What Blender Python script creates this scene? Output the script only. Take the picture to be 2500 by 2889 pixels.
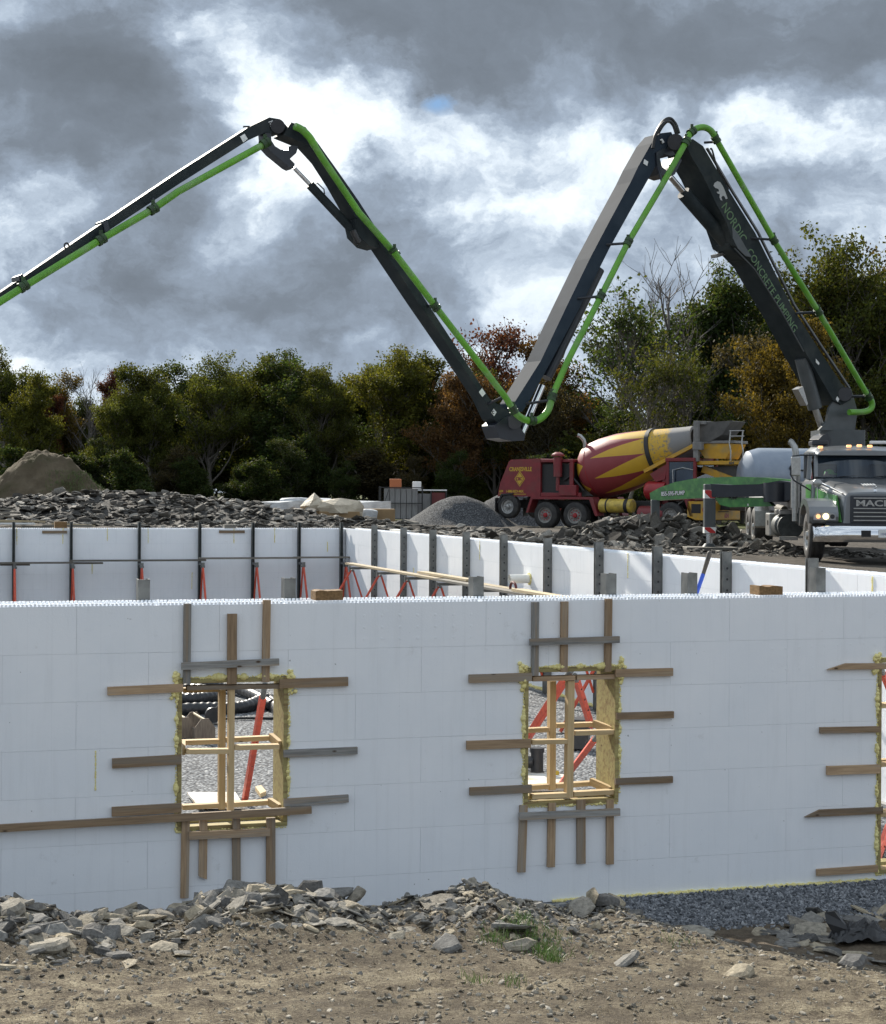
import bpy, math, random
import numpy as np
from mathutils import Matrix, Vector, Euler, noise as mnoise

random.seed(7)
SC = bpy.context.scene
for _o in list(bpy.data.objects):
    bpy.data.objects.remove(_o, do_unlink=True)
COL = SC.collection

# ------------------------------------------------------------------ camera
F, EYE, HZ, ROLL = 4800.0, 3.74, 1398.0, 0.0061      # focal length in photo pixels, eye height, horizon row, slight roll
cam_d = bpy.data.cameras.new('camera')
cam = bpy.data.objects.new('camera', cam_d)
COL.objects.link(cam)
cam_d.sensor_fit = 'HORIZONTAL'
cam_d.sensor_width = 36.0
cam_d.lens = 36.0 * F / 2500.0
cam_d.shift_y = -(1444.5 - HZ) / 2500.0
cam_d.clip_start = 0.1
cam_d.clip_end = 3000.0
cam.matrix_world = Matrix.Translation((0, 0, EYE)) @ Matrix.Rotation(math.pi / 2, 4, 'X') @ Matrix.Rotation(ROLL, 4, 'Z')
SC.camera = cam
SC.view_settings.view_transform = 'Standard'
SC.view_settings.look = 'None'
SC.view_settings.exposure = 0.82
SC.view_settings.gamma = 1.0
SC.view_settings.use_curve_mapping = False
SC.render.engine = 'CYCLES'
SC.cycles.max_bounces = 6
SC.cycles.transparent_max_bounces = 8
SC.cycles.use_denoising = True

# ------------------------------------------------------------------ sky and sun
SUN_AZ, SUN_EL = math.radians(-25.5), math.radians(31.0)
SDIR = Vector((math.sin(SUN_AZ) * math.cos(SUN_EL), math.cos(SUN_AZ) * math.cos(SUN_EL), math.sin(SUN_EL)))


class NT:
    """small helper round a node tree"""
    def __init__(s, tree):
        s.t = tree; s.n = tree.nodes; s.l = tree.links

    def new(s, kind, **kw):
        nd = s.n.new(kind)
        for k, v in kw.items():
            setattr(nd, k, v)
        return nd

    def put(s, sock, v):
        if isinstance(v, bpy.types.NodeSocket):
            s.l.new(v, sock)
        else:
            sock.default_value = v

    def math(s, op, a, b=0.0, c=0.0, clamp=False):
        nd = s.new('ShaderNodeMath', operation=op); nd.use_clamp = clamp
        s.put(nd.inputs[0], a); s.put(nd.inputs[1], b)
        if len(nd.inputs) > 2: s.put(nd.inputs[2], c)
        return nd.outputs[0]

    def vmath(s, op, a, b=(0, 0, 0), out=0):
        nd = s.new('ShaderNodeVectorMath', operation=op)
        s.put(nd.inputs[0], a)
        if isinstance(b, (int, float)): s.put(nd.inputs['Scale'], b)
        else: s.put(nd.inputs[1], b)
        return nd.outputs[out]

    def noise(s, vec, scale, detail=4.0, rough=0.5, dist=0.0, color=False):
        nd = s.new('ShaderNodeTexNoise')
        if vec is not None: s.put(nd.inputs['Vector'], vec)
        nd.inputs['Scale'].default_value = scale; nd.inputs['Detail'].default_value = detail
        nd.inputs['Roughness'].default_value = rough; nd.inputs['Distortion'].default_value = dist
        return nd.outputs[1 if color else 0]

    def ramp(s, fac, stops, interp='LINEAR'):
        nd = s.new('ShaderNodeValToRGB'); cr = nd.color_ramp; cr.interpolation = interp
        while len(cr.elements) < len(stops): cr.elements.new(0.5)
        for e, (p, c) in zip(cr.elements, stops):
            e.position = p; e.color = (c[0], c[1], c[2], 1) if not isinstance(c, (int, float)) else (c, c, c, 1)
        s.put(nd.inputs[0], fac)
        return nd.outputs[0]

    def mix(s, fac, a, b, blend='MIX'):
        nd = s.new('ShaderNodeMix', data_type='RGBA', blend_type=blend)
        def col(v): return v if isinstance(v, bpy.types.NodeSocket) else (v[0], v[1], v[2], 1)
        s.put(nd.inputs[0], fac); s.put(nd.inputs[6], col(a)); s.put(nd.inputs[7], col(b))
        return nd.outputs[2]

    def maprange(s, v, a, b, c=0.0, d=1.0, smooth=False):
        nd = s.new('ShaderNodeMapRange')
        if smooth: nd.interpolation_type = 'SMOOTHSTEP'
        s.put(nd.inputs[0], v)
        for i, x in enumerate((a, b, c, d)): nd.inputs[1 + i].default_value = x
        return nd.outputs[0]


def build_world():
    w = bpy.data.worlds.new('World'); SC.world = w; w.use_nodes = True
    T = NT(w.node_tree); T.n.clear()
    out = T.new('ShaderNodeOutputWorld')
    sky = T.new('ShaderNodeTexSky', sky_type='NISHITA'); sky.sun_disc = False
    sky.sun_elevation = SUN_EL; sky.sun_rotation = SUN_AZ; sky.dust_density = 0.1; sky.ozone_density = 4.0
    bg_sky = T.new('ShaderNodeBackground'); T.l.new(sky.outputs[0], bg_sky.inputs[0]); bg_sky.inputs[1].default_value = 0.05
    d = T.new('ShaderNodeTexCoord').outputs['Generated']
    sep = T.new('ShaderNodeSeparateXYZ'); T.l.new(d, sep.inputs[0])
    q = T.vmath('MULTIPLY', d, (1.0, 1.0, 1.35))
    # cloud thickness: broad masses with ragged edges, finer billows where the cloud is thin
    warp = T.noise(q, 6.5, 10, 0.60, 0, True)
    wv = T.vmath('SUBTRACT', warp, (0.5, 0.5, 0.5))
    qw = T.vmath('ADD', q, T.vmath('SCALE', wv, 0.14))
    dw = T.vmath('ADD', d, T.vmath('SCALE', wv, 0.17))
    sepw = T.new('ShaderNodeSeparateXYZ'); T.l.new(dw, sepw.inputs[0])
    n1 = T.noise(qw, 5.0, 3, 0.5)
    n2 = T.noise(qw, 8.0, 9, 0.62)
    n3 = T.noise(qw, 30.0, 5, 0.6)
    base = T.math('ADD', T.math('MULTIPLY', T.math('SUBTRACT', n1, 0.5), 0.55), 0.43)
    ahead = T.math('GREATER_THAN', sep.outputs[1], 0.05)
    dn = T.vmath('DIVIDE', dw, sep_y(T, sepw))
    # the cloud masses seen in the photograph: (pixel x, pixel y, half width, half height, how much thicker or thinner)
    for (px, py, rx, ry, wgt) in [
        (230, 290, 400, 230, 0.42), (1130, 80, 360, 150, 0.30), (1850, 190, 480, 190, 0.26), (2400, 170, 320, 220, 0.24), (60, 40, 320, 150, 0.14),
        (830, 400, 320, 100, -0.24), (570, 80, 140, 90, -0.26), (640, 260, 150, 110, -0.24), (1330, 330, 220, 100, -0.07), (1420, 590, 360, 90, -0.14), (2130, 440, 300, 80, -0.14),
        (840, 720, 460, 170, 0.24), (470, 560, 200, 100, 0.10), (150, 620, 220, 100, -0.12), (1060, 540, 190, 90, 0.12), (1980, 640, 340, 110, 0.16), (1550, 480, 200, 60, 0.10), (200, 900, 520, 120, 0.22), (1300, 850, 300, 120, 0.14), (2440, 560, 200, 90, 0.10)]:
        c = ((px - 1250) / F, 1.0, (HZ - py) / F)
        ln = T.vmath('LENGTH', T.vmath('MULTIPLY', T.vmath('SUBTRACT', dn, c), (F / rx, 0.0, F / ry)), out=1)
        g = T.math('EXPONENT', T.math('MULTIPLY', T.math('MULTIPLY', ln, ln), -1.0))
        base = T.math('ADD', base, T.math('MULTIPLY', T.math('MULTIPLY', g, ahead), wgt))
    det = T.math('ADD', T.math('MULTIPLY', T.math('SUBTRACT', n2, 0.5), 1.15), T.math('MULTIPLY', T.math('SUBTRACT', n3, 0.5), 0.34))
    amp = T.maprange(base, 0.45, 0.85, 1.0, 0.34)
    dens = T.math('ADD', base, T.math('MULTIPLY', det, amp))
    colr = T.ramp(dens, [(0.20, (0.76, 0.80, 0.82)), (0.36, (0.575, 0.64, 0.70)), (0.46, (0.37, 0.435, 0.515)), (0.56, (0.235, 0.285, 0.355)), (0.72, (0.145, 0.172, 0.208)), (0.98, (0.092, 0.107, 0.125))], 'LINEAR')
    bg_c = T.new('ShaderNodeBackground'); T.l.new(colr, bg_c.inputs[0]); bg_c.inputs[1].default_value = 0.86
    # the one small gap where the blue shows
    hole = ((1225 - 1250) / F, 1.0, (HZ - 292) / F)
    dd = T.vmath('MULTIPLY', T.vmath('SUBTRACT', T.vmath('DIVIDE', d, sep_y(T, sep)), hole), (F / 58, 0.0, F / 36))
    ln = T.math('ADD', T.vmath('LENGTH', dd, out=1), T.math('ADD', T.math('MULTIPLY', T.math('SUBTRACT', n2, 0.5), 2.4), T.math('MULTIPLY', T.math('SUBTRACT', n3, 0.5), 2.6)))
    fac = T.maprange(ln, 0.35, 1.25, 0.0, 1.0)
    fac = T.math('MAXIMUM', fac, T.math('LESS_THAN', sep.outputs[1], 0.05))
    mx = T.new('ShaderNodeMixShader'); T.put(mx.inputs[0], fac)
    T.l.new(bg_sky.outputs[0], mx.inputs[1]); T.l.new(bg_c.outputs[0], mx.inputs[2])
    T.l.new(mx.outputs[0], out.inputs[0])
    w.cycles.sampling_method = 'MANUAL'; w.cycles.sample_map_resolution = 256


def sep_y(T, sep):
    # direction scaled so that y = 1 in the half of the sky ahead
    v = T.new('ShaderNodeCombineXYZ'); y = T.math('MAXIMUM', sep.outputs[1], 0.05)
    for i in range(3): T.put(v.inputs[i], y)
    return v.outputs[0]


build_world()
sun_d = bpy.data.lights.new('sun', 'SUN'); sun = bpy.data.objects.new('sun', sun_d); COL.objects.link(sun)
sun_d.energy = 4.6; sun_d.angle = math.radians(0.8); sun_d.color = (1.0, 0.93, 0.82)
sun.rotation_euler = SDIR.to_track_quat('Z', 'Y').to_euler()
sun.location = (-20, 40, 40)

# ------------------------------------------------------------------ places: photo pixel + distance -> world
def P(px, py, Z):
    x, y = px - 1250.0, py - HZ
    xl, yl = x + ROLL * y, y - ROLL * x
    return Vector((xl / F * Z, Z, EYE - yl / F * Z))


TH = math.radians(16.6)                                   # the building is turned this much
U = Vector((math.cos(TH), math.sin(TH), 0)); V = Vector((-math.sin(TH), math.cos(TH), 0))
A0 = Vector((0, 15.38, 0))                                # a point of the front wall's outer face
S1, T1, WT, WH = 6.68, 32.05, 0.45, 2.78                  # inner right face, inner back face, wall thickness, wall height


def B(s, t, z=0.0):
    return A0 + U * s + V * t + Vector((0, 0, z))


def ray_plane(px, py, p0, n):
    d = P(px, py, 1.0) - Vector((0, 0, EYE))
    e = Vector((0, 0, EYE))
    return e + d * ((p0 - e).dot(n) / d.dot(n))


def FW(px, py, t=0.0):                                    # pixel -> (s, z) on the plane t of the front wall
    p = ray_plane(px, py, A0 + V * t, V) - A0
    return p.dot(U), p.z


def BK(px, py, t=T1):
    return FW(px, py, t)


def RW(px, py, s=S1):                                     # pixel -> (t, z) on the right wall's plane s
    p = ray_plane(px, py, A0 + U * s, U) - A0
    return p.dot(V), p.z


def st(x, y):
    d = Vector((x, y, 0)) - A0
    return d.dot(U), d.dot(V)


def sstep(a, b, x):
    x = min(1.0, max(0.0, (x - a) / (b - a)))
    return x * x * (3 - 2 * x)


# ------------------------------------------------------------------ mesh builder and scene helpers
class MB:
    def __init__(s): s.v = []; s.f = []; s.m = []

    def add(s, vs, fs, mi=0):
        o = len(s.v); s.v += [tuple(v) for v in vs]
        for f in fs: s.f.append(tuple(i + o for i in f)); s.m.append(mi)
        return s

    def box(s, lo, hi, mi=0, M=None):
        (a, b, c), (d, e, f) = lo, hi
        vs = [Vector(p) for p in ((a, b, c), (d, b, c), (d, e, c), (a, e, c), (a, b, f), (d, b, f), (d, e, f), (a, e, f))]
        if M is not None: vs = [M @ v for v in vs]
        return s.add(vs, [(0, 3, 2, 1), (4, 5, 6, 7), (0, 1, 5, 4), (1, 2, 6, 5), (2, 3, 7, 6), (3, 0, 4, 7)], mi)

    def beam(s, p0, p1, w, h, up=(0, 0, 1), mi=0):
        M, L = frame(p0, p1, up)
        return s.box((0, -w / 2, -h / 2), (L, w / 2, h / 2), mi, M)

    def cyl(s, p0, p1, r0, r1=None, n=12, mi=0, caps=True):
        r1 = r0 if r1 is None else r1
        M, L = frame(p0, p1, (0.013, 0.027, 1) if abs((Vector(p1) - Vector(p0)).normalized().z) < .95 else (0, 1, 0.01))
        vs = []
        for (x, r) in ((0, r0), (L, r1)):
            for i in range(n):
                a = 2 * math.pi * i / n
                vs.append(M @ Vector((x, r * math.cos(a), r * math.sin(a))))
        fs = [(i, n + i, n + (i + 1) % n, (i + 1) % n) for i in range(n)]
        if caps: fs += [tuple(range(n)), tuple(range(2 * n - 1, n - 1, -1))]
        return s.add(vs, fs, mi)

    def tube(s, pts, r, n=8, mi=0, caps=True):
        pts = [Vector(p) for p in pts]; rs = r if isinstance(r, (list, tuple)) else [r] * len(pts)
        vs = []; up = Vector((0.11, 0.07, 1))
        prev = None
        for i, p in enumerate(pts):
            d = (pts[min(i + 1, len(pts) - 1)] - pts[max(i - 1, 0)])
            d = d.normalized() if d.length > 1e-9 else Vector((0, 0, 1))
            if prev is None:
                a = d.cross(up if abs(d.z) < .95 else Vector((1, 0.1, 0))).normalized()
            else:
                a = (prev - d * prev.dot(d)).normalized()
            prev = a; b = d.cross(a)
            for k in range(n):
                t = 2 * math.pi * k / n
                vs.append(p + (a * math.cos(t) + b * math.sin(t)) * rs[i])
        fs = []
        for i in range(len(pts) - 1):
            for k in range(n):
                fs.append((i * n + k, i * n + (k + 1) % n, (i + 1) * n + (k + 1) % n, (i + 1) * n + k))
        if caps: fs += [tuple(range(n - 1, -1, -1)), tuple(range((len(pts) - 1) * n, len(pts) * n))]
        return s.add(vs, fs, mi)

    def prism(s, poly, off, mi=0, mside=None):
        """poly: 3-D points of one face, off: vector to the opposite face"""
        poly = [Vector(p) for p in poly]; n = len(poly); off = Vector(off)
        vs = poly + [p + off for p in poly]
        s.add(vs, [tuple(range(n)), tuple(range(2 * n - 1, n - 1, -1))], mi)
        return s.add(vs, [(i, n + i, n + (i + 1) % n, (i + 1) % n) for i in range(n)], mi if mside is None else mside)

    def lathe(s, prof, n=24, M=None, mi=0, closed=False):
        """prof: (x along the axis, radius) list; axis = local X"""
        vs = []
        for (x, r) in prof:
            for i in range(n):
                a = 2 * math.pi * i / n
                v = Vector((x, r * math.cos(a), r * math.sin(a)))
                vs.append(M @ v if M is not None else v)
        fs = []
        for j in range(len(prof) - 1):
            for i in range(n):
                fs.append((j * n + i, j * n + (i + 1) % n, (j + 1) * n + (i + 1) % n, (j + 1) * n + i))
        if closed:
            fs += [tuple(range(n - 1, -1, -1)), tuple(range((len(prof) - 1) * n, len(prof) * n))]
        return s.add(vs, fs, mi)

    def ball(s, c, r, mi=0, n=8, m=5, sq=(1, 1, 1)):
        vs = [(c[0], c[1], c[2] + r * sq[2])]
        for j in range(1, m):
            a = math.pi * j / m
            for i in range(n):
                b = 2 * math.pi * i / n
                vs.append((c[0] + r * sq[0] * math.sin(a) * math.cos(b), c[1] + r * sq[1] * math.sin(a) * math.sin(b), c[2] + r * sq[2] * math.cos(a)))
        vs.append((c[0], c[1], c[2] - r * sq[2])); e = len(vs) - 1
        fs = [(0, 1 + i, 1 + (i + 1) % n) for i in range(n)]
        for j in range(m - 2):
            for i in range(n):
                fs.append((1 + j * n + i, 1 + (j + 1) * n + i, 1 + (j + 1) * n + (i + 1) % n, 1 + j * n + (i + 1) % n))
        fs += [(1 + (m - 2) * n + i, e, 1 + (m - 2) * n + (i + 1) % n) for i in range(n)]
        return s.add(vs, fs, mi)

    def mesh(s, name, mats, smooth=False):
        me = bpy.data.meshes.new(name)
        me.from_pydata(s.v, [], s.f)
        if not isinstance(mats, (list, tuple)): mats = [mats]
        for m in mats: me.materials.append(m)
        if len(mats) > 1: me.polygons.foreach_set('material_index', s.m)
        if smooth:
            me.polygons.foreach_set('use_smooth', [True] * len(me.polygons))
            if smooth != 'all':
                try: me.set_sharp_from_angle(angle=math.radians(38))
                except Exception: pass
        me.update()
        return me

    def build(s, name, mats, parent=None, smooth=False, M=None, bevel=0.0, local=False):
        o = link(name, s.mesh(name, mats, smooth), parent, M, local)
        if bevel:
            b = o.modifiers.new('bevel', 'BEVEL'); b.width = bevel; b.segments = 2; b.limit_method = 'ANGLE'; b.angle_limit = math.radians(40)
        return o


def frame(p0, p1, up=(0, 0, 1)):
    p0, p1 = Vector(p0), Vector(p1); x = (p1 - p0); L = x.length; x.normalize()
    z = Vector(up); z = z - x * z.dot(x)
    if z.length < 1e-6: z = Vector((0, 1, 0)) - x * x.y
    z.normalize(); y = z.cross(x)
    M = Matrix(((x.x, y.x, z.x, p0.x), (x.y, y.y, z.y, p0.y), (x.z, y.z, z.z, p0.z), (0, 0, 0, 1)))
    return M, L


WM = {}                                                    # world matrix of everything that may be a parent


def link(name, data, parent=None, M=None, local=False):
    """local: M is relative to the parent; else M is a world matrix"""
    o = bpy.data.objects.new(name, data); COL.objects.link(o)
    M = Matrix.Identity(4) if M is None else M
    if parent is not None:
        o.parent = parent
        if local: WM[o] = WM[parent] @ M
        else:
            o.matrix_parent_inverse = WM[parent].inverted(); WM[o] = M
    else: WM[o] = M
    o.matrix_basis = M
    return o


def thing(name, label, cat, loc=(0, 0, 0), rz=0.0, group=None, M=None):
    M = M if M is not None else Matrix.Translation(loc) @ Matrix.Rotation(rz, 4, 'Z')
    o = link(name, None, None, M); o.empty_display_size = 0.3
    return tag(o, label, cat, group)


def tag(o, label=None, cat=None, group=None, kind=None):
    if label: o['label'] = label
    if cat: o['category'] = cat
    if group: o['group'] = group
    if kind: o['kind'] = kind
    return o


def kids(o):
    return [c for c in bpy.data.objects if c.parent == o]


def dup(root, M, label=None, group=None, tree=None):
    """copy of a thing with its parts and sub-parts (parts sit in local space)"""
    r = root.copy(); COL.objects.link(r); r.matrix_basis = M; WM[r] = M
    if label: r['label'] = label
    if group: r['group'] = group
    for (c, subs) in tree:
        k = c.copy(); COL.objects.link(k); k.parent = r
        for g in subs:
            h = g.copy(); COL.objects.link(h); h.parent = k
    return r


def tree_of(root):
    return [(c, kids(c)) for c in kids(root)]


def board(name, p0, p1, w, th, up, mats, parent=None, M=None, notch=None):
    """one plank as an object of its own: local X runs along it"""
    Mx, L = frame(p0, p1, up)
    m = MB().box((0, -w / 2, -th / 2), (L, w / 2, th / 2))
    if notch:                                              # broken or pointed end
        m.v = [(x + (notch if (x < 1e-6 and y > 0) else 0), y, z) for (x, y, z) in m.v]
    return m.build(name, mats, parent, M=Mx)


def text_obj(name, body, size, mat, parent, M, bold=0.0, extrude=0.004, local=False, align='LEFT', space=1.0, sx=1.0):
    cu = bpy.data.curves.new(name, 'FONT'); cu.body = body; cu.size = size; cu.extrude = extrude; cu.offset = bold
    cu.align_x = align; cu.resolution_u = 3; cu.space_character = space
    tmp = bpy.data.objects.new(name, cu); COL.objects.link(tmp)
    bpy.context.view_layer.update()
    me = bpy.data.meshes.new_from_object(tmp.evaluated_get(bpy.context.evaluated_depsgraph_get()))
    bpy.data.objects.remove(tmp); bpy.data.curves.remove(cu)
    if sx != 1.0: me.transform(Matrix.Scale(sx, 4, (1, 0, 0)))
    me.materials.clear(); me.materials.append(mat); me.name = name
    return link(name, me, parent, M, local)


# ------------------------------------------------------------------ materials
MT = {}


def pm(name, c1, c2=None, rough=0.6, metal=0.0, scale=6.0, detail=5.0, bump=0.0, bscale=None, spec=0.5, stretch=None, rnd=0.0, lo=0.35, hi=0.65, rvar=0.0, coat=0.0, c3=None, s3=1.2, knots=None):
    m = bpy.data.materials.new(name); m.use_nodes = True
    T = NT(m.node_tree); b = T.n['Principled BSDF']
    tc = T.new('ShaderNodeTexCoord').outputs['Object']
    oi = T.new('ShaderNodeObjectInfo')
    vec = tc
    if rnd:
        nd = T.new('ShaderNodeVectorMath', operation='SCALE'); nd.inputs[0].default_value = (17.0, 9.0, 13.0); T.l.new(oi.outputs['Random'], nd.inputs['Scale'])
        vec = T.vmath('ADD', tc, nd.outputs[0])
    if stretch: vec = T.vmath('MULTIPLY', vec, stretch)
    n = T.noise(vec, scale, detail, 0.6)
    if c2 is not None: c = T.mix(T.maprange(n, lo, hi), c1, c2)
    else: c = T.mix(0.0, c1, c1)
    if c3 is not None: c = T.mix(T.maprange(T.noise(vec, s3, 5, 0.6), 0.48, 0.68), c, c3)
    if knots is not None:
        vo = T.new('ShaderNodeTexVoronoi'); T.l.new(T.vmath('MULTIPLY', T.vmath('ADD', tc, nd.outputs[0]) if rnd else tc, (1.0, 2.2, 2.2)), vo.inputs['Vector']); vo.inputs['Scale'].default_value = 3.4
        c = T.mix(T.maprange(vo.outputs['Distance'], .10, .045), c, knots)
    if rnd:
        br = T.maprange(oi.outputs['Random'], 0.0, 1.0, 1.0 - rnd, 1.0 + rnd)
        cb = T.new('ShaderNodeCombineXYZ')
        for i in range(3): T.put(cb.inputs[i], br)
        c = T.mix(1.0, c, cb.outputs[0], 'MULTIPLY')
    T.l.new(c, b.inputs['Base Color'])
    b.inputs['Metallic'].default_value = metal
    if rvar: T.put(b.inputs['Roughness'], T.maprange(n, 0.3, 0.7, rough - rvar, rough + rvar))
    else: b.inputs['Roughness'].default_value = rough
    b.inputs['Specular IOR Level'].default_value = spec
    b.inputs['Coat Weight'].default_value = coat; b.inputs['Coat Roughness'].default_value = 0.15
    if bump:
        bn = T.new('ShaderNodeBump'); bn.inputs['Strength'].default_value = min(1.0, bump * 20); bn.inputs['Distance'].default_value = bump
        T.l.new(T.noise(vec, bscale or scale * 4, 4, 0.65), bn.inputs['Height']); T.l.new(bn.outputs[0], b.inputs['Normal'])
    MT[name] = m
    return m


def emis(name, c, k):
    m = bpy.data.materials.new(name); m.use_nodes = True
    b = m.node_tree.nodes['Principled BSDF']; b.inputs['Base Color'].default_value = (*c, 1)
    b.inputs['Emission Color'].default_value = (*c, 1); b.inputs['Emission Strength'].default_value = k
    MT[name] = m; return m


def foam_mat():
    mat = bpy.data.materials.new('white_foam'); mat.use_nodes = True
    T = NT(mat.node_tree); b = T.n['Principled BSDF']; o = T.new('ShaderNodeTexCoord').outputs['Object']
    oi = T.new('ShaderNodeObjectInfo'); sep = T.new('ShaderNodeSeparateXYZ'); T.l.new(o, sep.inputs[0])
    pos = T.new('ShaderNodeNewGeometry').outputs['Position']
    n = T.noise(pos, 1.3, 5, .6)
    c = T.mix(T.maprange(n, .3, .7), (0.81, 0.84, 0.88), (0.865, 0.885, 0.915))
    # faint moulded tie lines every eight inches, drip-like vertical soiling, scuffs and pencil-dark nicks
    tie = T.math('LESS_THAN', T.math('PINGPONG', sep.outputs[0], 0.1016), 0.0035)
    c = T.mix(T.math('MULTIPLY', tie, 0.055), c, (0.45, 0.47, 0.50))
    drip = T.noise(T.vmath('MULTIPLY', pos, (6.0, 6.0, 0.55)), 2.2, 4, .6)
    c = T.mix(T.maprange(drip, .52, .78, 0.0, .16), c, (0.56, 0.57, 0.58))
    sc = T.math('MULTIPLY', T.maprange(T.noise(pos, 5.5, 6, .72), .60, .72), T.maprange(T.noise(pos, .9, 3, .5), .48, .62))
    c = T.mix(T.math('MULTIPLY', sc, .34), c, (0.42, 0.42, 0.41))
    nick = T.maprange(T.noise(pos, 23, 2, .5), .765, .79)
    c = T.mix(T.math('MULTIPLY', nick, .6), c, (0.20, 0.20, 0.20))
    T.l.new(c, b.inputs['Base Color']); b.inputs['Roughness'].default_value = .75; b.inputs['Specular IOR Level'].default_value = .25
    bn = T.new('ShaderNodeBump'); bn.inputs['Strength'].default_value = .35; bn.inputs['Distance'].default_value = .004
    T.l.new(T.math('ADD', T.noise(pos, 70, 3, .6), T.math('MULTIPLY', T.noise(pos, 3.5, 3, .5), 2.0)), bn.inputs['Height']); T.l.new(bn.outputs[0], b.inputs['Normal'])
    return mat


FOAM = foam_mat()
FOAM_CORE = pm('foam_core', (0.70, 0.73, 0.77), (0.75, 0.78, 0.81), 0.8, scale=4)
CAVITY = pm('cavity_web', (0.16, 0.17, 0.18), (0.24, 0.25, 0.26), 0.8, scale=4)
LUM = pm('weathered_lumber', (0.40, 0.285, 0.18), (0.26, 0.178, 0.11), 0.75, scale=3.0, stretch=(1.2, 22, 22), rnd=0.40, c3=(0.30, 0.27, 0.23), s3=0.5, bump=0.001, bscale=9, spec=0.25, knots=(0.07, 0.045, 0.028))
LUMG = pm('greyed_lumber', (0.33, 0.325, 0.31), (0.19, 0.187, 0.18), 0.8, scale=3.0, stretch=(1.2, 22, 22), rnd=0.2, bump=0.001, bscale=9, spec=0.2, c3=(0.33, 0.26, 0.19), s3=0.8, knots=(0.07, 0.045, 0.028))
LUMN = pm('new_lumber', (0.62, 0.47, 0.27), (0.50, 0.36, 0.19), 0.65, scale=2.5, stretch=(1.2, 20, 20), rnd=0.12, spec=0.3, knots=(0.07, 0.045, 0.028))
LUMT = pm('treated_lumber', (0.40, 0.34, 0.15), (0.30, 0.26, 0.11), 0.7, scale=2.5, stretch=(1.0, 12, 12), rnd=0.12, spec=0.3, c3=(0.22, 0.15, 0.07), s3=2.2, knots=(0.07, 0.045, 0.028))
SPRAY = pm('spray_foam', (0.84, 0.76, 0.36), (0.72, 0.63, 0.26), 0.7, scale=20, spec=0.3)
STEEL = pm('galvanised_post', (0.12, 0.125, 0.122), (0.19, 0.195, 0.19), 0.5, 0.6, scale=9, rnd=0.15, rvar=0.1)
STEELD = pm('dark_post_steel', (0.055, 0.062, 0.062), (0.09, 0.10, 0.10), 0.55, 0.5, scale=9, rnd=0.2)
REDST = pm('red_strut_paint', (0.62, 0.085, 0.035), (0.48, 0.06, 0.03), 0.5, scale=12, rnd=0.12)
BLACKR = pm('black_rubber', (0.012, 0.012, 0.013), (0.022, 0.022, 0.023), 0.55, scale=14)
BLACKP = pm('black_plastic', (0.014, 0.015, 0.017), (0.03, 0.03, 0.033), 0.38, scale=8)
PLYW = pm('plank_wood', (0.46, 0.38, 0.24), (0.34, 0.27, 0.17), 0.7, scale=2.5, stretch=(1.0, 14, 14), rnd=0.25)
PLYD = pm('grey_plank', (0.19, 0.175, 0.145), (0.12, 0.11, 0.095), 0.75, scale=2.5, stretch=(1.0, 14, 14), rnd=0.25)
# ------------------------------------------------------------------ ground
def zfar(x, y):
    yy = min(y, 95.0); xx = max(-25.0, min(25.0, x))
    z = 2.41 - 0.015 * (xx - 8) + 0.0008 * (yy - 42)
    return z + 0.012 * max(0.0, min(y, 170.0) - 95.0)


CREST = [(-600, 2530), (0, 2548), (250, 2590), (500, 2580), (640, 2530), (850, 2525), (1050, 2570), (1200, 2540), (1340, 2512), (1470, 2552), (1600, 2570), (1700, 2548), (1800, 2592), (1950, 2630), (2100, 2668), (2300, 2700), (2500, 2722), (3200, 2760)]
CS = [FW(px, py, -3.0) for px, py in CREST]


def zcrest(s):
    if s <= CS[0][0]: return CS[0][1]
    for (a, za), (b, zb) in zip(CS, CS[1:]):
        if s <= b: return za + (zb - za) * sstep(a, b, s)
    return CS[-1][1]


def zfg(s, t):
    p = B(s, t)
    zn = 2.1 - 0.12 * max(p.y, -10)
    zc = zcrest(s)
    zcn = 2.1 - 0.12 * B(s, -3.0).y
    if t <= -3.0:
        a = -4.7 if zc > zcn else -8.0
        z = zn + (zc - zcn) * sstep(a, -3.05, t)
    else:
        z = zc * (1 - sstep(-3.0, -1.05 if s > 2 else -1.45, t))
    return z


def ground_z(x, y, rough=True):
    s, t = st(x, y)
    wf = 1.0
    if s > S1 + WT + 0.4 or s < -14: wf = 1 - sstep(-6, 6, t)
    elif t > 1: wf = 0.0
    z = (zfg(s, t) if wf > 0 else 0) * wf + (zfar(x, y) if wf < 1 else 0) * (1 - wf)
    if rough:
        if t < 1:
            k = 1.0 if t < -1.7 else 0.35
            z += k * (0.030 * mnoise.noise(Vector((x * 2.1, y * 2.1, 0))) + 0.018 * mnoise.noise(Vector((x * 6, y * 6, 3))) + 0.008 * mnoise.noise(Vector((x * 17, y * 17, 5))))
        else:
            z += 0.07 * mnoise.noise(Vector((x * 0.6, y * 0.6, 1))) + 0.04 * mnoise.noise(Vector((x * 2.2, y * 2.2, 7)))
    return z


def lines(segs):
    out = []
    for a, b, d in segs:
        n = max(1, int(round((b - a) / d)))
        out += [a + (b - a) * i / n for i in range(n)]
    return out + [segs[-1][1]]


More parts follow.
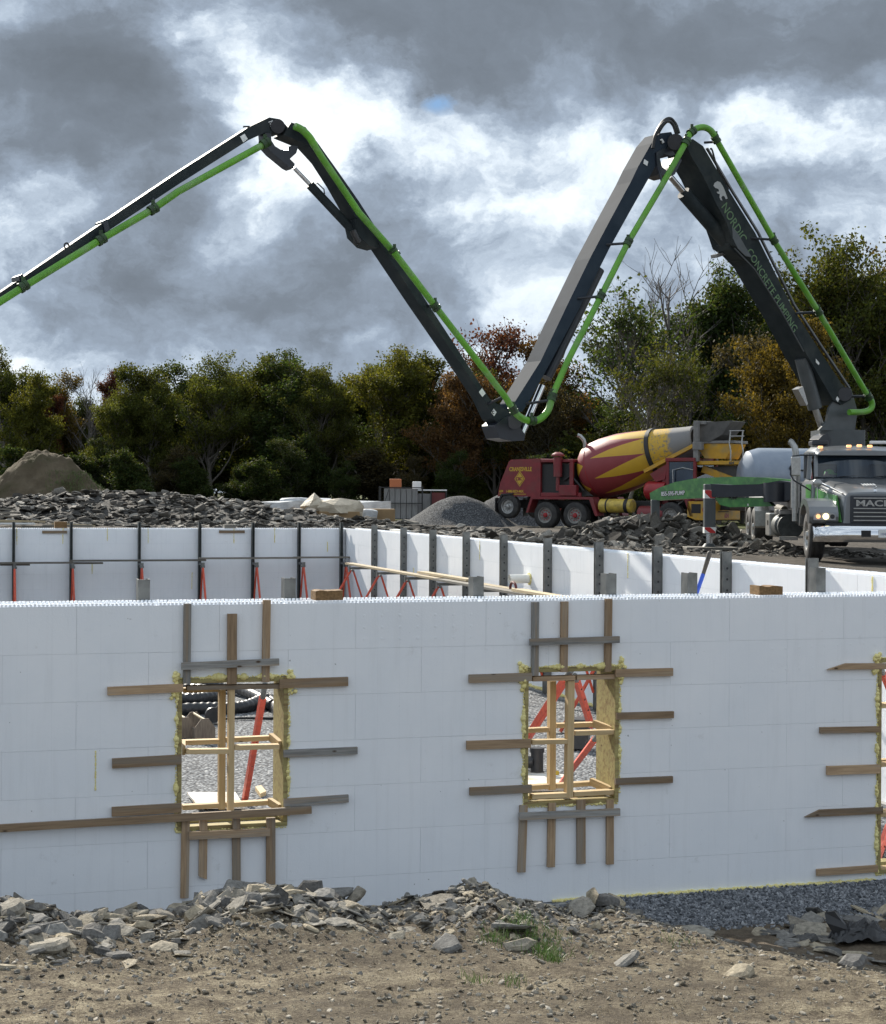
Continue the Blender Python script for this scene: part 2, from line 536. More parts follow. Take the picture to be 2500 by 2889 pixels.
SR = S1 + WT - 0.02
SL = lines([(-900, -200, 100), (-200, -60, 20), (-60, -14.0, 3), (-14.0, -13.98, 0.02), (-13.98, -5.6, 0.8), (-5.6, SR - 0.03, 0.065), (SR - 0.03, SR, 0.03), (SR, 20, 0.5), (20, 60, 2), (60, 200, 20), (200, 900, 100)])
TL = lines([(-60, -16, 8), (-16, -9.5, 0.5), (-9.5, 0.1, 0.065), (0.1, 10, 1.2), (10, T1 + WT - 0.05, 1.2), (T1 + WT - 0.05, T1 + WT - 0.02, 0.03), (T1 + WT - 0.02, 75, 0.6), (75, 130, 4), (130, 300, 20), (300, 1500, 150)])


def build_ground():
    vs = []
    for t in TL:
        for s in SL:
            p = B(s, t)
            if -14.0 < s < SR - 0.01 and 0.05 < t < T1 + WT - 0.03: z = -0.05
            else: z = ground_z(p.x, p.y)
            vs.append((p.x, p.y, z))
    n = len(SL); fs = []
    for j in range(len(TL) - 1):
        tm = (TL[j] + TL[j + 1]) / 2
        for i in range(n - 1):
            sm = (SL[i] + SL[i + 1]) / 2
            if -13.99 < sm < SR - 0.02 and 0.15 < tm < T1 + WT - 0.04: continue
            fs.append((j * n + i, j * n + i + 1, (j + 1) * n + i + 1, (j + 1) * n + i))
    m = MB(); m.v = vs; m.f = fs; m.m = [0] * len(fs)
    # material: dry pale soil in front, grey gravel along the wall, dark slaty earth beyond
    mat = bpy.data.materials.new('site_ground'); mat.use_nodes = True
    T = NT(mat.node_tree); b = T.n['Principled BSDF']
    o = T.new('ShaderNodeTexCoord').outputs['Object']
    rel = T.vmath('SUBTRACT', o, tuple(A0))
    t = T.vmath('DOT_PRODUCT', rel, tuple(V), out=1); s = T.vmath('DOT_PRODUCT', rel, tuple(U), out=1)
    nb = T.noise(o, 0.9, 5, 0.6); nm = T.noise(o, 4.0, 6, 0.65); nf = T.noise(o, 38, 5, 0.7); nff = T.noise(o, 120, 3, 0.6)
    soil = T.ramp(T.math('ADD', T.math('MULTIPLY', nm, 0.55), T.math('MULTIPLY', nf, 0.45)), [(0.38, (0.030, 0.024, 0.017)), (0.455, (0.095, 0.075, 0.052)), (0.525, (0.19, 0.158, 0.108)), (0.60, (0.33, 0.285, 0.20))])
    soil = T.mix(T.maprange(nff, 0.46, 0.34), soil, (0.07, 0.056, 0.042))
    soil = T.mix(T.maprange(nff, 0.58, 0.68, 0.0, .6), soil, (0.42, 0.375, 0.29))
    soil = T.mix(T.maprange(T.noise(o, 0.55, 4, .55), .42, .60, 0.0, .55), soil, T.mix(nf, (0.045, 0.036, 0.027), (0.15, 0.125, 0.092)))
    # darker brown earth toward the right and around the rubble
    brown_earth = T.maprange(T.math('ADD', T.math('MULTIPLY', s, 0.30), T.math('ADD', T.math('MULTIPLY', t, 0.22), T.math('MULTIPLY', nb, 1.6))), 0.10, 0.75)
    soil = T.mix(T.math('MULTIPLY', brown_earth, 0.66), soil, T.mix(nf, (0.055, 0.042, 0.032), (0.17, 0.13, 0.095)))
    vor = T.new('ShaderNodeTexVoronoi'); T.l.new(o, vor.inputs['Vector']); vor.inputs['Scale'].default_value = 30
    grav = T.ramp(T.vmath('DOT_PRODUCT', vor.outputs['Color'], (0.4, 0.4, 0.2), out=1), [(0.1, (0.07, 0.076, 0.085)), (0.5, (0.17, 0.18, 0.195)), (0.9, (0.34, 0.35, 0.365))])
    gm = T.maprange(T.math('ADD', t, T.math('MULTIPLY', nm, 0.6)), -1.0, -0.85)
    gm = T.math('MULTIPLY', gm, T.math('LESS_THAN', t, 0.6))
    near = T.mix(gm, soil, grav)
    far = T.ramp(T.math('ADD', T.math('MULTIPLY', T.noise(o, 1.6, 7, 0.7), 0.6), T.math('MULTIPLY', T.noise(o, 9, 4, 0.7), 0.4)), [(0.35, (0.035, 0.031, 0.027)), (0.52, (0.085, 0.074, 0.062)), (0.68, (0.17, 0.15, 0.125))])
    grassy = T.mix(T.noise(o, 3, 4), (0.05, 0.06, 0.018), (0.11, 0.12, 0.04))
    sep = T.new('ShaderNodeSeparateXYZ'); T.l.new(o, sep.inputs[0])
    far = T.mix(T.maprange(T.math('ADD', sep.outputs[1], T.math('MULTIPLY', nb, 14)), 76, 86), far, grassy)
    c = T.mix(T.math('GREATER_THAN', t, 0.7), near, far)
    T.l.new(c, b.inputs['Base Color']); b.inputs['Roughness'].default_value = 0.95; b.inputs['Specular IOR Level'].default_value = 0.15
    h = T.math('ADD', T.math('MULTIPLY', nf, 0.6), T.math('ADD', T.math('MULTIPLY', nff, 0.35), T.math('MULTIPLY', nm, 0.5)))
    bn = T.new('ShaderNodeBump'); bn.inputs['Strength'].default_value = 1.0; bn.inputs['Distance'].default_value = 0.035
    T.l.new(h, bn.inputs['Height']); T.l.new(bn.outputs[0], b.inputs['Normal'])
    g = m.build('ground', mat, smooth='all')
    tag(g, 'bare sunlit soil and gravel ground of the building site', None, None, 'structure')
    return g


GROUND = build_ground()

# gravel floor inside the foundation
def gravel_mat(name, scale, dark=1.0):
    mat = bpy.data.materials.new(name); mat.use_nodes = True
    T = NT(mat.node_tree); b = T.n['Principled BSDF']; o = T.new('ShaderNodeTexCoord').outputs['Object']
    vor = T.new('ShaderNodeTexVoronoi'); T.l.new(o, vor.inputs['Vector']); vor.inputs['Scale'].default_value = scale
    k = T.vmath('DOT_PRODUCT', vor.outputs['Color'], (0.4, 0.4, 0.2), out=1)
    c = T.ramp(k, [(0.08, tuple(dark * x for x in (0.045, 0.05, 0.055))), (0.4, tuple(dark * x for x in (0.16, 0.17, 0.18))), (0.75, tuple(dark * x for x in (0.36, 0.37, 0.38))), (0.95, tuple(dark * x for x in (0.62, 0.62, 0.61)))])
    big = T.noise(o, 0.7, 4, 0.6)
    c = T.mix(T.maprange(big, 0.35, 0.65, 0.0, 0.3), c, tuple(dark * x for x in (0.13, 0.135, 0.14)))
    c = T.mix(T.maprange(vor.outputs['Distance'], 0.35, 0.7, 0.0, 0.85), c, (0.03, 0.03, 0.033))
    T.l.new(c, b.inputs['Base Color']); b.inputs['Roughness'].default_value = 0.9; b.inputs['Specular IOR Level'].default_value = 0.2
    bn = T.new('ShaderNodeBump'); bn.inputs['Strength'].default_value = 1.0; bn.inputs['Distance'].default_value = 0.03; bn.invert = True
    T.l.new(vor.outputs['Distance'], bn.inputs['Height']); T.l.new(bn.outputs[0], b.inputs['Normal'])
    return mat


GRAV = gravel_mat('floor_gravel', 24, 1.25)
gm_ = MB()
NS, NT_ = 60, 90
for j in range(NT_ + 1):
    for i in range(NS + 1):
        s_ = -13.9 + (S1 + 13.9) * i / NS; t_ = 0.2 + (T1 - 0.2) * j / NT_
        p = B(s_, t_)
        gm_.v.append((p.x, p.y, 0.03 + 0.04 * mnoise.noise(Vector((s_ * 0.8, t_ * 0.8, 2)))))
for j in range(NT_):
    for i in range(NS):
        a = j * (NS + 1) + i; gm_.f.append((a, a + 1, a + NS + 2, a + NS + 1)); gm_.m.append(0)
tag(gm_.build('gravel_floor', GRAV, smooth='all'), 'crushed grey gravel floor inside the foundation', None, None, 'structure')

# ------------------------------------------------------------------ foam block walls
CH, BL = 0.4064, 1.2192


def rects_minus(r, holes):
    out = [r]
    for (c0, c1, d0, d1) in holes:
        nx = []
        for (a0, a1, b0, b1) in out:
            if c1 <= a0 or c0 >= a1 or d1 <= b0 or d0 >= b1: nx.append((a0, a1, b0, b1)); continue
            if c0 > a0: nx.append((a0, c0, b0, b1))
            if c1 < a1: nx.append((c1, a1, b0, b1))
            x0, x1 = max(a0, c0), min(a1, c1)
            if d0 > b0: nx.append((x0, x1, b0, d0))
            if d1 < b1: nx.append((x0, x1, d1, b1))
        out = nx
    return out


def icf_wall(name, label, M, a0, a1, sg, holes, phase, gap):
    """local: x along the wall, y=0 the face we see (the wall's body lies toward sg*y), z up"""
    w = thing(name, label, 'wall', M=M)
    proto = {}
    nb = 0
    z1 = WH; row = 0
    while z1 > 0.01:
        z0 = max(0.0, z1 - CH)
        a = a0 - BL - (phase + row * BL * 0.5) % BL
        a = math.floor((a0 - phase - (row % 2) * BL / 2) / BL) * BL + phase + (row % 2) * BL / 2
        while a < a1:
            r = (max(a, a0), min(a + BL, a1), z0, z1)
            if r[1] - r[0] > 0.02:
                rs = rects_minus(r, holes)
                if rs:
                    full = len(rs) == 1 and abs(r[1] - r[0] - BL) < 1e-6 and abs(z1 - z0 - CH) < 1e-6 and rs[0] == r
                    key = 'full' if full else None
                    if full and 'full' in proto: me = proto['full']
                    else:
                        m = MB()
                        for (x0, x1, y0, y1) in rs:
                            g = [gap if abs(x0 - r[0]) < 1e-6 else 0, gap if abs(x1 - r[1]) < 1e-6 else 0, gap if abs(y0 - r[2]) < 1e-6 else 0, gap if abs(y1 - r[3]) < 1e-6 else 0]
                            lo, hi = (x0 + g[0] - r[0], min(0, sg * 0.06), y0 + g[2] - z0), (x1 - g[1] - r[0], max(0, sg * 0.06), y1 - g[3] - z0)
                            m.box(lo, hi)
                        me = m.mesh('foam_block', FOAM)
                        if full: proto['full'] = me
                    jit = random.uniform(-0.0008, 0.0008)
                    link('foam_block', me, w, Matrix.Translation((r[0], jit, z0)), True); nb += 1
            a += BL
        z1 = z0; row += 1
    def slab(nm, y0, y1, ztop, mat, hs):
        m = MB()
        for (x0, x1, b0, b1) in rects_minus((a0 + 0.002, a1 - 0.002, 0.0, ztop), hs):
            m.box((x0, min(sg * y0, sg * y1), b0), (x1, max(sg * y0, sg * y1), b1))
        return m.build(nm, mat, w, local=True)
    slab('block_backing', 0.007, 0.064, WH - 0.004, FOAM_CORE, holes)
    slab('hollow_core', 0.065, WT - 0.066, WH - 0.05, FOAM_CORE, holes)
    slab('opposite_panel', WT - 0.065, WT, WH, FOAM, holes)
    m = MB(); pitch = 0.034 if gap < 0.002 else 0.06
    for yy in (0.014, 0.046, WT - 0.046, WT - 0.014):
        off = random.random() * pitch
        k = int((a1 - a0 - 0.05) / pitch)
        for i in range(k):
            x = a0 + off + i * pitch
            if random.random() < 0.012: continue
            h = 0.020 + random.uniform(-.003, .002)
            m.box((x, sg * yy - 0.009, WH - 0.001), (x + pitch * 0.55, sg * yy + 0.009, WH + h))
    tag(m.build('interlock_teeth', FOAM, w, local=True), kind='stuff')
    return w


# openings in the front wall, from the picture
def opening(x0, x1, y0, y1):
    s0 = FW(x0, (y0 + y1) / 2)[0]; s1 = FW(x1, (y0 + y1) / 2)[0]; xm = (x0 + x1) / 2
    return (s0, s1, FW(xm, y1)[1], FW(xm, y0)[1])


O1 = opening(499, 812, 1912, 2338)
O2 = opening(1478, 1746, 1882, 2270)
_s3 = FW(2475, 2150)[0]
O3 = (_s3, _s3 + 0.98, 0.06, FW(2490, 1858)[1])
MF = Matrix.Translation(A0) @ Matrix.Rotation(TH, 4, 'Z')
ph = FW(1004, 1750)[0] % BL
front_wall = icf_wall('foundation_wall', 'long white foam block front wall with wooden window braces, in shade', MF, -9.0, S1 + WT, 1, [O1, O2, O3], ph, 0.0008)
MBK = Matrix.Translation(B(0, T1)) @ Matrix.Rotation(TH, 4, 'Z')
back_wall = icf_wall('foundation_wall', 'far white foam block wall below the rubble bank', MBK, -9.0, S1 - 0.002, 1, [], 0.3, 0.0022)
MRW = Matrix.Translation(B(S1, 0)) @ Matrix.Rotation(TH + math.pi / 2, 4, 'Z')
right_wall = icf_wall('foundation_wall', 'white foam block side wall running back from the pump truck, streaked with post shadows', MRW, WT + 0.002, T1 + WT, -1, [], 0.55, 0.0018)

# thin lines of cured foam and scuffs left on the walls
m = MB()
random.seed(3)
def foam_line(m, f, p, q, n, r):
    for i in range(n):
        k = i / (n - 1.0)
        c = f(p[0] + (q[0] - p[0]) * k + random.uniform(-r, r) * .25, p[1] + (q[1] - p[1]) * k)
        m.ball(c, r * random.uniform(.7, 1.3), n=6, m=4)
ff = lambda s, z: (s, -0.001, z)
a, b_ = FW(270, 2120), FW(269, 2228); foam_line(m, ff, a, b_, 26, 0.007)
m.build('foam_streak', SPRAY, front_wall, True, local=True)
for (x0, y0, x1, y1) in [(47, 1492, 48, 1535), (178, 1492, 177, 1532), (303, 1492, 303, 1525), (418, 1492, 418, 1532), (660, 1492, 660, 1532), (775, 1492, 775, 1530), (260, 1590, 260, 1618), (542, 1617, 541, 1660), (924, 1530, 924, 1556)]:
    m = MB(); a, b_ = BK(x0, y0), BK(x1, y1); foam_line(m, ff, a, b_, 14, 0.014)
    m.build('foam_streak', SPRAY, back_wall, True, local=True)
for (x0, y0, x1, y1) in [(1354, 1527, 1354, 1578), (1772, 1563, 1772, 1628), (2462, 1628, 2462, 1666), (1168, 1603, 1168, 1615)]:
    m = MB(); a, b_ = RW(x0, y0), RW(x1, y1); foam_line(m, lambda t, z: (t, 0.001, z), a, b_, 14, 0.014)
    m.build('foam_streak', SPRAY, right_wall, True, local=True)
# foam dimples (rows of small plugs)
m = MB()
for (x0, x1, y0, y1, n) in [(1028, 1330, 1737, 1733, 7), (1028, 1330, 1770, 1766, 7), (1028, 1330, 1803, 1797, 7), (2180, 2438, 1831, 1815, 8), (2180, 2294, 1890, 1884, 4), (1545, 1795, 1843, 1838, 6)]:
    for i in range(n):
        s_, z_ = FW(x0 + (x1 - x0) * i / (n - 1), y0 + (y1 - y0) * i / (n - 1))
        m.cyl((s_, -0.0025, z_), (s_, 0.002, z_), 0.011, 0.013, 8)
tag(m.build('plug_row', FOAM, front_wall, local=True), kind='stuff')
# concrete footing under the walls and the foam bead where the wall sits on it
CONC = pm('concrete', (0.33, 0.33, 0.32), (0.24, 0.24, 0.235), 0.85, scale=5, bump=0.004)
ft = MB().box((-9, -0.10, -0.25), (S1 + WT + .1, WT + 0.10, -0.003)).build('footing', CONC, front_wall, local=True)
MB().box((WT + .45, -WT - 0.10, -0.25), (T1 + WT, 0.10, 0.05)).build('footing', CONC, right_wall, local=True)
m = MB(); x = FW(1560, 2550)[0]
while x < S1:
    if not (O3[0] - .02 < x < O3[1] + .02):
        m.ball((x, -0.012 + random.uniform(-.006, .006), 0.006 + random.uniform(-.004, .006)), random.uniform(0.012, 0.026), n=7, m=4)
    x += random.uniform(0.010, 0.022)
m.build('foam_bead', SPRAY, front_wall, True, local=True)
m = MB(); x = 6.0
while x < T1:
    m.ball((x, 0.02, 0.07 + random.uniform(-.01, .012)), random.uniform(0.02, 0.04), n=6, m=4); x += random.uniform(0.03, 0.06)
m.build('foam_bead', SPRAY, right_wall, True, local=True)

# ------------------------------------------------------------------ window bucks with their strap boards
def LFt(px, py, t):                                        # pixel -> world point on the plane t
    s, z = FW(px, py, t); return B(s, t, z)


def spray_round(parent, O, seed, skip_bottom=False):
    random.seed(seed); m = MB()
    def bead(p, q, amp):
        L = math.hypot(q[0] - p[0], q[1] - p[1]); n = int(L / 0.014); ph1 = random.random() * 9
        for i in range(n):
            k = i / n; lump = 0.5 + 0.5 * math.sin(ph1 + k * L * 23 + 1.7 * math.sin(k * L * 9 + ph1))
            r = 0.007 + amp * 1.25 * lump * lump * random.uniform(.5, 1.5)
            m.ball((p[0] + (q[0] - p[0]) * k + random.uniform(-.006, .006), random.uniform(-.012, .002), p[1] + (q[1] - p[1]) * k + random.uniform(-.006, .006)), r, n=7, m=4)
    s0, s1, z0, z1 = O
    bead((s0 - .004, z0), (s0 - .004, z1), 0.012); bead((s0, z1 + .006), (s1, z1 + .006), 0.017); bead((s1 + .006, z0 + .1), (s1 + .006, z1), 0.009); bead((s0, z0 - .004), (s1, z0 - .004), 0.005)
    for (cx, cz) in ((s0 - .02, z1 + .01), (s0 - .025, z1 - .12), (s1 + .02, z1 + .005), (s1 + .022, z1 - .1)):
        for i in range(16):
            m.ball((cx + random.gauss(0, .014), random.uniform(-.022, 0), cz + random.gauss(0, .026)), random.uniform(.010, .024), n=8, m=5)
    return m.build('spray_foam', SPRAY, parent, 'all', M=MF)


def buck(name, label, O, seed, right=True):
    s0, s1, z0, z1 = O
    w = thing(name, label, 'window frame', B((s0 + s1) / 2, 0, z0))
    e = 0.003; d0, d1 = -0.012, WT + 0.015
    def lining(nm, a, b):
        MB().box((a[0], d0, a[1]), (b[0], d1, b[1])).build(nm, LUMT, w, M=MF, bevel=0.003)
    lining('jamb_board', (s0 + e, z0 + 0.041), (s0 + 0.041, z1 - e))
    if right: lining('jamb_board', (s1 - 0.041, z0 + 0.041), (s1 - e, z1 - e))
    lining('head_board', (s0 + 0.043, z1 - 0.041), (s1 - 0.043, z1 - e))
    for (a, b) in ((d0, 0.10), (0.32, d1)):
        MB().box((s0 + e, a, z0 + e), (s1 - e, b, z0 + 0.039)).build('sill_board', LUMT, w, M=MF, bevel=0.003)
    spray_round(w, O, seed)
    return w


def strap(parent, cx, cy, sc, x0, y0, x1, y1, wpx, t=-0.021, mat=None, nm='strap_board', notch=None, th=0.036):
    p = LFt(cx + sc * x0, cy + sc * y0, t); q = LFt(cx + sc * x1, cy + sc * y1, t)
    wm = wpx * sc / 312.0
    return board(nm, p, q, wm, th, -V, mat or LUM, parent, notch=notch)


W1 = buck('window_buck', 'boxed window opening with dark side boards and a long ledger board, left of the two', O1, 11)
G = LUMG
C6 = (250, 1650, 0.4743)
for (x0, y0, x1, y1, w_, mt) in [(588, 112, 583, 588, 42, G), (854, 172, 852, 590, 54, None), (1060, 90, 1052, 578, 44, None),
    (112, 632, 562, 612, 46, None), (1135, 588, 1542, 574, 52, None), (140, 1062, 552, 1038, 54, None), (1160, 1004, 1598, 985, 42, G),
    (138, 1350, 552, 1325, 52, None), (1160, 1296, 1545, 1270, 44, G), (577, 1405, 570, 1862, 46, None), (878, 1390, 880, 1840, 46, None), (1083, 1385, 1083, 1900, 52, None)]:
    strap(W1, *C6, x0, y0, x1, y1, w_, mat=mt)
strap(W1, *C6, 678, 1752, 683, 1398, 46, notch=0.03)
strap(W1, *C6, 552, 484, 1132, 458, 40, t=-0.059, mat=G)
strap(W1, *C6, 597, 1492, 1078, 1470, 44, t=-0.059)
strap(W1, *C6, -620, 1454, 1325, 1338, 42, t=-0.064, nm='ledger_board')
# bracing lumber inside the opening: an outer and an inner ladder of studs
def stud(parent, C, x0, y0, x1, y1, wpx, t, mat=LUMN, nm='brace_stud', th=0.085):
    return strap(parent, *C, x0, y0, x1, y1, wpx, t=t, mat=mat, nm=nm, th=th)
TO, TI = 0.05, 0.38
stud(W1, C6, 582, 612, 1135, 602, 26, TO - .01, LUM)
stud(W1, C6, 848, 618, 843, 1345, 34, TO + .005)
stud(W1, C6, 793, 622, 790, 1332, 38, TI)
for (x0, y0, x1, y1, t) in [(577, 990, 828, 987, TO), (866, 966, 1130, 960, TO), (556, 937, 772, 930, TI), (815, 922, 1072, 910, TI), (556, 1322, 772, 1310, TI), (815, 1308, 1072, 1292, TI), (560, 626, 770, 620, TI + .01)]:
    stud(W1, C6, x0, y0, x1, y1, 27, t)
def ret(parent, C, x0, y0, t0, x1, y1, t1, w=0.04, h=0.07):
    p = LFt(C[0] + C[2] * x0, C[1] + C[2] * y0, t0); q = LFt(C[0] + C[2] * x1, C[1] + C[2] * y1, t1)
    return board('brace_return', p, q, w, h, (0, 0, 1), LUMN, parent)
ret(W1, C6, 1140, 952, TO + .03, 1085, 905, TI - .03); ret(W1, C6, 1140, 1330, TO + .03, 1078, 1290, TI - .03); ret(W1, C6, 566, 990, TO + .03, 566, 945, TI - .03, 0.03)

W2 = buck('window_buck', 'boxed window opening with grey cross boards above and below, right of the two', O2, 23)
C7 = (1250, 1650, 0.449)
for (x0, y0, x1, y1, w_, mt) in [(580, 108, 576, 570, 46, G), (763, 105, 758, 548, 48, None), (1040, 88, 1034, 545, 46, None),
    (163, 590, 555, 578, 52, None), (1082, 555, 1442, 547, 50, None), (1087, 825, 1447, 815, 44, None), (148, 1008, 550, 995, 54, None), (168, 1298, 555, 1280, 48, None), (1082, 1237, 1441, 1222, 42, None),
    (506, 1385, 492, 1805, 50, None), (684, 1370, 677, 1772, 50, None), (866, 1350, 867, 1752, 56, None), (1048, 1350, 1048, 1755, 48, None)]:
    strap(W2, *C7, x0, y0, x1, y1, w_, mat=mt)
strap(W2, *C7, 545, 360, 1107, 343, 42, t=-0.059, mat=G)
strap(W2, *C7, 478, 1456, 1110, 1427, 46, t=-0.059, mat=G)
stud(W2, C7, 556, 590, 822, 582, 30, TO - .01, LUM); stud(W2, C7, 832, 582, 1082, 574, 30, TO - .01, LUM)
stud(W2, C7, 798, 600, 788, 1335, 44, TO + .005); stud(W2, C7, 683, 602, 680, 1285, 42, TI)
for (x0, y0, x1, y1, t) in [(552, 987, 772, 982, TO), (822, 930, 1078, 922, TO), (530, 914, 658, 908, TI), (708, 884, 940, 876, TI), (552, 1328, 768, 1318, TO), (815, 1312, 1068, 1298, TO), (527, 1272, 658, 1264, TI), (706, 1262, 936, 1246, TI)]:
    stud(W2, C7, x0, y0, x1, y1, 29, t)
ret(W2, C7, 1066, 915, TO + .03, 950, 872, TI - .03); ret(W2, C7, 1056, 1292, TO + .03, 930, 1236, TI - .03)
for (x, y) in ((600, 1362), (800, 1352), (1020, 1345)):
    strap(W2, *C7, x, y, x + 50, y - 2, 20, t=TO + .05, mat=LUM, nm='shim_block', th=.06)

W3 = buck('door_buck', 'tall boxed doorway opening at the right edge of the white front wall', O3, 31)
C8 = (1700, 1650, 0.4587)
strap(W3, *C8, 1383, 502, 1745, 500, 40, notch=0.20); strap(W3, *C8, 1338, 895, 1706, 888, 40); strap(W3, *C8, 1380, 1142, 1704, 1132, 58)
strap(W3, *C8, 1245, 1408, 1720, 1386, 44, notch=0.16); strap(W3, *C8, 1318, 1770, 1690, 1744, 44)
for (y, t) in ((745, TO), (738, TI), (1105, TO), (1085, TI), (1412, TO), (1395, TI), (1745, TO), (1712, TI)):
    stud(W3, C8, 1700, y, 2080, y - 22, 27, t)
# ------------------------------------------------------------------ stones
def stone_proto(seed, flat):
    rnd = random.Random(seed); n = rnd.choice((5, 6, 7))
    ang = sorted(2 * math.pi * (i + rnd.uniform(-.32, .32)) / n for i in range(n))
    el = rnd.uniform(1.0, 1.7)
    ring = [(rnd.uniform(.62, 1.0) * math.cos(a) * el, rnd.uniform(.62, 1.0) * math.sin(a)) for a in ang]
    h = flat * rnd.uniform(.7, 1.3); vs = []
    tx, ty = rnd.uniform(-.15, .15), rnd.uniform(-.15, .15)
    for lvl, k in ((-h, rnd.uniform(.7, .95)), (-h * .25, 1.0), (h * .45, rnd.uniform(.9, 1.0)), (h, rnd.uniform(.62, .85))):
        for (x, y) in ring:
            vs.append((x * k + rnd.uniform(-.05, .05), y * k + rnd.uniform(-.05, .05), lvl + (tx * x + ty * y) * (1 if lvl > 0 else .3) + rnd.uniform(-.08, .08) * h))
    fs = []
    for l in range(3):
        for i in range(n):
            fs.append((l * n + i, l * n + (i + 1) % n, (l + 1) * n + (i + 1) % n, (l + 1) * n + i))
    vs.append((rnd.uniform(-.2, .2), rnd.uniform(-.2, .2), h * rnd.uniform(.9, 1.2)))
    for i in range(n): fs.append((3 * n + i, 3 * n + (i + 1) % n, 4 * n))
    fs.append(tuple(range(n - 1, -1, -1)))
    return np.array(vs), fs


def stone_mat(name, cols, contrast=1.0):
    mat = bpy.data.materials.new(name); mat.use_nodes = True
    T = NT(mat.node_tree); b = T.n['Principled BSDF']
    geo = T.new('ShaderNodeNewGeometry'); oi = T.new('ShaderNodeObjectInfo')
    o = T.new('ShaderNodeTexCoord').outputs['Object']
    k = T.math('FRACT', T.math('ADD', geo.outputs['Random Per Island'], T.math('MULTIPLY', oi.outputs['Random'], 7.31)))
    c = T.ramp(k, [(i / (len(cols) - 1.0), x) for i, x in enumerate(cols)])
    nd = T.noise(geo.outputs['Position'], 26, 5, 0.7)
    c = T.mix(1.0, c, T.ramp(nd, [(0.3, 0.55), (0.7, 1.35)]), 'MULTIPLY')
    T.l.new(c, b.inputs['Base Color']); b.inputs['Roughness'].default_value = 0.85; b.inputs['Specular IOR Level'].default_value = 0.12
    bn = T.new('ShaderNodeBump'); bn.inputs['Strength'].default_value = 0.8; bn.inputs['Distance'].default_value = 0.012
    T.l.new(T.noise(geo.outputs['Position'], 60, 4, 0.7), bn.inputs['Height']); T.l.new(bn.outputs[0], b.inputs['Normal'])
    return mat


ROCK = stone_mat('grey_tan_stone', [(0.095, 0.093, 0.09), (0.165, 0.16, 0.15), (0.23, 0.22, 0.20), (0.29, 0.265, 0.22), (0.38, 0.325, 0.235), (0.135, 0.132, 0.128), (0.26, 0.25, 0.23)])
SLATE = stone_mat('dark_slate', [(0.034, 0.031, 0.027), (0.085, 0.078, 0.069), (0.15, 0.139, 0.123), (0.34, 0.32, 0.285), (0.055, 0.05, 0.044), (0.11, 0.102, 0.09)])
SLROCK = ROCK
PEB = stone_mat('pebble_stone', [(0.15, 0.13, 0.10), (0.24, 0.21, 0.165), (0.36, 0.325, 0.265), (0.20, 0.18, 0.15), (0.46, 0.42, 0.355)])
GRAVS = stone_mat('trench_gravel', [(0.08, 0.085, 0.095), (0.16, 0.17, 0.185), (0.25, 0.26, 0.28), (0.36, 0.37, 0.385)])
PRO = {'chunk': [stone_proto(i, .42) for i in range(10)], 'slab': [stone_proto(40 + i, .17) for i in range(12)], 'peb': [stone_proto(80 + i, .36) for i in range(8)], 'flake': [stone_proto(120 + i, .075) for i in range(14)]}
PROME = {}
for k_, lst in PRO.items():
    for i, (v, f) in enumerate(lst):
        for mt in (ROCK, SLATE):
            me = bpy.data.meshes.new('stone'); me.from_pydata([tuple(x) for x in v], [], f); me.materials.append(mt); me.update(); PROME[(k_, i, mt.name)] = me


def rotm(tilt, rnd, slope=None):
    E = Euler((rnd.gauss(0, tilt), rnd.gauss(0, tilt), rnd.uniform(0, 6.283))).to_matrix()
    if slope is not None:
        E = Vector((0, 0, 1)).rotation_difference(slope).to_matrix() @ E
    return E


def scatter(parent, items, mat, nbig, name='stone', stuffname='small_stones', stuff_parent=True):
    """items: (pos, size, kind, rot3x3). The nbig largest are objects, the rest is one joined part"""
    items = sorted(items, key=lambda x: -x[4])
    for (p, s, kd, R, vis) in items[:nbig]:
        i = random.randrange(len(PRO[kd]))
        o = link(name, PROME[(kd, i, mat.name)], parent, Matrix.Translation(p) @ R.to_4x4() @ Matrix.Scale(s, 4))
    rest = items[nbig:]
    if rest:
        m = MB(); vv = []; off = 0
        for (p, s, kd, R, vis) in rest:
            v, f = PRO[kd][random.randrange(len(PRO[kd]))]
            w = (v * s) @ np.array(R.transposed()) + np.array(p)
            vv.append(w)
            for q in f: m.f.append(tuple(a + off for a in q))
            off += len(v)
        m.v = [tuple(x) for x in np.vstack(vv)]; m.m = [0] * len(m.f)
        o = m.build(stuffname, mat, parent)
        tag(o, kind='stuff')
        return o


def gslope(x, y, e=0.12):
    return Vector((ground_z(x - e, y, False) - ground_z(x + e, y, False), ground_z(x, y - e, False) - ground_z(x, y + e, False), 2 * e)).normalized()


# ---- windrow of broken rock along the edge of the trench, foreground
rnd = random.Random(5)
def ridge_items(px0, px1, n, smin, smax, tmin, tmax, pile, tilt=.35, pw=2.2):
    out = []
    s0, s1 = FW(px0, 2600, -3.2)[0], FW(px1, 2600, -3.2)[0]
    for _ in range(n):
        s = rnd.uniform(s0, s1); t = rnd.triangular(tmin, tmax, -3.15)
        p = B(s, t); sz = smin + (smax - smin) * rnd.random() ** pw
        lift = pile * max(0, 1 - abs(t + 3.1) / 0.8) * rnd.random()
        z = ground_z(p.x, p.y) + lift - sz * .06
        out.append(((p.x, p.y, z), sz, rnd.choice(('slab', 'slab', 'flake', 'slab', 'flake', 'slab', 'flake', 'chunk')), rotm(tilt, rnd, gslope(p.x, p.y)), sz / p.y))
    return out


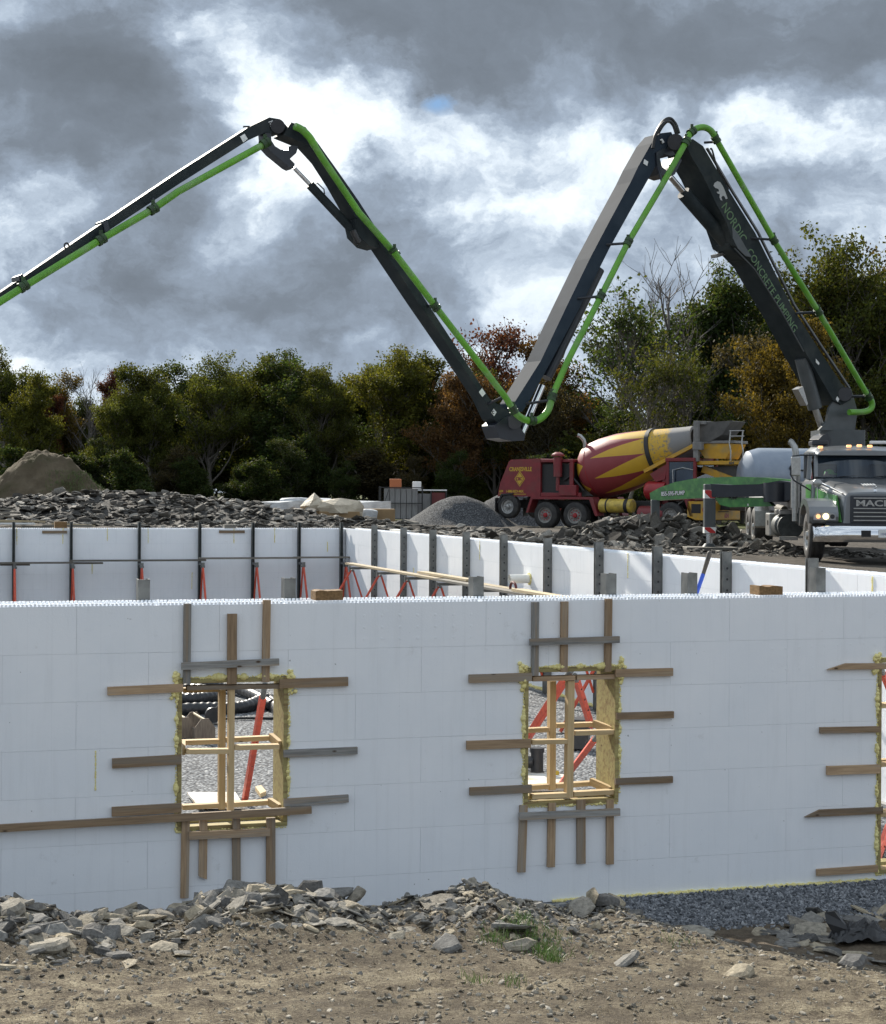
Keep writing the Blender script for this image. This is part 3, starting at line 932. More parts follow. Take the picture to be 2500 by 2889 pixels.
RID = thing('rubble_ridge', 'ridge of broken grey and tan slabs heaped in front of the white wall', 'rubble', B(-0.5, -3.1, 0.6))
items = ridge_items(-250, 520, 480, .018, .105, -4.4, -2.4, .03) + ridge_items(540, 1030, 430, .018, .11, -3.9, -2.5, .05) + ridge_items(1020, 1180, 110, .02, .08, -4.0, -2.4, .02)
items += ridge_items(1160, 1520, 480, .012, .06, -4.2, -2.4, .05) + ridge_items(1480, 1800, 220, .014, .06, -4.0, -2.4, .02) + ridge_items(-300, 1900, 6500, .005, .026, -5.0, -2.2, .02, .6, 1.8)
items += ridge_items(1780, 2500, 160, .015, .05, -5.2, -2.6, .0, .4, 2)
# single large stones that can be picked out
for (px, py, Z, sz, kd, tl) in [(130, 2690, 10.55, .17, 'slab', .12), (105, 2625, 10.9, .135, 'slab', .5), (165, 2625, 10.8, .12, 'slab', .3), (200, 2590, 11.2, .14, 'slab', .9), (60, 2580, 11.3, .12, 'slab', .4), (30, 2605, 11.1, .12, 'chunk', .5),
        (690, 2500, 12.1, .17, 'slab', .5), (770, 2495, 12.2, .16, 'slab', .3), (640, 2545, 11.9, .17, 'slab', .4), (735, 2560, 11.7, .15, 'slab', .7), (940, 2505, 12.2, .15, 'slab', .5), (1000, 2520, 12.2, .10, 'slab', .3), (590, 2535, 12.0, .13, 'slab', .6), (870, 2535, 11.9, .13, 'slab', .6),
        (1240, 2530, 12.0, .15, 'slab', .3), (1670, 2527, 12.4, .11, 'slab', .9), (1705, 2532, 12.45, .11, 'chunk', .4), (1735, 2540, 12.5, .09, 'chunk', .4), (1640, 2545, 12.3, .11, 'slab', .5), (1755, 2707, 10.6, .12, 'slab', .2), (2085, 2775, 10.2, .10, 'chunk', .3), (1965, 2612, 12.4, .16, 'slab', .12),
        (1465, 2655, 11.0, .09, 'chunk', .3), (1440, 2612, 11.4, .12, 'slab', .5), (1265, 2650, 11.0, .11, 'slab', .3), (335, 2690, 10.5, .09, 'slab', .2), (2405, 2705, 11.6, .10, 'chunk', .3)]:
    p = P(px, py, Z); z = min(max(ground_z(p.x, p.y) + sz * .02, p.z - sz * .3), ground_z(p.x, p.y) + .09)
    items.append(((p.x, p.y, z), sz, kd, rotm(tl, rnd), 9))
scatter(RID, items, ROCK, 300)

# ---- loose stones and pebbles on the pad in front
rnd = random.Random(9); pit = []
for _ in range(14000):
    Z = rnd.uniform(7.6, 12.2); px = rnd.uniform(-60, 2560)
    x = (px - 1250) / F * Z
    s_, t_ = st(x, Z)
    if t_ > -3.0: continue
    if mnoise.noise(Vector((x * 1.1, Z * 1.1, 4))) + rnd.uniform(-.5, .5) < -0.1: continue
    sz = .0035 + .020 * rnd.random() ** 6
    pit.append(((x, Z, ground_z(x, Z) + sz * .25), sz, 'peb', rotm(.5, rnd), sz))
m = MB(); vv = []; off = 0
for (p, s, kd, R, vis) in pit:
    v, f = PRO[kd][rnd.randrange(8)]; vv.append((v * s) @ np.array(R.transposed()) + np.array(p))
    for q in f: m.f.append(tuple(a + off for a in q))
    off += len(v)
m.v = [tuple(x) for x in np.vstack(vv)]; m.m = [0] * len(m.f)
tag(m.build('pebbles', PEB), 'pale pebbles scattered over the dry soil in front', 'pebbles', None, 'stuff')

# ---- gravel and slabs in the trench at the foot of the wall, right
rnd = random.Random(12); pit = []
for _ in range(9000):
    s = rnd.uniform(1.2, 5.2); t = rnd.uniform(-1.5, -0.02)
    p = B(s, t); sz = rnd.uniform(.010, .022)
    if t < -1.05 and rnd.random() < (-1.05 - t) * 2.2: continue
    pit.append(((p.x, p.y, ground_z(p.x, p.y) + sz * .2), sz, 'peb', rotm(.8, rnd), sz))
m = MB(); vv = []; off = 0
for (p, s, kd, R, vis) in pit:
    v, f = PRO[kd][rnd.randrange(8)]; vv.append((v * s) @ np.array(R.transposed()) + np.array(p))
    for q in f: m.f.append(tuple(a + off for a in q))
    off += len(v)
m.v = [tuple(x) for x in np.vstack(vv)]; m.m = [0] * len(m.f)
tag(m.build('trench_gravel', GRAVS), 'dark blue-grey gravel along the foot of the white wall', 'gravel', None, 'stuff')
SLR = thing('rubble_scatter', 'flat grey slabs lying in the shaded trench by the black plastic', 'rubble', B(3.6, -2.2, 0.1))
items = []
for _ in range(420):
    s_ = rnd.uniform(2.1, 5.0); t_ = rnd.triangular(-3.4, -0.95, -1.7)
    if s_ < 2.8 and t_ > -1.3 - (2.8 - s_): continue
    p = B(s_, t_); sz = .025 + .12 * rnd.random() ** 2.0
    items.append(((p.x, p.y, ground_z(p.x, p.y) + sz * .05), sz, rnd.choice(('slab', 'flake', 'flake')), rotm(.24, rnd), sz))
for (s_, t_, sz) in [(2.75, -1.75, .19), (3.0, -1.35, .14), (3.35, -1.5, .16), (3.1, -2.1, .17), (3.6, -1.9, .18), (4.1, -1.6, .17), (4.2, -2.3, .19), (3.7, -2.6, .15)]:
    p = B(s_, t_); items.append(((p.x, p.y, ground_z(p.x, p.y) + .03), sz, 'slab', rotm(.14, rnd), 9))
scatter(SLR, items, SLROCK, 280)

# ---- far rubble bank behind the back wall
def far_mound(name, label, cat, cx, cy, rx, ry, h, mat, nx=60, ny=26, prof=1.0, nz=.12, seed=1, smooth='all', rot=0.0, base=-.15):
    m = MB(); R = Matrix.Rotation(rot, 3, 'Z')
    def hz(a, b):
        r = math.sqrt(a * a + b * b)
        q = max(0.0, 1 - r) if prof == 'cone' else (1 - sstep(0.0, 1.0, r))
        return h * q
    g = {}
    for j in range(ny + 1):
        for i in range(nx + 1):
            a, b = -1 + 2 * i / nx, -1 + 2 * j / ny
            v = R @ Vector((a * rx, b * ry, 0)); x, y = cx + v.x, cy + v.y
            hh = hz(a, b)
            z = zfar(x, y) + base + hh + (nz * min(1, hh * 2)) * (mnoise.noise(Vector((x * 1.3, y * 1.3, seed))) + .5 * mnoise.noise(Vector((x * 4, y * 4, seed))) + .08 * mnoise.noise(Vector((x * 11, y * 11, seed))))
            m.v.append((x, y, z))
    for j in range(ny):
        for i in range(nx):
            k = j * (nx + 1) + i; m.f.append((k, k + 1, k + nx + 2, k + nx + 1)); m.m.append(0)
    return m, hz, R


DARKE = pm('dark_rubble_earth', (0.03, 0.028, 0.026), (0.06, 0.056, 0.05), 0.9, scale=4, bump=0.05, bscale=5)


def rubble_bank(label, cx, cy, rx, ry, h, n, smin, smax, seed, rot=0.0, lumps=0.25, nbig=300, window=None, name='rubble_bank', tilt=.24, mul=1.0):
    m, hz, R = far_mound(name, label, 'rubble', cx, cy, rx, ry, h, DARKE, seed=seed, nz=lumps, rot=rot)
    t = thing(name, label, 'rubble', (cx, cy, zfar(cx, cy)))
    m.build('mound', DARKE, t, smooth='all')
    r_ = random.Random(seed); items = []
    while len(items) < n:
        a, b = r_.uniform(-1, 1), r_.uniform(-1, .55)
        hh = hz(a, b)
        if hh < .04 * h and r_.random() > .12: continue
        v = R @ Vector((a * rx, b * ry, 0)); x, y = cx + v.x, cy + v.y
        sx = 1250 + x / y * F
        if not -80 < sx < 2580: continue
        sz = smin + (smax - smin) * r_.random() ** 2.2
        z = zfar(x, y) - .15 + hh + (lumps * min(1, hh * 2)) * (mnoise.noise(Vector((x * 1.3, y * 1.3, seed))) + .5 * mnoise.noise(Vector((x * 4, y * 4, seed)))) + sz * .12
        z = max(z, zfar(x, y) + .02)
        items.append(((x, y, z), sz, r_.choice(('flake', 'flake', 'flake', 'slab', 'flake', 'flake', 'chunk')), rotm(tilt, r_), sz / y))
    scatter(t, items, SLATE, nbig)
    return t


rubble_bank('long low bank of dark broken slate behind the far white wall', -11.0, 59.5, 12.0, 6.5, 1.15, 8000, .05, .23, 21, rot=-0.10)
rubble_bank('low spread of slate rubble in front of the wrapped bundles', -2.6, 56.5, 5.6, 3.4, 0.40, 1500, .06, .28, 22, nbig=160)
rubble_bank('pile of dark slate slabs between the mixer and the white side wall', 5.5, 44.9, 4.2, 2.5, 0.80, 2000, .06, .30, 23, rot=-0.35, name='slab_pile', tilt=.5)
rubble_bank('thin scatter of slate around the pump truck outrigger foot', 7.2, 41.5, 4.0, 4.2, 0.16, 700, .03, .13, 24, nbig=120, name='slab_scatter')
rubble_bank('scatter of slate on the muddy track left of the mixer wheels', 1.6, 52.5, 4.2, 4.5, 0.22, 700, .04, .18, 25, nbig=120, name='slab_scatter')

# dirt mound, left
m, hz, R = far_mound('dirt_mound', '', '', *P(128, 1390, 76)[:2], 4.6, 3.6, 2.95, None, seed=31, nz=.26, nx=110, ny=70)
DIRT = pm('mound_dirt', (0.085, 0.068, 0.046), (0.13, 0.105, 0.072), 0.95, scale=1.6, bump=0.06, bscale=5, c3=(0.05, 0.046, 0.024), s3=0.8, spec=.1)
dm = thing('dirt_mound', 'brown dirt mound with grassy flanks at the far left', 'mound', P(128, 1390, 76))
m.build('mound', DIRT, dm, smooth='all')
GRASSM = pm('grass_blade', (0.05, 0.085, 0.018), (0.10, 0.14, 0.03), 0.6, scale=2)
def blades(name, mat, pts, h0, h1, w, seed, lean=.5):
    r_ = random.Random(seed); m = MB()
    for (x, y, z) in pts:
        a = r_.uniform(0, 6.28); h = r_.uniform(h0, h1); l = r_.uniform(0, lean) * h; b = r_.uniform(0, 6.28)
        dx, dy = math.cos(a) * w, math.sin(a) * w; lx, ly = math.cos(b) * l, math.sin(b) * l
        m.add([(x - dx, y - dy, z), (x + dx, y + dy, z), (x + lx * .4 + dx * .7, y + ly * .4 + dy * .7, z + h * .6), (x + lx * .4 - dx * .7, y + ly * .4 - dy * .7, z + h * .6), (x + lx, y + ly, z + h)], [(0, 1, 2, 3), (3, 2, 4)])
    return m
pts = []
r_ = random.Random(2)
for v in m.v:
    if r_.random() < .8 and v[2] - zfar(v[0], v[1]) < 1.9 and v[0] > P(128, 1390, 76).x + .6 + r_.uniform(-.5, .5):
        for _ in range(3): pts.append((v[0] + r_.uniform(-.1, .1), v[1] + r_.uniform(-.1, .1), v[2] - .02))
tag(blades('grass', GRASSM, pts, .06, .16, .012, 3).build('grass', GRASSM, dm), kind='stuff')
# grass sprouting among the rocks in front
pts = []
for (px, py, Z, n, sp) in [(1520, 2640, 11.2, 260, .10), (1480, 2612, 11.5, 160, .07), (1395, 2635, 11.2, 120, .06), (1545, 2665, 10.9, 160, .06), (1560, 2690, 10.7, 60, .04), (1345, 2765, 9.9, 40, .05), (1455, 2780, 9.8, 40, .04), (1900, 2640, 11.4, 30, .06)]:
    c = P(px, py, Z)
    for _ in range(n):
        x, y = c.x + r_.gauss(0, sp), c.y + r_.gauss(0, sp * 1.6); pts.append((x, y, ground_z(x, y) - .005))
FGRASS = pm('fresh_grass', (0.07, 0.15, 0.02), (0.13, 0.22, 0.04), 0.5, scale=3)
tag(blades('grass', FGRASS, pts, .03, .09, .0022, 5, 1.0).build('grass', FGRASS), 'small green grass clump sprouting among the foreground rubble', 'grass', None, 'stuff')
# dry straw stubble on the pad
pts = []
for _ in range(9000):
    Z = r_.uniform(7.6, 11.6); x = (r_.uniform(-60, 2560) - 1250) / F * Z
    if mnoise.noise(Vector((x * .9, Z * .9, 9))) < -.05: continue
    pts.append((x, Z, ground_z(x, Z) - .003))
STRAW = pm('dry_straw', (0.36, 0.29, 0.16), (0.24, 0.18, 0.10), 0.7, scale=3)
tag(blades('dry_stubble', STRAW, pts, .008, .028, .0013, 6, 1.4).build('dry_stubble', STRAW), 'short dry straw stubble over the pale foreground soil', 'stubble', None, 'stuff')

# gravel heaps by the mixer
HEAP = gravel_mat('heap_gravel', 22, 0.5)
for (px, Z, rx, ry, h, lb) in [(1300, 69, 3.1, 2.6, 1.36, 'grey gravel heap beside the wire cages, left of two'), (1450, 73.5, 3.4, 2.6, 1.55, 'grey gravel heap directly behind the red mixer, right of two')]:
    c = P(px, 1420, Z)
    m, hz, R = far_mound('gravel_heap', lb, 'gravel', c.x, c.y, rx, ry, h, HEAP, prof=1.0, seed=int(px), nz=.05, nx=40, ny=40)
    tag(m.build('gravel_heap', HEAP, smooth='all'), lb, 'gravel heap', 'gravel heaps')
# ------------------------------------------------------------------ wall braces: post, bracket, red struts
def make_brace(name, label, steel, h, pw, strut=True, out=1.35, red=0.030, plate=True):
    """local: wall face at y = 0, the room lies toward -y, x along the wall"""
    t = thing(name, label, 'wall brace')
    m = MB(); d = 0.15
    m.box((-pw / 2, -0.012, 0.03), (pw / 2, -0.002, h)); m.box((-pw / 2, -d, 0.03), (-pw / 2 + 0.008, -0.012, h)); m.box((pw / 2 - 0.008, -d, 0.03), (pw / 2, -0.012, h))
    m.box((-pw / 2, -d - 0.001, 0.03), (-pw / 2 + 0.022, -d + .007, h)); m.box((pw / 2 - 0.022, -d - 0.001, 0.03), (pw / 2, -d + .007, h))
    m.build('post', steel, t, local=True)
    m = MB()
    for i in range(int((h - .2) / 0.16)):
        z = .15 + i * 0.16
        m.cyl((-pw / 2 - .001, -d * .5, z), (-pw / 2 + .001, -d * .5, z), 0.018, n=8); m.cyl((pw / 2 - .001, -d * .5, z), (pw / 2 + .001, -d * .5, z), 0.018, n=8)
    m.build('slot_holes', BOLT, t, local=True)
    zb = 1.83
    if strut:
        m = MB().beam((0, -d, zb), (0, -0.74, zb), 0.055, 0.06); m.beam((0, -.74, zb - .09), (0, -.74, zb + .05), .08, .02)
        m.cyl((-.06, -.66, zb - .06), (.06, -.66, zb - .06), .028, n=8)
        m.build('bracket', STEEL, t, local=True)
        a = Vector((0, -.70, zb - .05)); b = Vector((0, -out - .35, .06))
        MB().cyl(a, b, red, n=8).build('strut', REDST, t, local=True, smooth=True)
        MB().cyl(a, a + (b - a) * .16, red * .72, n=8).build('screw_sleeve', STEEL, t, local=True, smooth=True)
        MB().cyl((0, -.64, zb - .05), (0, -.16, .35), red * .8, n=8).build('strut', REDST, t, local=True, smooth=True)
        MB().box((-.08, b.y - .12, .03), (.08, b.y + .12, .05)).build('foot_plate', STEEL, t, local=True)
    return t


BOLT = pm('dark_hole', (0.012, 0.012, 0.014), None, 0.6)
ordn = ['first', 'second', 'third', 'fourth', 'fifth', 'sixth', 'seventh', 'eighth', 'ninth', 'tenth', 'eleventh', 'twelfth']
proto = make_brace('wall_brace', 'x', STEELD, WH + 0.19, 0.075)
tr = tree_of(proto); first = True
for i, px in enumerate([38, 200, 392, 562, 712, 842, 961]):
    s_, z_ = BK(px, 1560); M = Matrix.Translation(B(s_, T1)) @ Matrix.Rotation(TH, 4, 'Z')
    lb = 'dark steel post with red strut bracing the far wall, %s from the left' % ordn[i] if i < 6 else 'dark steel post with red strut beside the far corner of the walls'
    if first: proto.matrix_basis = M; WM[proto] = M; proto['label'] = lb; proto['group'] = 'braces along the far wall'; first = False
    else: dup(proto, M, lb, 'braces along the far wall', tr)
proto = make_brace('wall_brace', 'x', STEEL, WH + 0.17, 0.085); tr = tree_of(proto)
for i, px in enumerate([1064, 1147, 1230, 1325, 1431, 1556, 1701, 1867, 2062, 2306]):
    t_, z_ = RW(px, 1560)
    M = Matrix.Translation(B(S1, t_)) @ Matrix.Rotation(TH - math.pi / 2, 4, 'Z')
    lb = 'grey slotted steel post bracing the white side wall, %s counting from the far corner' % ordn[i]
    if i == 0: proto.matrix_basis = M; WM[proto] = M; proto['label'] = lb; proto['group'] = 'braces along the side wall'
    else: dup(proto, M, lb, 'braces along the side wall', tr)
# posts behind the front wall: only their tops rise above it
proto = make_brace('wall_brace', 'x', STEEL, WH + 0.20, 0.105, False); tr = tree_of(proto)
for i, (px, dz) in enumerate([(405, 0), (816, 0), (1346, 0), (1720, .02), (1948, .02), (2310, .06)]):
    s_, z_ = FW(px, 1640, WT + .05)
    M = Matrix.Translation(B(s_, WT + 0.001, dz)) @ Matrix.Rotation(TH + math.pi, 4, 'Z')
    lb = 'grey steel post top rising behind the front wall, %s from the left' % ordn[i]
    if i == 0: proto.matrix_basis = M; WM[proto] = M; proto['label'] = lb; proto['group'] = 'braces behind the front wall'
    else: dup(proto, M, lb, 'braces behind the front wall', tr)

# scaffold planks on the brackets
def wplank(label, f, p, q, w, z, mat, th=0.045, off=.45):
    a, b = f(p, z), f(q, z)
    o = board('scaffold_plank', a, b, w, th, (0, 0, 1), mat)
    return tag(o, label, 'plank', 'scaffold planks')
zb = 1.89
for (x0, x1, off, dz, mat, lb) in [(-120, 205, .52, .0, PLYD, 'grey scaffold plank along the far wall at the left edge'), (0, 84, .40, -.05, PLYD, 'short dark plank end under the left scaffold plank'), (196, 580, .50, .05, PLYD, 'grey scaffold plank along the far wall, second from left'), (205, 290, .36, -.02, PLYD, 'short weathered plank resting by the second far post'),
        (560, 840, .52, .10, PLYD, 'grey scaffold plank along the far wall, third from left'), (830, 990, .50, .11, PLYD, 'grey scaffold plank ending at the far corner')]:
    s0, s1 = BK(x0, 1588, T1 - off)[0], BK(x1, 1588, T1 - off)[0]
    o = board('scaffold_plank', B(s0, T1 - off, zb + dz), B(s1, T1 - off, zb + dz), .24, .045, (0, 0, 1), mat); tag(o, lb, 'plank', 'scaffold planks')
for (x0, x1, off, dz, mat, lb) in [(985, 1250, .55, .03, PLYW, 'long pale scaffold plank leaving the far corner along the side wall'), (1190, 1330, .38, .09, PLYW, 'short pale plank lapped over the long one on the side wall scaffold'), (1235, 1500, .60, .03, PLYD, 'grey-edged scaffold plank in the middle of the side wall run'), (1240, 1520, .36, .035, PLYW, 'inner pale plank beside the grey-edged scaffold plank'), (1460, 1680, .55, .08, PLYW, 'near end pale plank of the side wall scaffold')]:
    t0, t1 = RW(x0, 1600, S1 - off)[0], RW(x1, 1640, S1 - off)[0]
    o = board('scaffold_plank', B(S1 - off, t0, zb + dz), B(S1 - off, t1, zb + dz), .23, .045, (0, 0, 1), mat); tag(o, lb, 'plank', 'scaffold planks')

# wood blocks on the walls
def wood_block(label, px, py, t, w, d, h, seed):
    s_, _ = FW(px, py, t); r_ = random.Random(seed); m = MB()
    n = 7; top = []
    for i in range(n + 1):
        x = -w / 2 + w * i / n; top.append((x, h + r_.uniform(-.006, .006)))
    poly = [(-w / 2, -d / 2, 0), (w / 2, -d / 2, 0)] + [(x, -d / 2, z) for (x, z) in reversed(top)]
    m.prism(poly, (0, d, 0))
    o = m.build('wood_block', ENDG, M=Matrix.Translation(B(s_, t, WH + 0.021)) @ Matrix.Rotation(TH, 4, 'Z'))
    return tag(o, label, 'wood block', 'wood blocks on the wall top')
ENDG = pm('end_grain_block', (0.26, 0.16, 0.075), (0.14, 0.085, 0.04), 0.8, scale=5, stretch=(8, 2, 8), spec=.2)
wood_block('rough brown wood block on the front wall top, left of two', 922, 1690, .165, .25, .20, .085, 1)
wood_block('rough brown wood block on the front wall top beside the doorway posts, right of two', 2162, 1668, .165, .25, .20, .083, 2)
for (px, lb) in [(172, 'dark wood block sitting on the far wall by the second post'), (650, 'small pale wood block sitting on the far wall top')]:
    s_, z_ = BK(px, 1480)
    o = MB().box((-.16, 0.02, 0), (.16, .28, .17 if px < 300 else .10)).build('wood_block', ENDG if px < 300 else PLYD, M=Matrix.Translation(B(s_, T1, WH + .021)) @ Matrix.Rotation(TH, 4, 'Z'))
    tag(o, lb, 'wood block')
for (x0, x1, y, lb) in [(119, 189, 1501, 'short brown board nailed flat on the far wall, left of two'), (618, 690, 1500, 'short brown board nailed flat on the far wall, right of two')]:
    a, b_ = BK(x0, y), BK(x1, y)
    o = board('nailer_board', B(a[0], T1 - .02, a[1]), B(b_[0], T1 - .02, b_[1]), .075, .036, -V, LUM); tag(o, lb, 'board', 'boards nailed on the far wall')
# long-handled tool leaning on the front wall: blue grip, black shaft
p0 = B(*[FW(1966, 1672, .42)[0], .42, WH - .05]); a = P(1966, 1672, 17.05); b_ = P(1984, 1620, 17.1); c = P(2002, 1562, 17.15)
tl = thing('long_handled_tool', 'blue and black tool handle leaning behind the front wall', 'tool', a)
BLUE = pm('blue_grip', (0.02, 0.07, 0.42), (0.03, 0.09, 0.5), 0.45)
MB().cyl(a + (a - b_) * 1.5, b_, .021, .022, 12).build('grip', BLUE, tl, True)
MB().cyl(b_, c, .020, .026, 12).ball(c, .027, n=12, m=6).build('shaft', pm('worn_black_shaft', (0.03, 0.028, 0.026), (0.09, 0.075, 0.06), .6, scale=14), tl, True)
# white pipe stub through the side wall
t_, z_ = RW(1495, 1633); PVC = pm('white_pvc', (0.78, 0.78, 0.74), (0.7, 0.7, 0.66), .4)
pv = thing('pipe_stub', 'short white plastic pipe stub sticking out of the side wall', 'pipe', B(S1, t_, z_))
m = MB(); e0 = B(S1 + .05, t_, z_); e1 = B(S1 - .42, t_, z_)
m.cyl(e0, e1, .085, n=16, caps=False); m.cyl(e1, e0, .072, n=16, caps=False); m.build('pipe', PVC, pv, True)
m = MB()
for i in range(26):
    a = i * .24; c = B(S1 - .01, t_ + .095 * math.cos(a), z_ + .095 * math.sin(a)); m.ball(c, random.uniform(.012, .03), n=6, m=4)
m.build('foam_collar', SPRAY, pv, 'all')
# red hoop tool on the scaffold
c = RW(1448, 1660, S1 - .5); m = MB()
pts_ = [B(S1 - .5, c[0] + .5 * math.cos(a) * .35, zb + .07 + .13 * math.sin(a)) for a in [i * math.pi / 9 for i in range(10)]]
m.tube(pts_, .026, 8); tag(m.build('strap_coil', pm('dark_red_strap', (0.12, 0.02, 0.02), None, .6), None, True), 'dark red strap coil lying on the side wall scaffold', 'strap')

# ------------------------------------------------------------------ things on the gravel floor
def at_floor(px, py, z=0.05):
    p = ray_plane(px, py, Vector((0, 0, z)), Vector((0, 0, 1))); return p
# large red struts close behind the windows (front wall braces)
def big_strut(label, p, q, r, sleeve=True):
    t = thing('red_strut', label, 'strut', q)
    p, q = Vector(p), Vector(q); k = p.lerp(q, .10)
    m = MB().beam(k, q, r * 1.9, r * 1.9, (0.3, -1, .2)); m.build('tube', REDST, t, bevel=.006)
    MB().cyl(p, k, r * .85, n=10).build('screw_sleeve', STEEL, t, True)
    for f in (.25, .45, .66):
        c = p.lerp(q, f); MB().cyl(c + Vector((.02, -r - .012, 0)), c + Vector((0.02, -r + .01, 0)), .012, n=8).build('pin_hole', BOLT, t)
    return t
big_strut('orange-red strut slanting down through the left window', P(748, 1930, 17.8), at_floor(690, 2262), .034)
big_strut('orange-red strut crossing the upper left of the right window', P(1612, 1890, 18.2), P(1478, 2098, 20.4), .040)
big_strut('orange-red strut falling to the right behind the right window', P(1622, 1905, 18.2), P(1668, 2048, 19.6), .034)
big_strut('orange-red strut at the lower right of the right window', P(1690, 2070, 18.2), at_floor(1580, 2215), .034)
big_strut('orange-red strut seen low through the doorway', P(2512, 2320, 18.6), at_floor(2474, 2424), .034)
big_strut('orange-red strut seen high through the doorway', P(2488, 1890, 18.6), P(2530, 1990, 19.6), .034)
# loops of black corrugated drain pipe
def hose(label, pts, r):
    m = MB(); P3 = [Vector(p) for p in pts]; path = []
    for i in range(len(P3) - 1):
        a, b, c, d = P3[max(0, i - 1)], P3[i], P3[i + 1], P3[min(len(P3) - 1, i + 2)]
        for k in range(28):
            t = k / 28
            path.append(.5 * ((2 * b) + (c - a) * t + (2 * a - 5 * b + 4 * c - d) * t * t + (3 * b - a - 3 * c + d) * t ** 3))
    rs = [r * (1.0 if (i // 2) % 2 else .90) for i in range(len(path))]
    m.tube(path, rs, 10)
    return tag(m.build('drain_pipe', BLACKP, None, True), label, 'pipe', 'black drain pipe coils')
hose('black corrugated pipe curving across the gravel behind the left window', [at_floor(420, 2008, .12), at_floor(560, 2000, .12), at_floor(680, 1997, .12), at_floor(745, 1975, .16), at_floor(772, 1985, .12), at_floor(800, 2030, .12)], .115)
hose('rear loop of black corrugated pipe behind the left window', [at_floor(430, 1958, .12), at_floor(540, 1972, .12), at_floor(610, 1962, .12), at_floor(560, 1945, .12), at_floor(430, 1940, .12)], .115)
hose('black pipe running over the rear loop toward the strut', [at_floor(560, 1928, .14), at_floor(650, 1938, .14), at_floor(720, 1962, .14), at_floor(770, 1990, .14)], .10)
tag(MB().tube([at_floor(545, 2030, .05), at_floor(700, 2026, .05), at_floor(830, 2027, .05)], .022, 6).build('power_cord', BLACKR, None, True), 'thin dark cord lying across the gravel behind the saw', 'cord')
# two open wooden tool boxes
def tool_tote(label, px, py, sc, rz):
    c = at_floor(px, py); t = thing('tool_tote', label, 'tool box', c, rz, 'wooden tool boxes'); W_, D_, H_ = .17 * sc, .46 * sc, .36 * sc
    def gable(y):
        return MB().prism([(-W_, y, 0), (W_, y, 0), (W_, y, H_ * .55), (W_ * .35, y, H_ * .95), (-W_ * .35, y, H_ * .95), (-W_, y, H_ * .55)], (0, .02, 0))
    for y in (-D_, D_ - .02): gable(y).build('end_panel', TOTE, t, local=True)
    for x in (-W_ + .012, W_ - .012): MB().box((x - .012, -D_ + .022, .02), (x + .012, D_ - .022, H_ * .5)).build('side_panel', TOTE, t, local=True)
    MB().box((-W_ + .026, -D_ + .022, .005), (W_ - .026, D_ - .022, .025)).build('bottom_panel', TOTE, t, local=True)
    MB().cyl((0, -D_ + .02, H_ * .88), (0, D_ - .02, H_ * .88), .02, n=8).build('handle_bar', PLYW, t, local=True)
    return t
TOTE = pm('tote_wood', (0.23, 0.185, 0.14), (0.14, 0.11, 0.085), .8, scale=4, stretch=(12, 12, 1.5))
tool_tote('open wooden tool tote with handle bar, on the gravel behind the left window', 562, 2076, .92, .35)
tool_tote('wooden tool tote half hidden by the left window jamb', 508, 2072, .92, .35)
# yellow and black circular saw
c = at_floor(603, 2040); sw = thing('circular_saw', 'yellow and black power saw on the gravel behind the left window', 'saw', c, .5)
YEL = pm('tool_yellow', (0.55, 0.36, 0.02), (0.45, 0.28, 0.02), .45)
MB().cyl((-.03, -.05, .13), (-.03, .0, .13), .13, n=20).build('blade_guard', BLACKP, sw, True, local=True)
MB().cyl((.0, .0, .13), (.0, .14, .13), .085, .065, 16).box((-.06, -.02, .16), (.09, .10, .22)).build('motor_housing', YEL, sw, True, local=True, bevel=.01)
MB().tube([(.03, .04, .2), (.10, .04, .27), (.19, .04, .26), (.22, .04, .16), (.14, .04, .10)], .024, 8).build('handle', BLACKP, sw, True, local=True)
MB().box((-.17, -.09, .0), (.16, .10, .012)).build('base_plate', STEEL, sw, local=True)
# boards and panels lying on the gravel
def flat_panel(name, label, cat, quad, th, mat):
    q = [at_floor(x, y, .09) for x, y in quad]; m = MB().prism(q, (0, 0, -th)); return tag(m.build(name, mat), label, cat)
WHITEP = pm('dusty_white_panel', (0.55, 0.52, 0.46), (0.68, 0.66, 0.62), .7, scale=4, c3=(.45, .34, .22), s3=3)
flat_panel('foam_board', 'dusty pale board lying on the gravel below the left window', 'board', [(528, 2235), (560, 2275), (690, 2275), (664, 2234)], .03, WHITEP)
flat_panel('wood_offcut', 'short pale lumber offcut on the gravel by the left window strut', 'offcut', [(720, 2219), (735, 2239), (751, 2232), (737, 2215)], .05, LUMN)
flat_panel('foam_board', 'white panel with sawdust on the gravel behind the right window', 'board', [(1480, 2178), (1470, 2225), (1590, 2222), (1592, 2185), (1530, 2180)], .04, WHITEP)
flat_panel('foam_board', 'small white slab left of the black pipe fitting', 'board', [(1470, 2150), (1470, 2166), (1508, 2164), (1504, 2152)], .04, WHITEP)
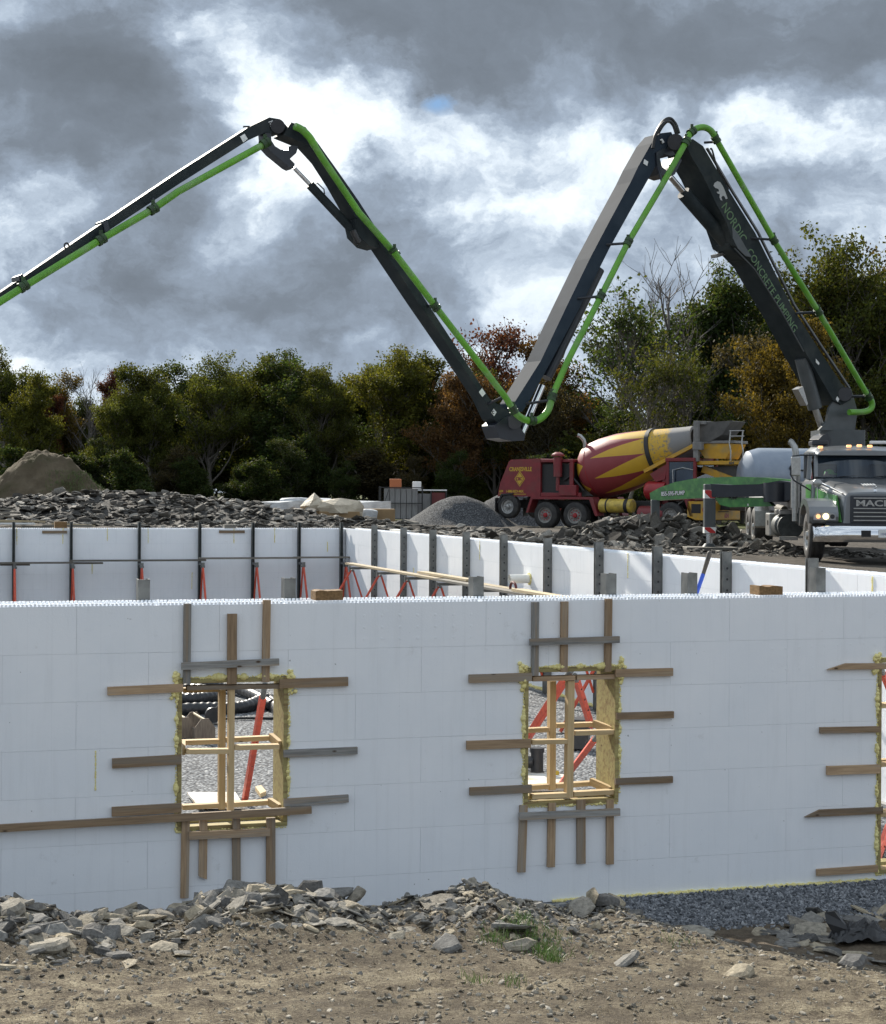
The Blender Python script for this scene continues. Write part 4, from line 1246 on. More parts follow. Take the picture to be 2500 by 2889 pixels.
# black tee pipe fitting
c = at_floor(1515, 2186); ft_ = thing('pipe_fitting', 'black plastic tee pipe fitting on the white panel', 'pipe fitting', c)
m = MB().cyl((0, 0, .01), (0, 0, .34), .085, n=18); m.cyl((0, 0, .30), (0, 0, .36), .098, n=18); m.cyl((0, 0, 0), (0, 0, .05), .098, n=18); m.build('riser', BLACKP, ft_, True, local=True)
m = MB().cyl((-.05, 0, .17), (-.36, .05, .17), .085, n=18); m.cyl((-.30, .04, .17), (-.38, .05, .17), .098, n=18); m.build('branch', BLACKP, ft_, True, local=True)
tag(MB().ball(at_floor(1600, 2168, .1), .045, n=10, m=6).cyl(at_floor(1569, 2190, .05), at_floor(1572, 2180, .12), .03, n=10).build('tape_roll', YEL, None, True), 'small yellow tape roll on the white panel', 'tape')
c = at_floor(1630, 2108); tag(MB().prism([c + Vector((-.16, -.15, 0)), c + Vector((.12, -.22, 0)), c + Vector((.19, .1, 0)), c + Vector((.05, .22, 0)), c + Vector((-.18, .15, 0))], (0.02, 0.05, .42)).build('black_bag', BLACKP, bevel=.05), 'black bag standing on the gravel behind the right window', 'bag')
# black plastic sheet crumpled on the rocks at the right
r_ = random.Random(4); m = MB(); c = P(2425, 2560, 13.9); n1, n2 = 20, 16
bag = P(2425, 2570, 14.0)
n1, n2 = 34, 24
for j in range(n2 + 1):
    for i in range(n1 + 1):
        a, b = i / n1, j / n2
        x = -.22 + .52 * a; y = -.12 + .30 * b
        z = .02 + .10 * math.sin(math.pi * a) * math.sin(math.pi * b) ** .6
        z += .075 * abs(mnoise.noise(Vector((a * 5, b * 4, 5)))) + .05 * abs(mnoise.noise(Vector((a * 13, b * 10, 2)))) * math.sin(math.pi * b)
        x += .03 * mnoise.noise(Vector((a * 7, b * 7, 8))); y += .03 * mnoise.noise(Vector((a * 7, b * 7, 11)))
        gx, gy = bag.x + x, bag.y + y
        m.v.append((gx, gy, max(ground_z(gx, gy) + .01, .06) + z))
for j in range(n2):
    for i in range(n1):
        k = j * (n1 + 1) + i; m.f.append((k, k + 1, k + n1 + 2, k + n1 + 1)); m.m.append(0)
bp = thing('plastic_sheet', 'crumpled black plastic sheet on the rocks at the right edge', 'plastic sheet', bag)
o = m.build('sheet', BLACKP, bp); sm = o.modifiers.new('thick', 'SOLIDIFY'); sm.thickness = .006
z0 = max(ground_z(bag.x, bag.y), .06)
m = MB().prism([(bag.x - .20, bag.y, z0 + .05), (bag.x - .08, bag.y, z0 + .10), (bag.x - .14, bag.y + .02, z0 + .17), (bag.x - .20, bag.y + .03, z0 + .25), (bag.x - .28, bag.y + .03, z0 + .24), (bag.x - .27, bag.y, z0 + .16)], (0.02, .04, .0)); m.build('torn_flap', BLACKP, bp, bevel=.02)
# ------------------------------------------------------------------ concrete pump truck
SLT = pm('boom_slate_paint', (0.022, 0.029, 0.032), (0.033, 0.041, 0.045), 0.55, scale=3, rvar=.08, spec=.07, c3=(.05, .056, .055), s3=1.4)
SLT2 = pm('boom_sky_tint_paint', (0.028, 0.040, 0.056), (0.04, 0.054, 0.072), 0.7, scale=2, spec=.05)  # same boom paint made bluer, the sky's reflection put into its colour
SLTL = pm('boom_grey_paint', (0.055, 0.064, 0.068), (0.075, 0.085, 0.09), 0.42, scale=3)
SILV = pm('truck_silver_paint', (0.145, 0.155, 0.165), (0.17, 0.18, 0.19), 0.28, .35, scale=2, coat=.5)
NAVY = pm('navy_black_paint', (0.012, 0.015, 0.022), (0.02, 0.024, 0.033), 0.35, scale=4)
PIPEG = pm('pipe_green_paint', (0.12, 0.36, 0.022), (0.085, 0.26, 0.018), 0.40, scale=2.5, c3=(0.16, 0.30, 0.10), s3=3.2, bump=.004)
CLAMP = pm('clamp_dark_green', (0.025, 0.075, 0.015), (0.015, 0.03, 0.012), 0.5, scale=9)
GREENM = pm('marbled_green_wrap', (0.024, 0.135, 0.026), (0.045, 0.22, 0.034), 0.32, scale=3.5, detail=7, lo=.40, hi=.66, c3=(0.085, 0.27, 0.05), s3=5.5, coat=.4)
CHROME = pm('chrome', (0.75, 0.76, 0.78), None, 0.10, 1.0)
CHROMED = pm('cylinder_rod_steel', (0.55, 0.56, 0.57), (0.42, 0.43, 0.44), 0.18, 1.0, scale=6)
ALU = pm('brushed_metal', (0.42, 0.42, 0.41), (0.32, 0.32, 0.31), 0.38, .8, scale=12)
WHITEB = pm('white_print', (0.72, 0.73, 0.72), None, .5)
GREYB = pm('faded_white_print', (0.40, 0.41, 0.41), None, .5)
BLKB = pm('black_print', (0.01, 0.01, 0.01), None, .5)
REDB = pm('red_reflective', (0.45, 0.02, 0.02), None, .4)
GRNT = pm('faded_green_print', (0.12, 0.21, 0.10), (0.08, 0.15, 0.07), .5, scale=7)
TYRE = pm('tyre_rubber', (0.018, 0.018, 0.019), (0.045, 0.043, 0.04), 0.75, scale=6, bump=.01, bscale=30)
RIMD = pm('dusty_rim', (0.30, 0.29, 0.27), (0.20, 0.195, 0.185), 0.5, .5, scale=8)
AMBER = emis('amber_lamp', (1.0, 0.50, 0.22), .8)
HEADL = emis('headlamp_glow', (1.0, 0.86, 0.45), 1.6)
LENS = pm('lamp_lens', (0.35, 0.36, 0.37), (0.2, 0.2, 0.21), 0.12, scale=12)


def glass_mat(name, tint, gl=0.10):
    m = bpy.data.materials.new(name); m.use_nodes = True; T = NT(m.node_tree); T.n.clear()
    out = T.new('ShaderNodeOutputMaterial'); tr = T.new('ShaderNodeBsdfTransparent'); tr.inputs[0].default_value = (*tint, 1)
    g = T.new('ShaderNodeBsdfGlossy'); g.inputs['Roughness'].default_value = 0.03; g.inputs[0].default_value = (.9, .95, 1, 1)
    fr = T.new('ShaderNodeFresnel'); fr.inputs[0].default_value = 1.5
    mx = T.new('ShaderNodeMixShader'); T.put(mx.inputs[0], T.math('ADD', fr.outputs[0], 0.02)); T.l.new(tr.outputs[0], mx.inputs[1]); T.l.new(g.outputs[0], mx.inputs[2]); T.l.new(mx.outputs[0], out.inputs[0])
    return m


GLASS = glass_mat('tinted_glass', (0.36, 0.46, 0.58))

PED = Vector((9.13, 39.4, 0)); PHI = math.radians(33)
BD = Vector((-math.cos(PHI), -math.sin(PHI), 0)); BN = Vector((math.sin(PHI), -math.cos(PHI), 0))   # boom heading, side facing the camera


def BP(px, py, off=0.0):
    return ray_plane(px, py, PED + BN * off, BN)


TKZ = 2.43
MTK = Matrix.Translation((8.8, 35.2, TKZ)) @ Matrix.Rotation(math.radians(-4.6), 4, 'Z')
PT = thing('pump_truck', 'silver concrete pump truck with raised dark boom and green delivery pipe', 'pump truck', M=MTK)


def wheel(parent, x, y, r=.53, w=.30, side=-1, rim=RIMD, hub=ALU, dish=.07, z=None, dual=False, MW=None):
    c = Matrix.Translation((x, y, r if z is None else z))
    if side > 0: c = c @ Matrix.Rotation(math.pi, 4, 'Z')
    pr = [(w / 2, .58 * r), (w / 2 + .01, .80 * r), (w / 2 - .02, .94 * r), (w / 2 - .05, r), (w * .2, r), (w * .19, r * .975), (w * .14, r * .975), (w * .13, r), (-w * .13, r), (-w * .14, r * .975), (-w * .19, r * .975), (-w * .2, r), (-w / 2 + .05, r), (-w / 2 + .02, .94 * r), (-w / 2 - .01, .80 * r), (-w / 2, .58 * r)]
    wh = MB().lathe(pr, 32).build('wheel', TYRE, parent, True, M=c, local=True)
    MB().lathe([(-w / 2 - .002, .60 * r), (-w / 2 + .01, .54 * r), (-w / 2 + dish, .50 * r), (-w / 2 + dish + .01, .30 * r), (-w / 2 + dish * .6, .22 * r), (-w / 2 + dish * .6, 0.001)], 24).build('rim', rim, wh, True, local=True)
    m = MB().lathe([(-w / 2 + dish * .6 + .01, .20 * r), (-w / 2 - .01, .16 * r), (-w / 2 - .02, .001)], 14)
    for i in range(10):
        a = i * .628; m.cyl((-w / 2 + dish - .03, .36 * r * math.cos(a), .36 * r * math.sin(a)), (-w / 2 + dish + .012, .36 * r * math.cos(a), .36 * r * math.sin(a)), .022, n=6)
    m.build('hub', hub, wh, True, local=True)
    return wh


# --- chassis and cab
MB().box((-.45, -.6, .62), (-.33, 14.2, .92)).box((.33, -.6, .62), (.45, 14.2, .92)).box((-.9, -.3, .45), (.9, .3, .58)).build('chassis_frame', NAVY, PT, local=True)
for sx in (-1, 1):
    wheel(PT, sx * 1.10, 0, .53, .32, sx, ALU)
    for y in (10.9, 12.3): wheel(PT, sx * 1.02, y, .52, .50, sx, RIMD)
def loft(secs, mats, name, bev=0.0, caps=True):
    m = MB(); n = len(secs[0][1]) * 2 - 1
    for (y, pts) in secs:
        row = [(-x, y, z) for (x, z) in reversed(pts)] + [(x, y, z) for (x, z) in pts[1:]]
        m.v += row
    for j in range(len(secs) - 1):
        for i in range(n - 1):
            m.f.append((j * n + i, (j + 1) * n + i, (j + 1) * n + i + 1, j * n + i + 1)); m.m.append(0)
    if caps:
        m.f.append(tuple(range(n))); m.m.append(0); m.f.append(tuple(range((len(secs)) * n - 1, (len(secs) - 1) * n - 1, -1))); m.m.append(0)
    return m.build(name, mats, PT, True, local=True, bevel=bev)
loft([(-.86, [(0, 1.43), (.52, 1.41), (.60, 1.33), (.64, .78)]), (-.66, [(0, 1.50), (.57, 1.48), (.68, 1.39), (.72, .78)]), (.2, [(0, 1.62), (.66, 1.60), (.80, 1.49), (.84, .85)]), (.95, [(0, 1.745), (.74, 1.73), (.90, 1.61), (.95, .85)])], SILV, 'hood', .03)
# lower cab, back panel, roof, pillars
loft([(.96, [(0, 1.74), (.94, 1.72), (1.02, 1.60), (1.02, .70)]), (2.75, [(0, 1.74), (.94, 1.72), (1.02, 1.60), (1.02, .70)])], SILV, 'cab_body', .03)
loft([(1.05, [(0, 2.33), (.80, 2.31), (.90, 2.24), (.90, 2.22)]), (1.35, [(0, 2.43), (.84, 2.40), (.95, 2.30), (.95, 2.24)]), (2.3, [(0, 2.47), (.86, 2.44), (.97, 2.33), (.97, 2.24)]), (2.75, [(0, 2.40), (.86, 2.38), (.97, 2.30), (.97, 2.24)])], SILV, 'cab_roof', .02)
MB().box((-.97, 2.68, 1.74), (.97, 2.74, 2.3)).build('cab_back_panel', SILV, PT, local=True)
for sx in (-1, 1):
    MB().beam((sx * .93, 1.0, 1.74), (sx * .90, 1.28, 2.27), .075, .10).build('pillar', SILV, PT, local=True)
    MB().beam((sx * .985, 1.85, 1.70), (sx * .95, 1.85, 2.27), .05, .08).build('pillar', SILV, PT, local=True)
    MB().prism([(sx * .985, 1.12, 1.72), (sx * .985, 1.82, 1.72), (sx * .945, 1.82, 2.25), (sx * .935, 1.36, 2.25)], (-.008 * sx, 0, 0)).build('side_window', GLASS, PT, local=True)
    MB().prism([(sx * 1.024, 1.05, .95), (sx * 1.024, 1.86, .95), (sx * 1.024, 1.86, 1.60), (sx * 1.024, 1.05, 1.60)], (sx * .012, 0, 0)).build('door', GREENM, PT, local=True, bevel=.02)
m = MB(); n = 9
for j, (y, z, hw) in enumerate(((.985, 1.75, .90), (1.13, 2.0, .88), (1.27, 2.25, .86))):
    for i in range(n):
        a = -1 + 2 * i / (n - 1); m.v.append((a * hw, y - .10 * (1 - a * a), z))
for j in range(2):
    for i in range(n - 1): m.f.append((j * n + i, j * n + i + 1, (j + 1) * n + i + 1, (j + 1) * n + i)); m.m.append(0)
m.build('windshield', GLASS, PT, 'all', local=True)
for sx in (-.45, .25):
    MB().cyl((sx, .90, 1.765), (sx + .52, .925, 1.80), .008, n=6).build('wiper', BLACKP, PT, local=True)
MB().box((-.9, 1.9, 1.2), (-.35, 2.1, 2.05)).box((.35, 1.9, 1.2), (.9, 2.1, 2.05)).box((-.92, 1.1, 1.70), (.92, 1.35, 1.77)).build('cab_interior', BLACKP, PT, local=True, bevel=.04)
# green flame-marbled side panel on the hood, both sides
for sx in (-1, 1):
    MB().prism([(sx * .72, -.62, 1.36), (sx * .80, .1, 1.40), (sx * .935, .9, 1.52), (sx * .975, .92, 1.0), (sx * .90, .3, 1.12), (sx * .80, -.35, 1.08), (sx * .78, -.72, .84), (sx * .66, -.84, .82)], (sx * .02, -.01, 0)).build('side_graphic', GREENM, PT, local=True)
    MB().tube([(sx * .64, -.80, 1.40), (sx * .74, -.2, 1.50), (sx * .90, .85, 1.66)], .016, 6).build('hood_trim', CHROME, PT, True, local=True)
    # fender with headlight
    out = [(-.90, .80), (-.93, .98), (-.80, 1.13), (-.48, 1.25), (0, 1.30), (.4, 1.23), (.66, 1.02), (.76, .72)]
    inn = [(.63, .72), (.55, .95), (.32, 1.12), (0, 1.18), (-.3, 1.12), (-.54, .92), (-.62, .78)]
    MB().prism([(sx * 1.32, y, z) for (y, z) in out + inn], (-sx * .58, 0, 0)).build('fender', SILV, PT, local=True, bevel=.05)
    h = MB().prism([(sx * 1.24, -.945, .86), (sx * .80, -.965, .86), (sx * .80, -.965, .975), (sx * .90, -.955, 1.01), (sx * 1.18, -.945, 1.01), (sx * 1.24, -.935, .95)], (0, .07, 0)).build('headlight', LENS, PT, local=True, bevel=.012)
    MB().cyl((sx * 1.0, -.975, .935), (sx * 1.0, -.96, .935), .062, n=18).build('lamp', HEADL, h, local=True)
    MB().cyl((sx * 1.15, -.965, .935), (sx * 1.15, -.95, .935), .045, n=14).build('turn_signal', AMBER, h, local=True)
    MB().cyl((sx * .87, -.985, .935), (sx * .87, -.97, .935), .045, n=14).build('lamp', BLACKP, h, local=True)
# grille
gr = MB().box((-.50, -.90, .80), (.50, -.862, 1.36)).build('grille', NAVY, PT, local=True, bevel=.015)
for z in (.86, .94, 1.02, 1.10, 1.31):
    MB().box((-.44, -.925, z - .010), (.44, -.901, z + .010)).build('slat', ALU, gr, local=True)
text_obj('lettering', 'MACK', .17, ALU, gr, Matrix.Translation((-.40, -.905, 1.15)) @ Matrix.Rotation(math.pi / 2, 4, 'X'), bold=.004, extrude=.008, local=True, sx=1.5)
MB().tube([(.0, -.83, 1.44), (0, -.82, 1.50), (.0, -.86, 1.535), (0, -.90, 1.53)], [.03, .022, .026, .012], 8).build('hood_ornament', CHROME, PT, True, local=True)
m = MB()
for i in range(5): m.prism([(-.12 + i * .06, -.15 + i * .02, 1.571), (-.09 + i * .06, -.15 + i * .02, 1.571), (-.13 + i * .06, .02, 1.605), (-.16 + i * .06, .02, 1.605)], (0, 0, .006))
m.build('hood_emblem', WHITEB, PT, local=True)
# bumper, plate
m = MB(); prof_ = [(-.055, .42), (.0, .425), (.012, .48), (.02, .56), (.012, .65), (-.01, .71), (-.05, .745), (-.09, .745)]
xs_ = [-1.24, -1.20, -1.08, -.92, -.5, 0, .5, .92, 1.08, 1.20, 1.24]
for x in xs_:
    back = max(0, abs(x) - .9); yb_ = -1.04 + back * back * 1.6
    for (o_, z_) in prof_: m.v.append((x, yb_ - o_, z_))
for i in range(len(xs_) - 1):
    for j in range(len(prof_) - 1): m.f.append((i * 8 + j, (i + 1) * 8 + j, (i + 1) * 8 + j + 1, i * 8 + j + 1)); m.m.append(0)
bm = m.build('bumper', CHROME, PT, True, local=True); sd_ = bm.modifiers.new('thick', 'SOLIDIFY'); sd_.thickness = .02; sd_.offset = -1
MB().box((-.31, -1.068, .53), (-.12, -1.061, .66)).build('tow_hole', BOLT, bm, local=True)
pl = MB().box((.03, -1.075, .52), (.34, -1.062, .68)).build('number_plate', WHITEB, bm, local=True)
text_obj('lettering', '10452', .075, pm('plate_blue', (.03, .05, .2), None, .5), pl, Matrix.Translation((.06, -1.076, .565)) @ Matrix.Rotation(math.pi / 2, 4, 'X'), extrude=.001, local=True)
MB().box((-1.0, -.95, .755), (1.0, -.86, .80)).build('bumper_top_shelf', NAVY, PT, local=True)
MB().tube([(-.05, -.8, .30), (.08, -.95, .27), (.2, -.97, .27), (.3, -.95, .30)], .02, 8).build('tow_hook', ALU, PT, True, local=True)
# roof lamps
for x in (-.82, -.22, 0, .22, .82):
    MB().box((x - .05, 1.12, 2.40 - .07 * abs(x) * .6), (x + .05, 1.22, 2.455 - .07 * abs(x) * .6)).build('roof_lamp', AMBER, PT, local=True, bevel=.015)
MB().box((-.9, 1.9, 2.46), (-.55, 2.5, 2.56)).build('roof_box', NAVY, PT, local=True, bevel=.02)
MB().box((.30, 1.6, 2.48), (.9, 1.75, 2.55)).build('light_bar', WHITEB, PT, local=True, bevel=.02)
# mirrors
for sx in (-1, 1):
    mr = MB().box((sx * 1.36 - .10, .95, 1.77), (sx * 1.36 + .10, 1.03, 2.19)).build('mirror', ALU, PT, local=True, bevel=.03)
    MB().tube([(sx * .95, 1.15, 2.22), (sx * 1.25, 1.0, 2.22), (sx * 1.43, .99, 2.2), (sx * 1.47, .99, 1.8), (sx * 1.40, .99, 1.68), (sx * 1.0, 1.1, 1.45)], .018, 8).build('mirror_bracket', NAVY, mr, True, local=True)
    MB().ball((sx * 1.02, .15, 1.62), .10, n=14, m=8, sq=(1, .45, .8)).cyl((sx * 1.02, .17, 1.60), (sx * 1.02, .1, 1.25), .010, n=6).build('convex_mirror', ALU, PT, True, local=True)
# exhaust stacks
m = MB().cyl((-1.10, 3.1, 1.08), (-1.10, 3.1, 1.72), .105, n=16).cyl((-1.10, 3.1, 1.72), (-1.10, 3.1, 2.1), .105, n=16); m.build('heat_shield', ALU, PT, True, local=True)
MB().tube([(-1.10, 3.1, .78), (-1.10, 3.1, 2.32), (-1.12, 3.12, 2.45), (-1.19, 3.18, 2.56), (-1.23, 3.2, 2.58)], .075, 12).build('exhaust_stack', ALU, PT, True, local=True)
MB().tube([(-1.1, 3.1, 1.05), (-1.05, 3.1, .8), (-.8, 3.0, .6)], .07, 10).build('exhaust_elbow', STEELD, PT, True, local=True)
# tanks, boxes, steps
MB().box((-1.24, 7.1, .35), (-.75, 8.0, .92)).build('tool_box', ALU, PT, local=True, bevel=.03)
MB().box((-1.26, 7.35, .62), (-1.245, 7.42, .74)).build('box_latch', BLACKP, PT, local=True)
MB().cyl((-.95, 5.2, .62), (-.95, 6.7, .62), .30, n=20).build('fuel_tank', STEELD, PT, True, local=True)
MB().box((-1.2, 5.3, .90), (-.8, 6.4, 1.02)).build('step', ALU, PT, local=True, bevel=.02)
MB().box((-1.28, 4.2, .32), (-.9, 4.7, .40)).build('step', ALU, PT, local=True)
MB().tube([(-1.0, 7.0, 1.02), (-1.1, 6.5, 1.06), (-1.0, 6.0, 1.02)], .09, 10).build('rolled_hose', PLYD, PT, True, local=True)
# rear fender over the tandem
for sx in (-1, 1):
    out = [(10.2, .55), (10.25, .95), (10.55, 1.16), (12.6, 1.16), (12.9, .95), (12.98, .6)]
    MB().prism([(sx * 1.28, y, z) for (y, z) in out] + [(sx * 1.28, y * .985 + .172, z - .05) for (y, z) in reversed(out)], (-sx * .55, 0, 0)).build('rear_fender', ALU, PT, local=True)
# deck with pump hopper and hoses
MB().box((-1.0, 3.4, .95), (1.0, 4.9, 1.45)).box((-.9, 5.0, .95), (.9, 14.0, 1.25)).build('deck', NAVY, PT, local=True, bevel=.03)
MB().box((-1.1, 9.5, 1.3), (-.55, 13.8, 1.62)).build('side_locker', WHITEB, PT, local=True, bevel=.03)
for i in range(9):
    MB().box((-1.12, 4.9 + i * .17, 1.66 + .0 * i), (-.4, 4.98 + i * .17, 1.69)).build('deck_slat', WHITEB, PT, local=True)
MB().box((-1.1, 4.85, 1.3), (-.42, 6.5, 1.65)).build('deck_box', NAVY, PT, local=True)

# --- pedestal
m = MB()
zt = lambda py: P(2360, py, 39.4).z
def ring(z, a): return [PED + Vector((x * a, y * a, z)) for (x, y) in ((-1, -1), (1, -1), (1, 1), (-1, 1))]
m.prism(ring(zt(1285), .52), (0, 0, zt(1215) - zt(1285))); m.prism(ring(TKZ + 1.0, .62), (0, 0, zt(1285) - TKZ - 1.0 - .003))
m.build('pedestal', SLTL, PT, bevel=.04)
for off in (-.30, .30):
    poly = [BP(x, y, off) for (x, y) in ((2310, 1214), (2412, 1214), (2420, 1160), (2402, 1098), (2372, 1090), (2356, 1125), (2340, 1150), (2332, 1190))]
    MB().prism(poly, BN * -.06).build('turret_plate', SLTL, PT, bevel=.01)
MB().prism([BP(x, y, .36) for (x, y) in ((2322, 1228), (2336, 1222), (2345, 1240), (2340, 1258), (2316, 1258), (2310, 1240))], BN * -.3).build('lower_pin_block', NAVY, PT, bevel=.02)


def section(name, near, w, mat=SLT, bev=.02, shift=0.0):
    poly = [BP(x, y, w / 2 + shift) for (x, y) in near]
    return MB().prism(poly, BN * -w).build(name, mat, PT, bevel=bev)


s1 = section('boom_section', [(1931, 400), (1955, 392), (1984, 412), (2059, 541), (2131, 657), (2233, 862), (2312, 988), (2374, 1082), (2398, 1108), (2400, 1128), (2376, 1142), (2352, 1130), (2276, 1000), (2214, 884), (2131, 744), (2100, 712), (2072, 692), (2062, 662), (2050, 628), (2020, 572), (1982, 493), (1950, 440)], .70)
MB().prism([BP(x, y, .22) for (x, y) in ((2082, 700), (2062, 676), (2056, 688), (2062, 704), (2098, 732), (2120, 738))], BN * -.44).build('cylinder_lug', SLT, s1, bevel=.02)
MB().prism([BP(x, y, .365) for (x, y) in ((2066, 640), (2083, 660), (2106, 700), (2122, 726), (2104, 722), (2082, 700), (2068, 672))], BN * -.02).build('lug_plate', SLTL, s1)
# hoses along its upper edge
for k, (o_, dx) in enumerate(((.30, 3), (.12, 5), (-.1, 6))):
    MB().tube([BP(1990 + dx, 418, o_), BP(2062 + dx, 540, o_), BP(2134 + dx, 655, o_), BP(2236 + dx, 860, o_), BP(2318 + dx, 985, o_), BP(2392 + dx, 1096, o_)], .024, 6).build('hydraulic_line', BLACKP, s1, True)
MB().tube([BP(2072, 700, .42), BP(2130, 760, .42), BP(2206, 880, .42), BP(2268, 992, .42)], .014, 6).build('hydraulic_line', SLTL, s1, True)
def along(name, body, p, q, h, mat, parent, off, bold=.001, sx=1.0):
    M_, L_ = frame(BP(*p, off), BP(*q, off), BN)
    return text_obj(name, body, h, mat, parent, M_, bold=bold, extrude=.004, sx=sx)
along('lettering', 'NORDIC', (2034, 583), (2090, 682), .30, GRNT, s1, .354, sx=.84)
along('lettering', 'CONCRETE PUMPING', (2106, 710), (2216, 900), .26, GRNT, s1, .354, sx=.88)
bear = [(2013, 524), (2016, 516), (2024, 511), (2032, 514), (2040, 526), (2046, 540), (2050, 552), (2053, 560), (2048, 562), (2044, 554), (2039, 552), (2035, 556), (2038, 566), (2033, 564), (2030, 556), (2031, 548), (2024, 545), (2022, 541), (2029, 540), (2027, 533), (2018, 530)]
MB().prism([BP(x, y, .352) for (x, y) in bear], BN * .004).build('bear_emblem', GREYB, s1)
for (x, y) in ((2298, 1012), (2300, 1130)):
    if y < 1100: MB().prism([BP(x + a, y + b, .352) for (a, b) in ((4, 0), (14, 12), (12, 18), (4, 10))], BN * .004).build('warning_label', WHITEB, s1)
MB().prism([BP(x, y, 0.352) for (x, y) in ((2362, 1118), (2368, 1126), (2364, 1134), (2358, 1126))], BN * .004).build('warning_label', WHITEB, s1)
MB().prism([BP(x, y, -.1) for (x, y) in ((2022, 717), (2048, 710), (2050, 718), (2024, 727))], BN * -.2).build('work_lamp', ALU, s1)

s2 = section('boom_section', [(1838, 404), (1862, 376), (1894, 372), (1904, 392), (1880, 420), (1849, 470), (1780, 592), (1720, 700), (1640, 860), (1560, 1010), (1500, 1120), (1474, 1162), (1452, 1160), (1450, 1138), (1526, 1018), (1600, 862), (1665, 728), (1722, 620), (1780, 513), (1800, 471)], .50, SLT2)
MB().prism([BP(x, y, .268) for (x, y) in ((1862, 394), (1868, 391), (1875, 401), (1868, 405))], BN * .004).build('section_mark', WHITEB, s2)
text_obj('lettering', 'B', .085, BLKB, s2, Matrix.Translation(BP(1864, 404, .274)) @ frame((0, 0, 0), -BD, BN)[0], bold=.004, extrude=.002)
MB().prism([BP(x, y, .268) for (x, y) in ((1818, 449), (1829, 456), (1826, 468), (1815, 461))], BN * .004).build('warning_label', WHITEB, s2)
s3 = section('boom_section', [(822, 345), (862, 358), (896, 402), (960, 492), (1013, 568), (1090, 688), (1180, 815), (1275, 960), (1381, 1124), (1452, 1172), (1470, 1195), (1440, 1218), (1392, 1182), (1364, 1122), (1290, 1012), (1180, 852), (1069, 686), (1012, 626), (952, 520), (908, 452), (868, 408), (800, 380)], .40)
for (x, y) in ((1360, 1108),):
    MB().prism([BP(x + a, y + b, .205) for (a, b) in ((-9, -2), (0, -13), (10, 2), (1, 12))], BN * .004).build('warning_label', WHITEB, s3)
MB().prism([BP(x, y, .205) for (x, y) in ((1386, 1164), (1393, 1153), (1401, 1163), (1394, 1174))], BN * .004).build('section_mark', WHITEB, s3)
text_obj('lettering', 'C', .08, BLKB, s3, Matrix.Translation(BP(1388, 1167, .211)) @ frame((0, 0, 0), -BD, BN)[0], bold=.004, extrude=.002)
MB().prism([BP(x, y, .22) for (x, y) in ((1002, 618), (1026, 616), (1062, 668), (1070, 700), (1040, 692), (1012, 664))], BN * -.44).build('cylinder_lug', SLT, s3, bevel=.015)
s4 = section('boom_section', [(806, 352), (790, 336), (760, 331), (703, 358), (502, 486), (301, 621), (65, 782), (-150, 926), (-150, 944), (65, 806), (321, 641), (502, 521), (700, 396), (748, 374), (790, 378)], .28, shift=.02)
MB().prism([BP(x, y, .166) for (x, y) in ((757, 344), (769, 339), (774, 352), (763, 358))], BN * .004).build('section_mark', WHITEB, s4)
text_obj('lettering', 'D', .085, BLKB, s4, Matrix.Translation(BP(761, 355, .172)) @ frame((0, 0, 0), -BD, BN)[0] @ Matrix.Rotation(.4, 4, 'Z'), bold=.004, extrude=.002)
MB().prism([BP(x, y, .166) for (x, y) in ((677, 385), (690, 377), (699, 392), (686, 402))], BN * .004).build('warning_label', WHITEB, s4)
# joints
MB().prism([BP(x, y, .24) for (x, y) in ((1396, 1201), (1410, 1237), (1445, 1245), (1479, 1243), (1482, 1226), (1464, 1200), (1442, 1172), (1420, 1180))], BN * -.48).build('knuckle_plate', NAVY, PT, bevel=.02)
for (x, y, r, w) in ((1452, 1190, .15, .62), (1906, 400, .17, .95), (784, 356, .13, .5), (2384, 1112, .16, .9)):
    MB().cyl(BP(x, y, w / 2), BP(x, y, -w / 2), r, n=20).build('pivot_pin', NAVY, PT, True)
# linkage at the high knuckle between the first two sections
MB().prism([BP(x, y, .30) for (x, y) in ((1852, 430), (1872, 418), (1898, 424), (1906, 436), (1892, 440), (1874, 434), (1862, 446), (1868, 470), (1884, 484), (1896, 470), (1914, 440), (1924, 452), (1904, 492), (1888, 500), (1866, 492), (1854, 470))], BN * -.5).build('linkage', NAVY, PT, bevel=.01)
MB().cyl(BP(1891, 498), BP(1935, 550), .065, n=14).build('cylinder_rod', CHROMED, PT, True)
MB().cyl(BP(1928, 544), BP(2046, 680), .155, n=18).build('hydraulic_cylinder', SLT, PT, True)
# linkage at the left knuckle
MB().prism([BP(x, y, .15) for (x, y) in ((748, 374), (765, 376), (766, 396), (776, 412), (792, 422), (812, 424), (824, 410), (842, 412), (836, 432), (818, 448), (832, 462), (828, 476), (816, 470), (770, 432), (752, 412))], BN * -.28).build('linkage', NAVY, PT, bevel=.008)
MB().cyl(BP(829, 473), BP(880, 526), .038, n=12).build('cylinder_rod', CHROMED, PT, True)
MB().cyl(BP(873, 520), BP(1006, 662), .085, n=16).build('hydraulic_cylinder', SLT, PT, True)
MB().tube([BP(884, 524, .1), BP(895, 516, .1), BP(914, 534, .1), BP(916, 548, .1)], .012, 6).build('hydraulic_line', BLACKP, PT, True)
MB().cyl(BP(995, 650, .3), BP(1012, 684, .3), .06, n=10).cyl(BP(1000, 686, .25), BP(1014, 682, .25), .05, n=10).build('valve_block', BLACKP, PT, True)
# cylinder along the second section
MB().cyl(BP(1690, 760, -.05), BP(1541, 1066, -.05), .12, n=16).build('hydraulic_cylinder', NAVY, PT, True)
MB().cyl(BP(1530, 1088, -.05), BP(1472, 1224, -.05), .072, n=16).build('cylinder_rod', CHROME, PT, True)
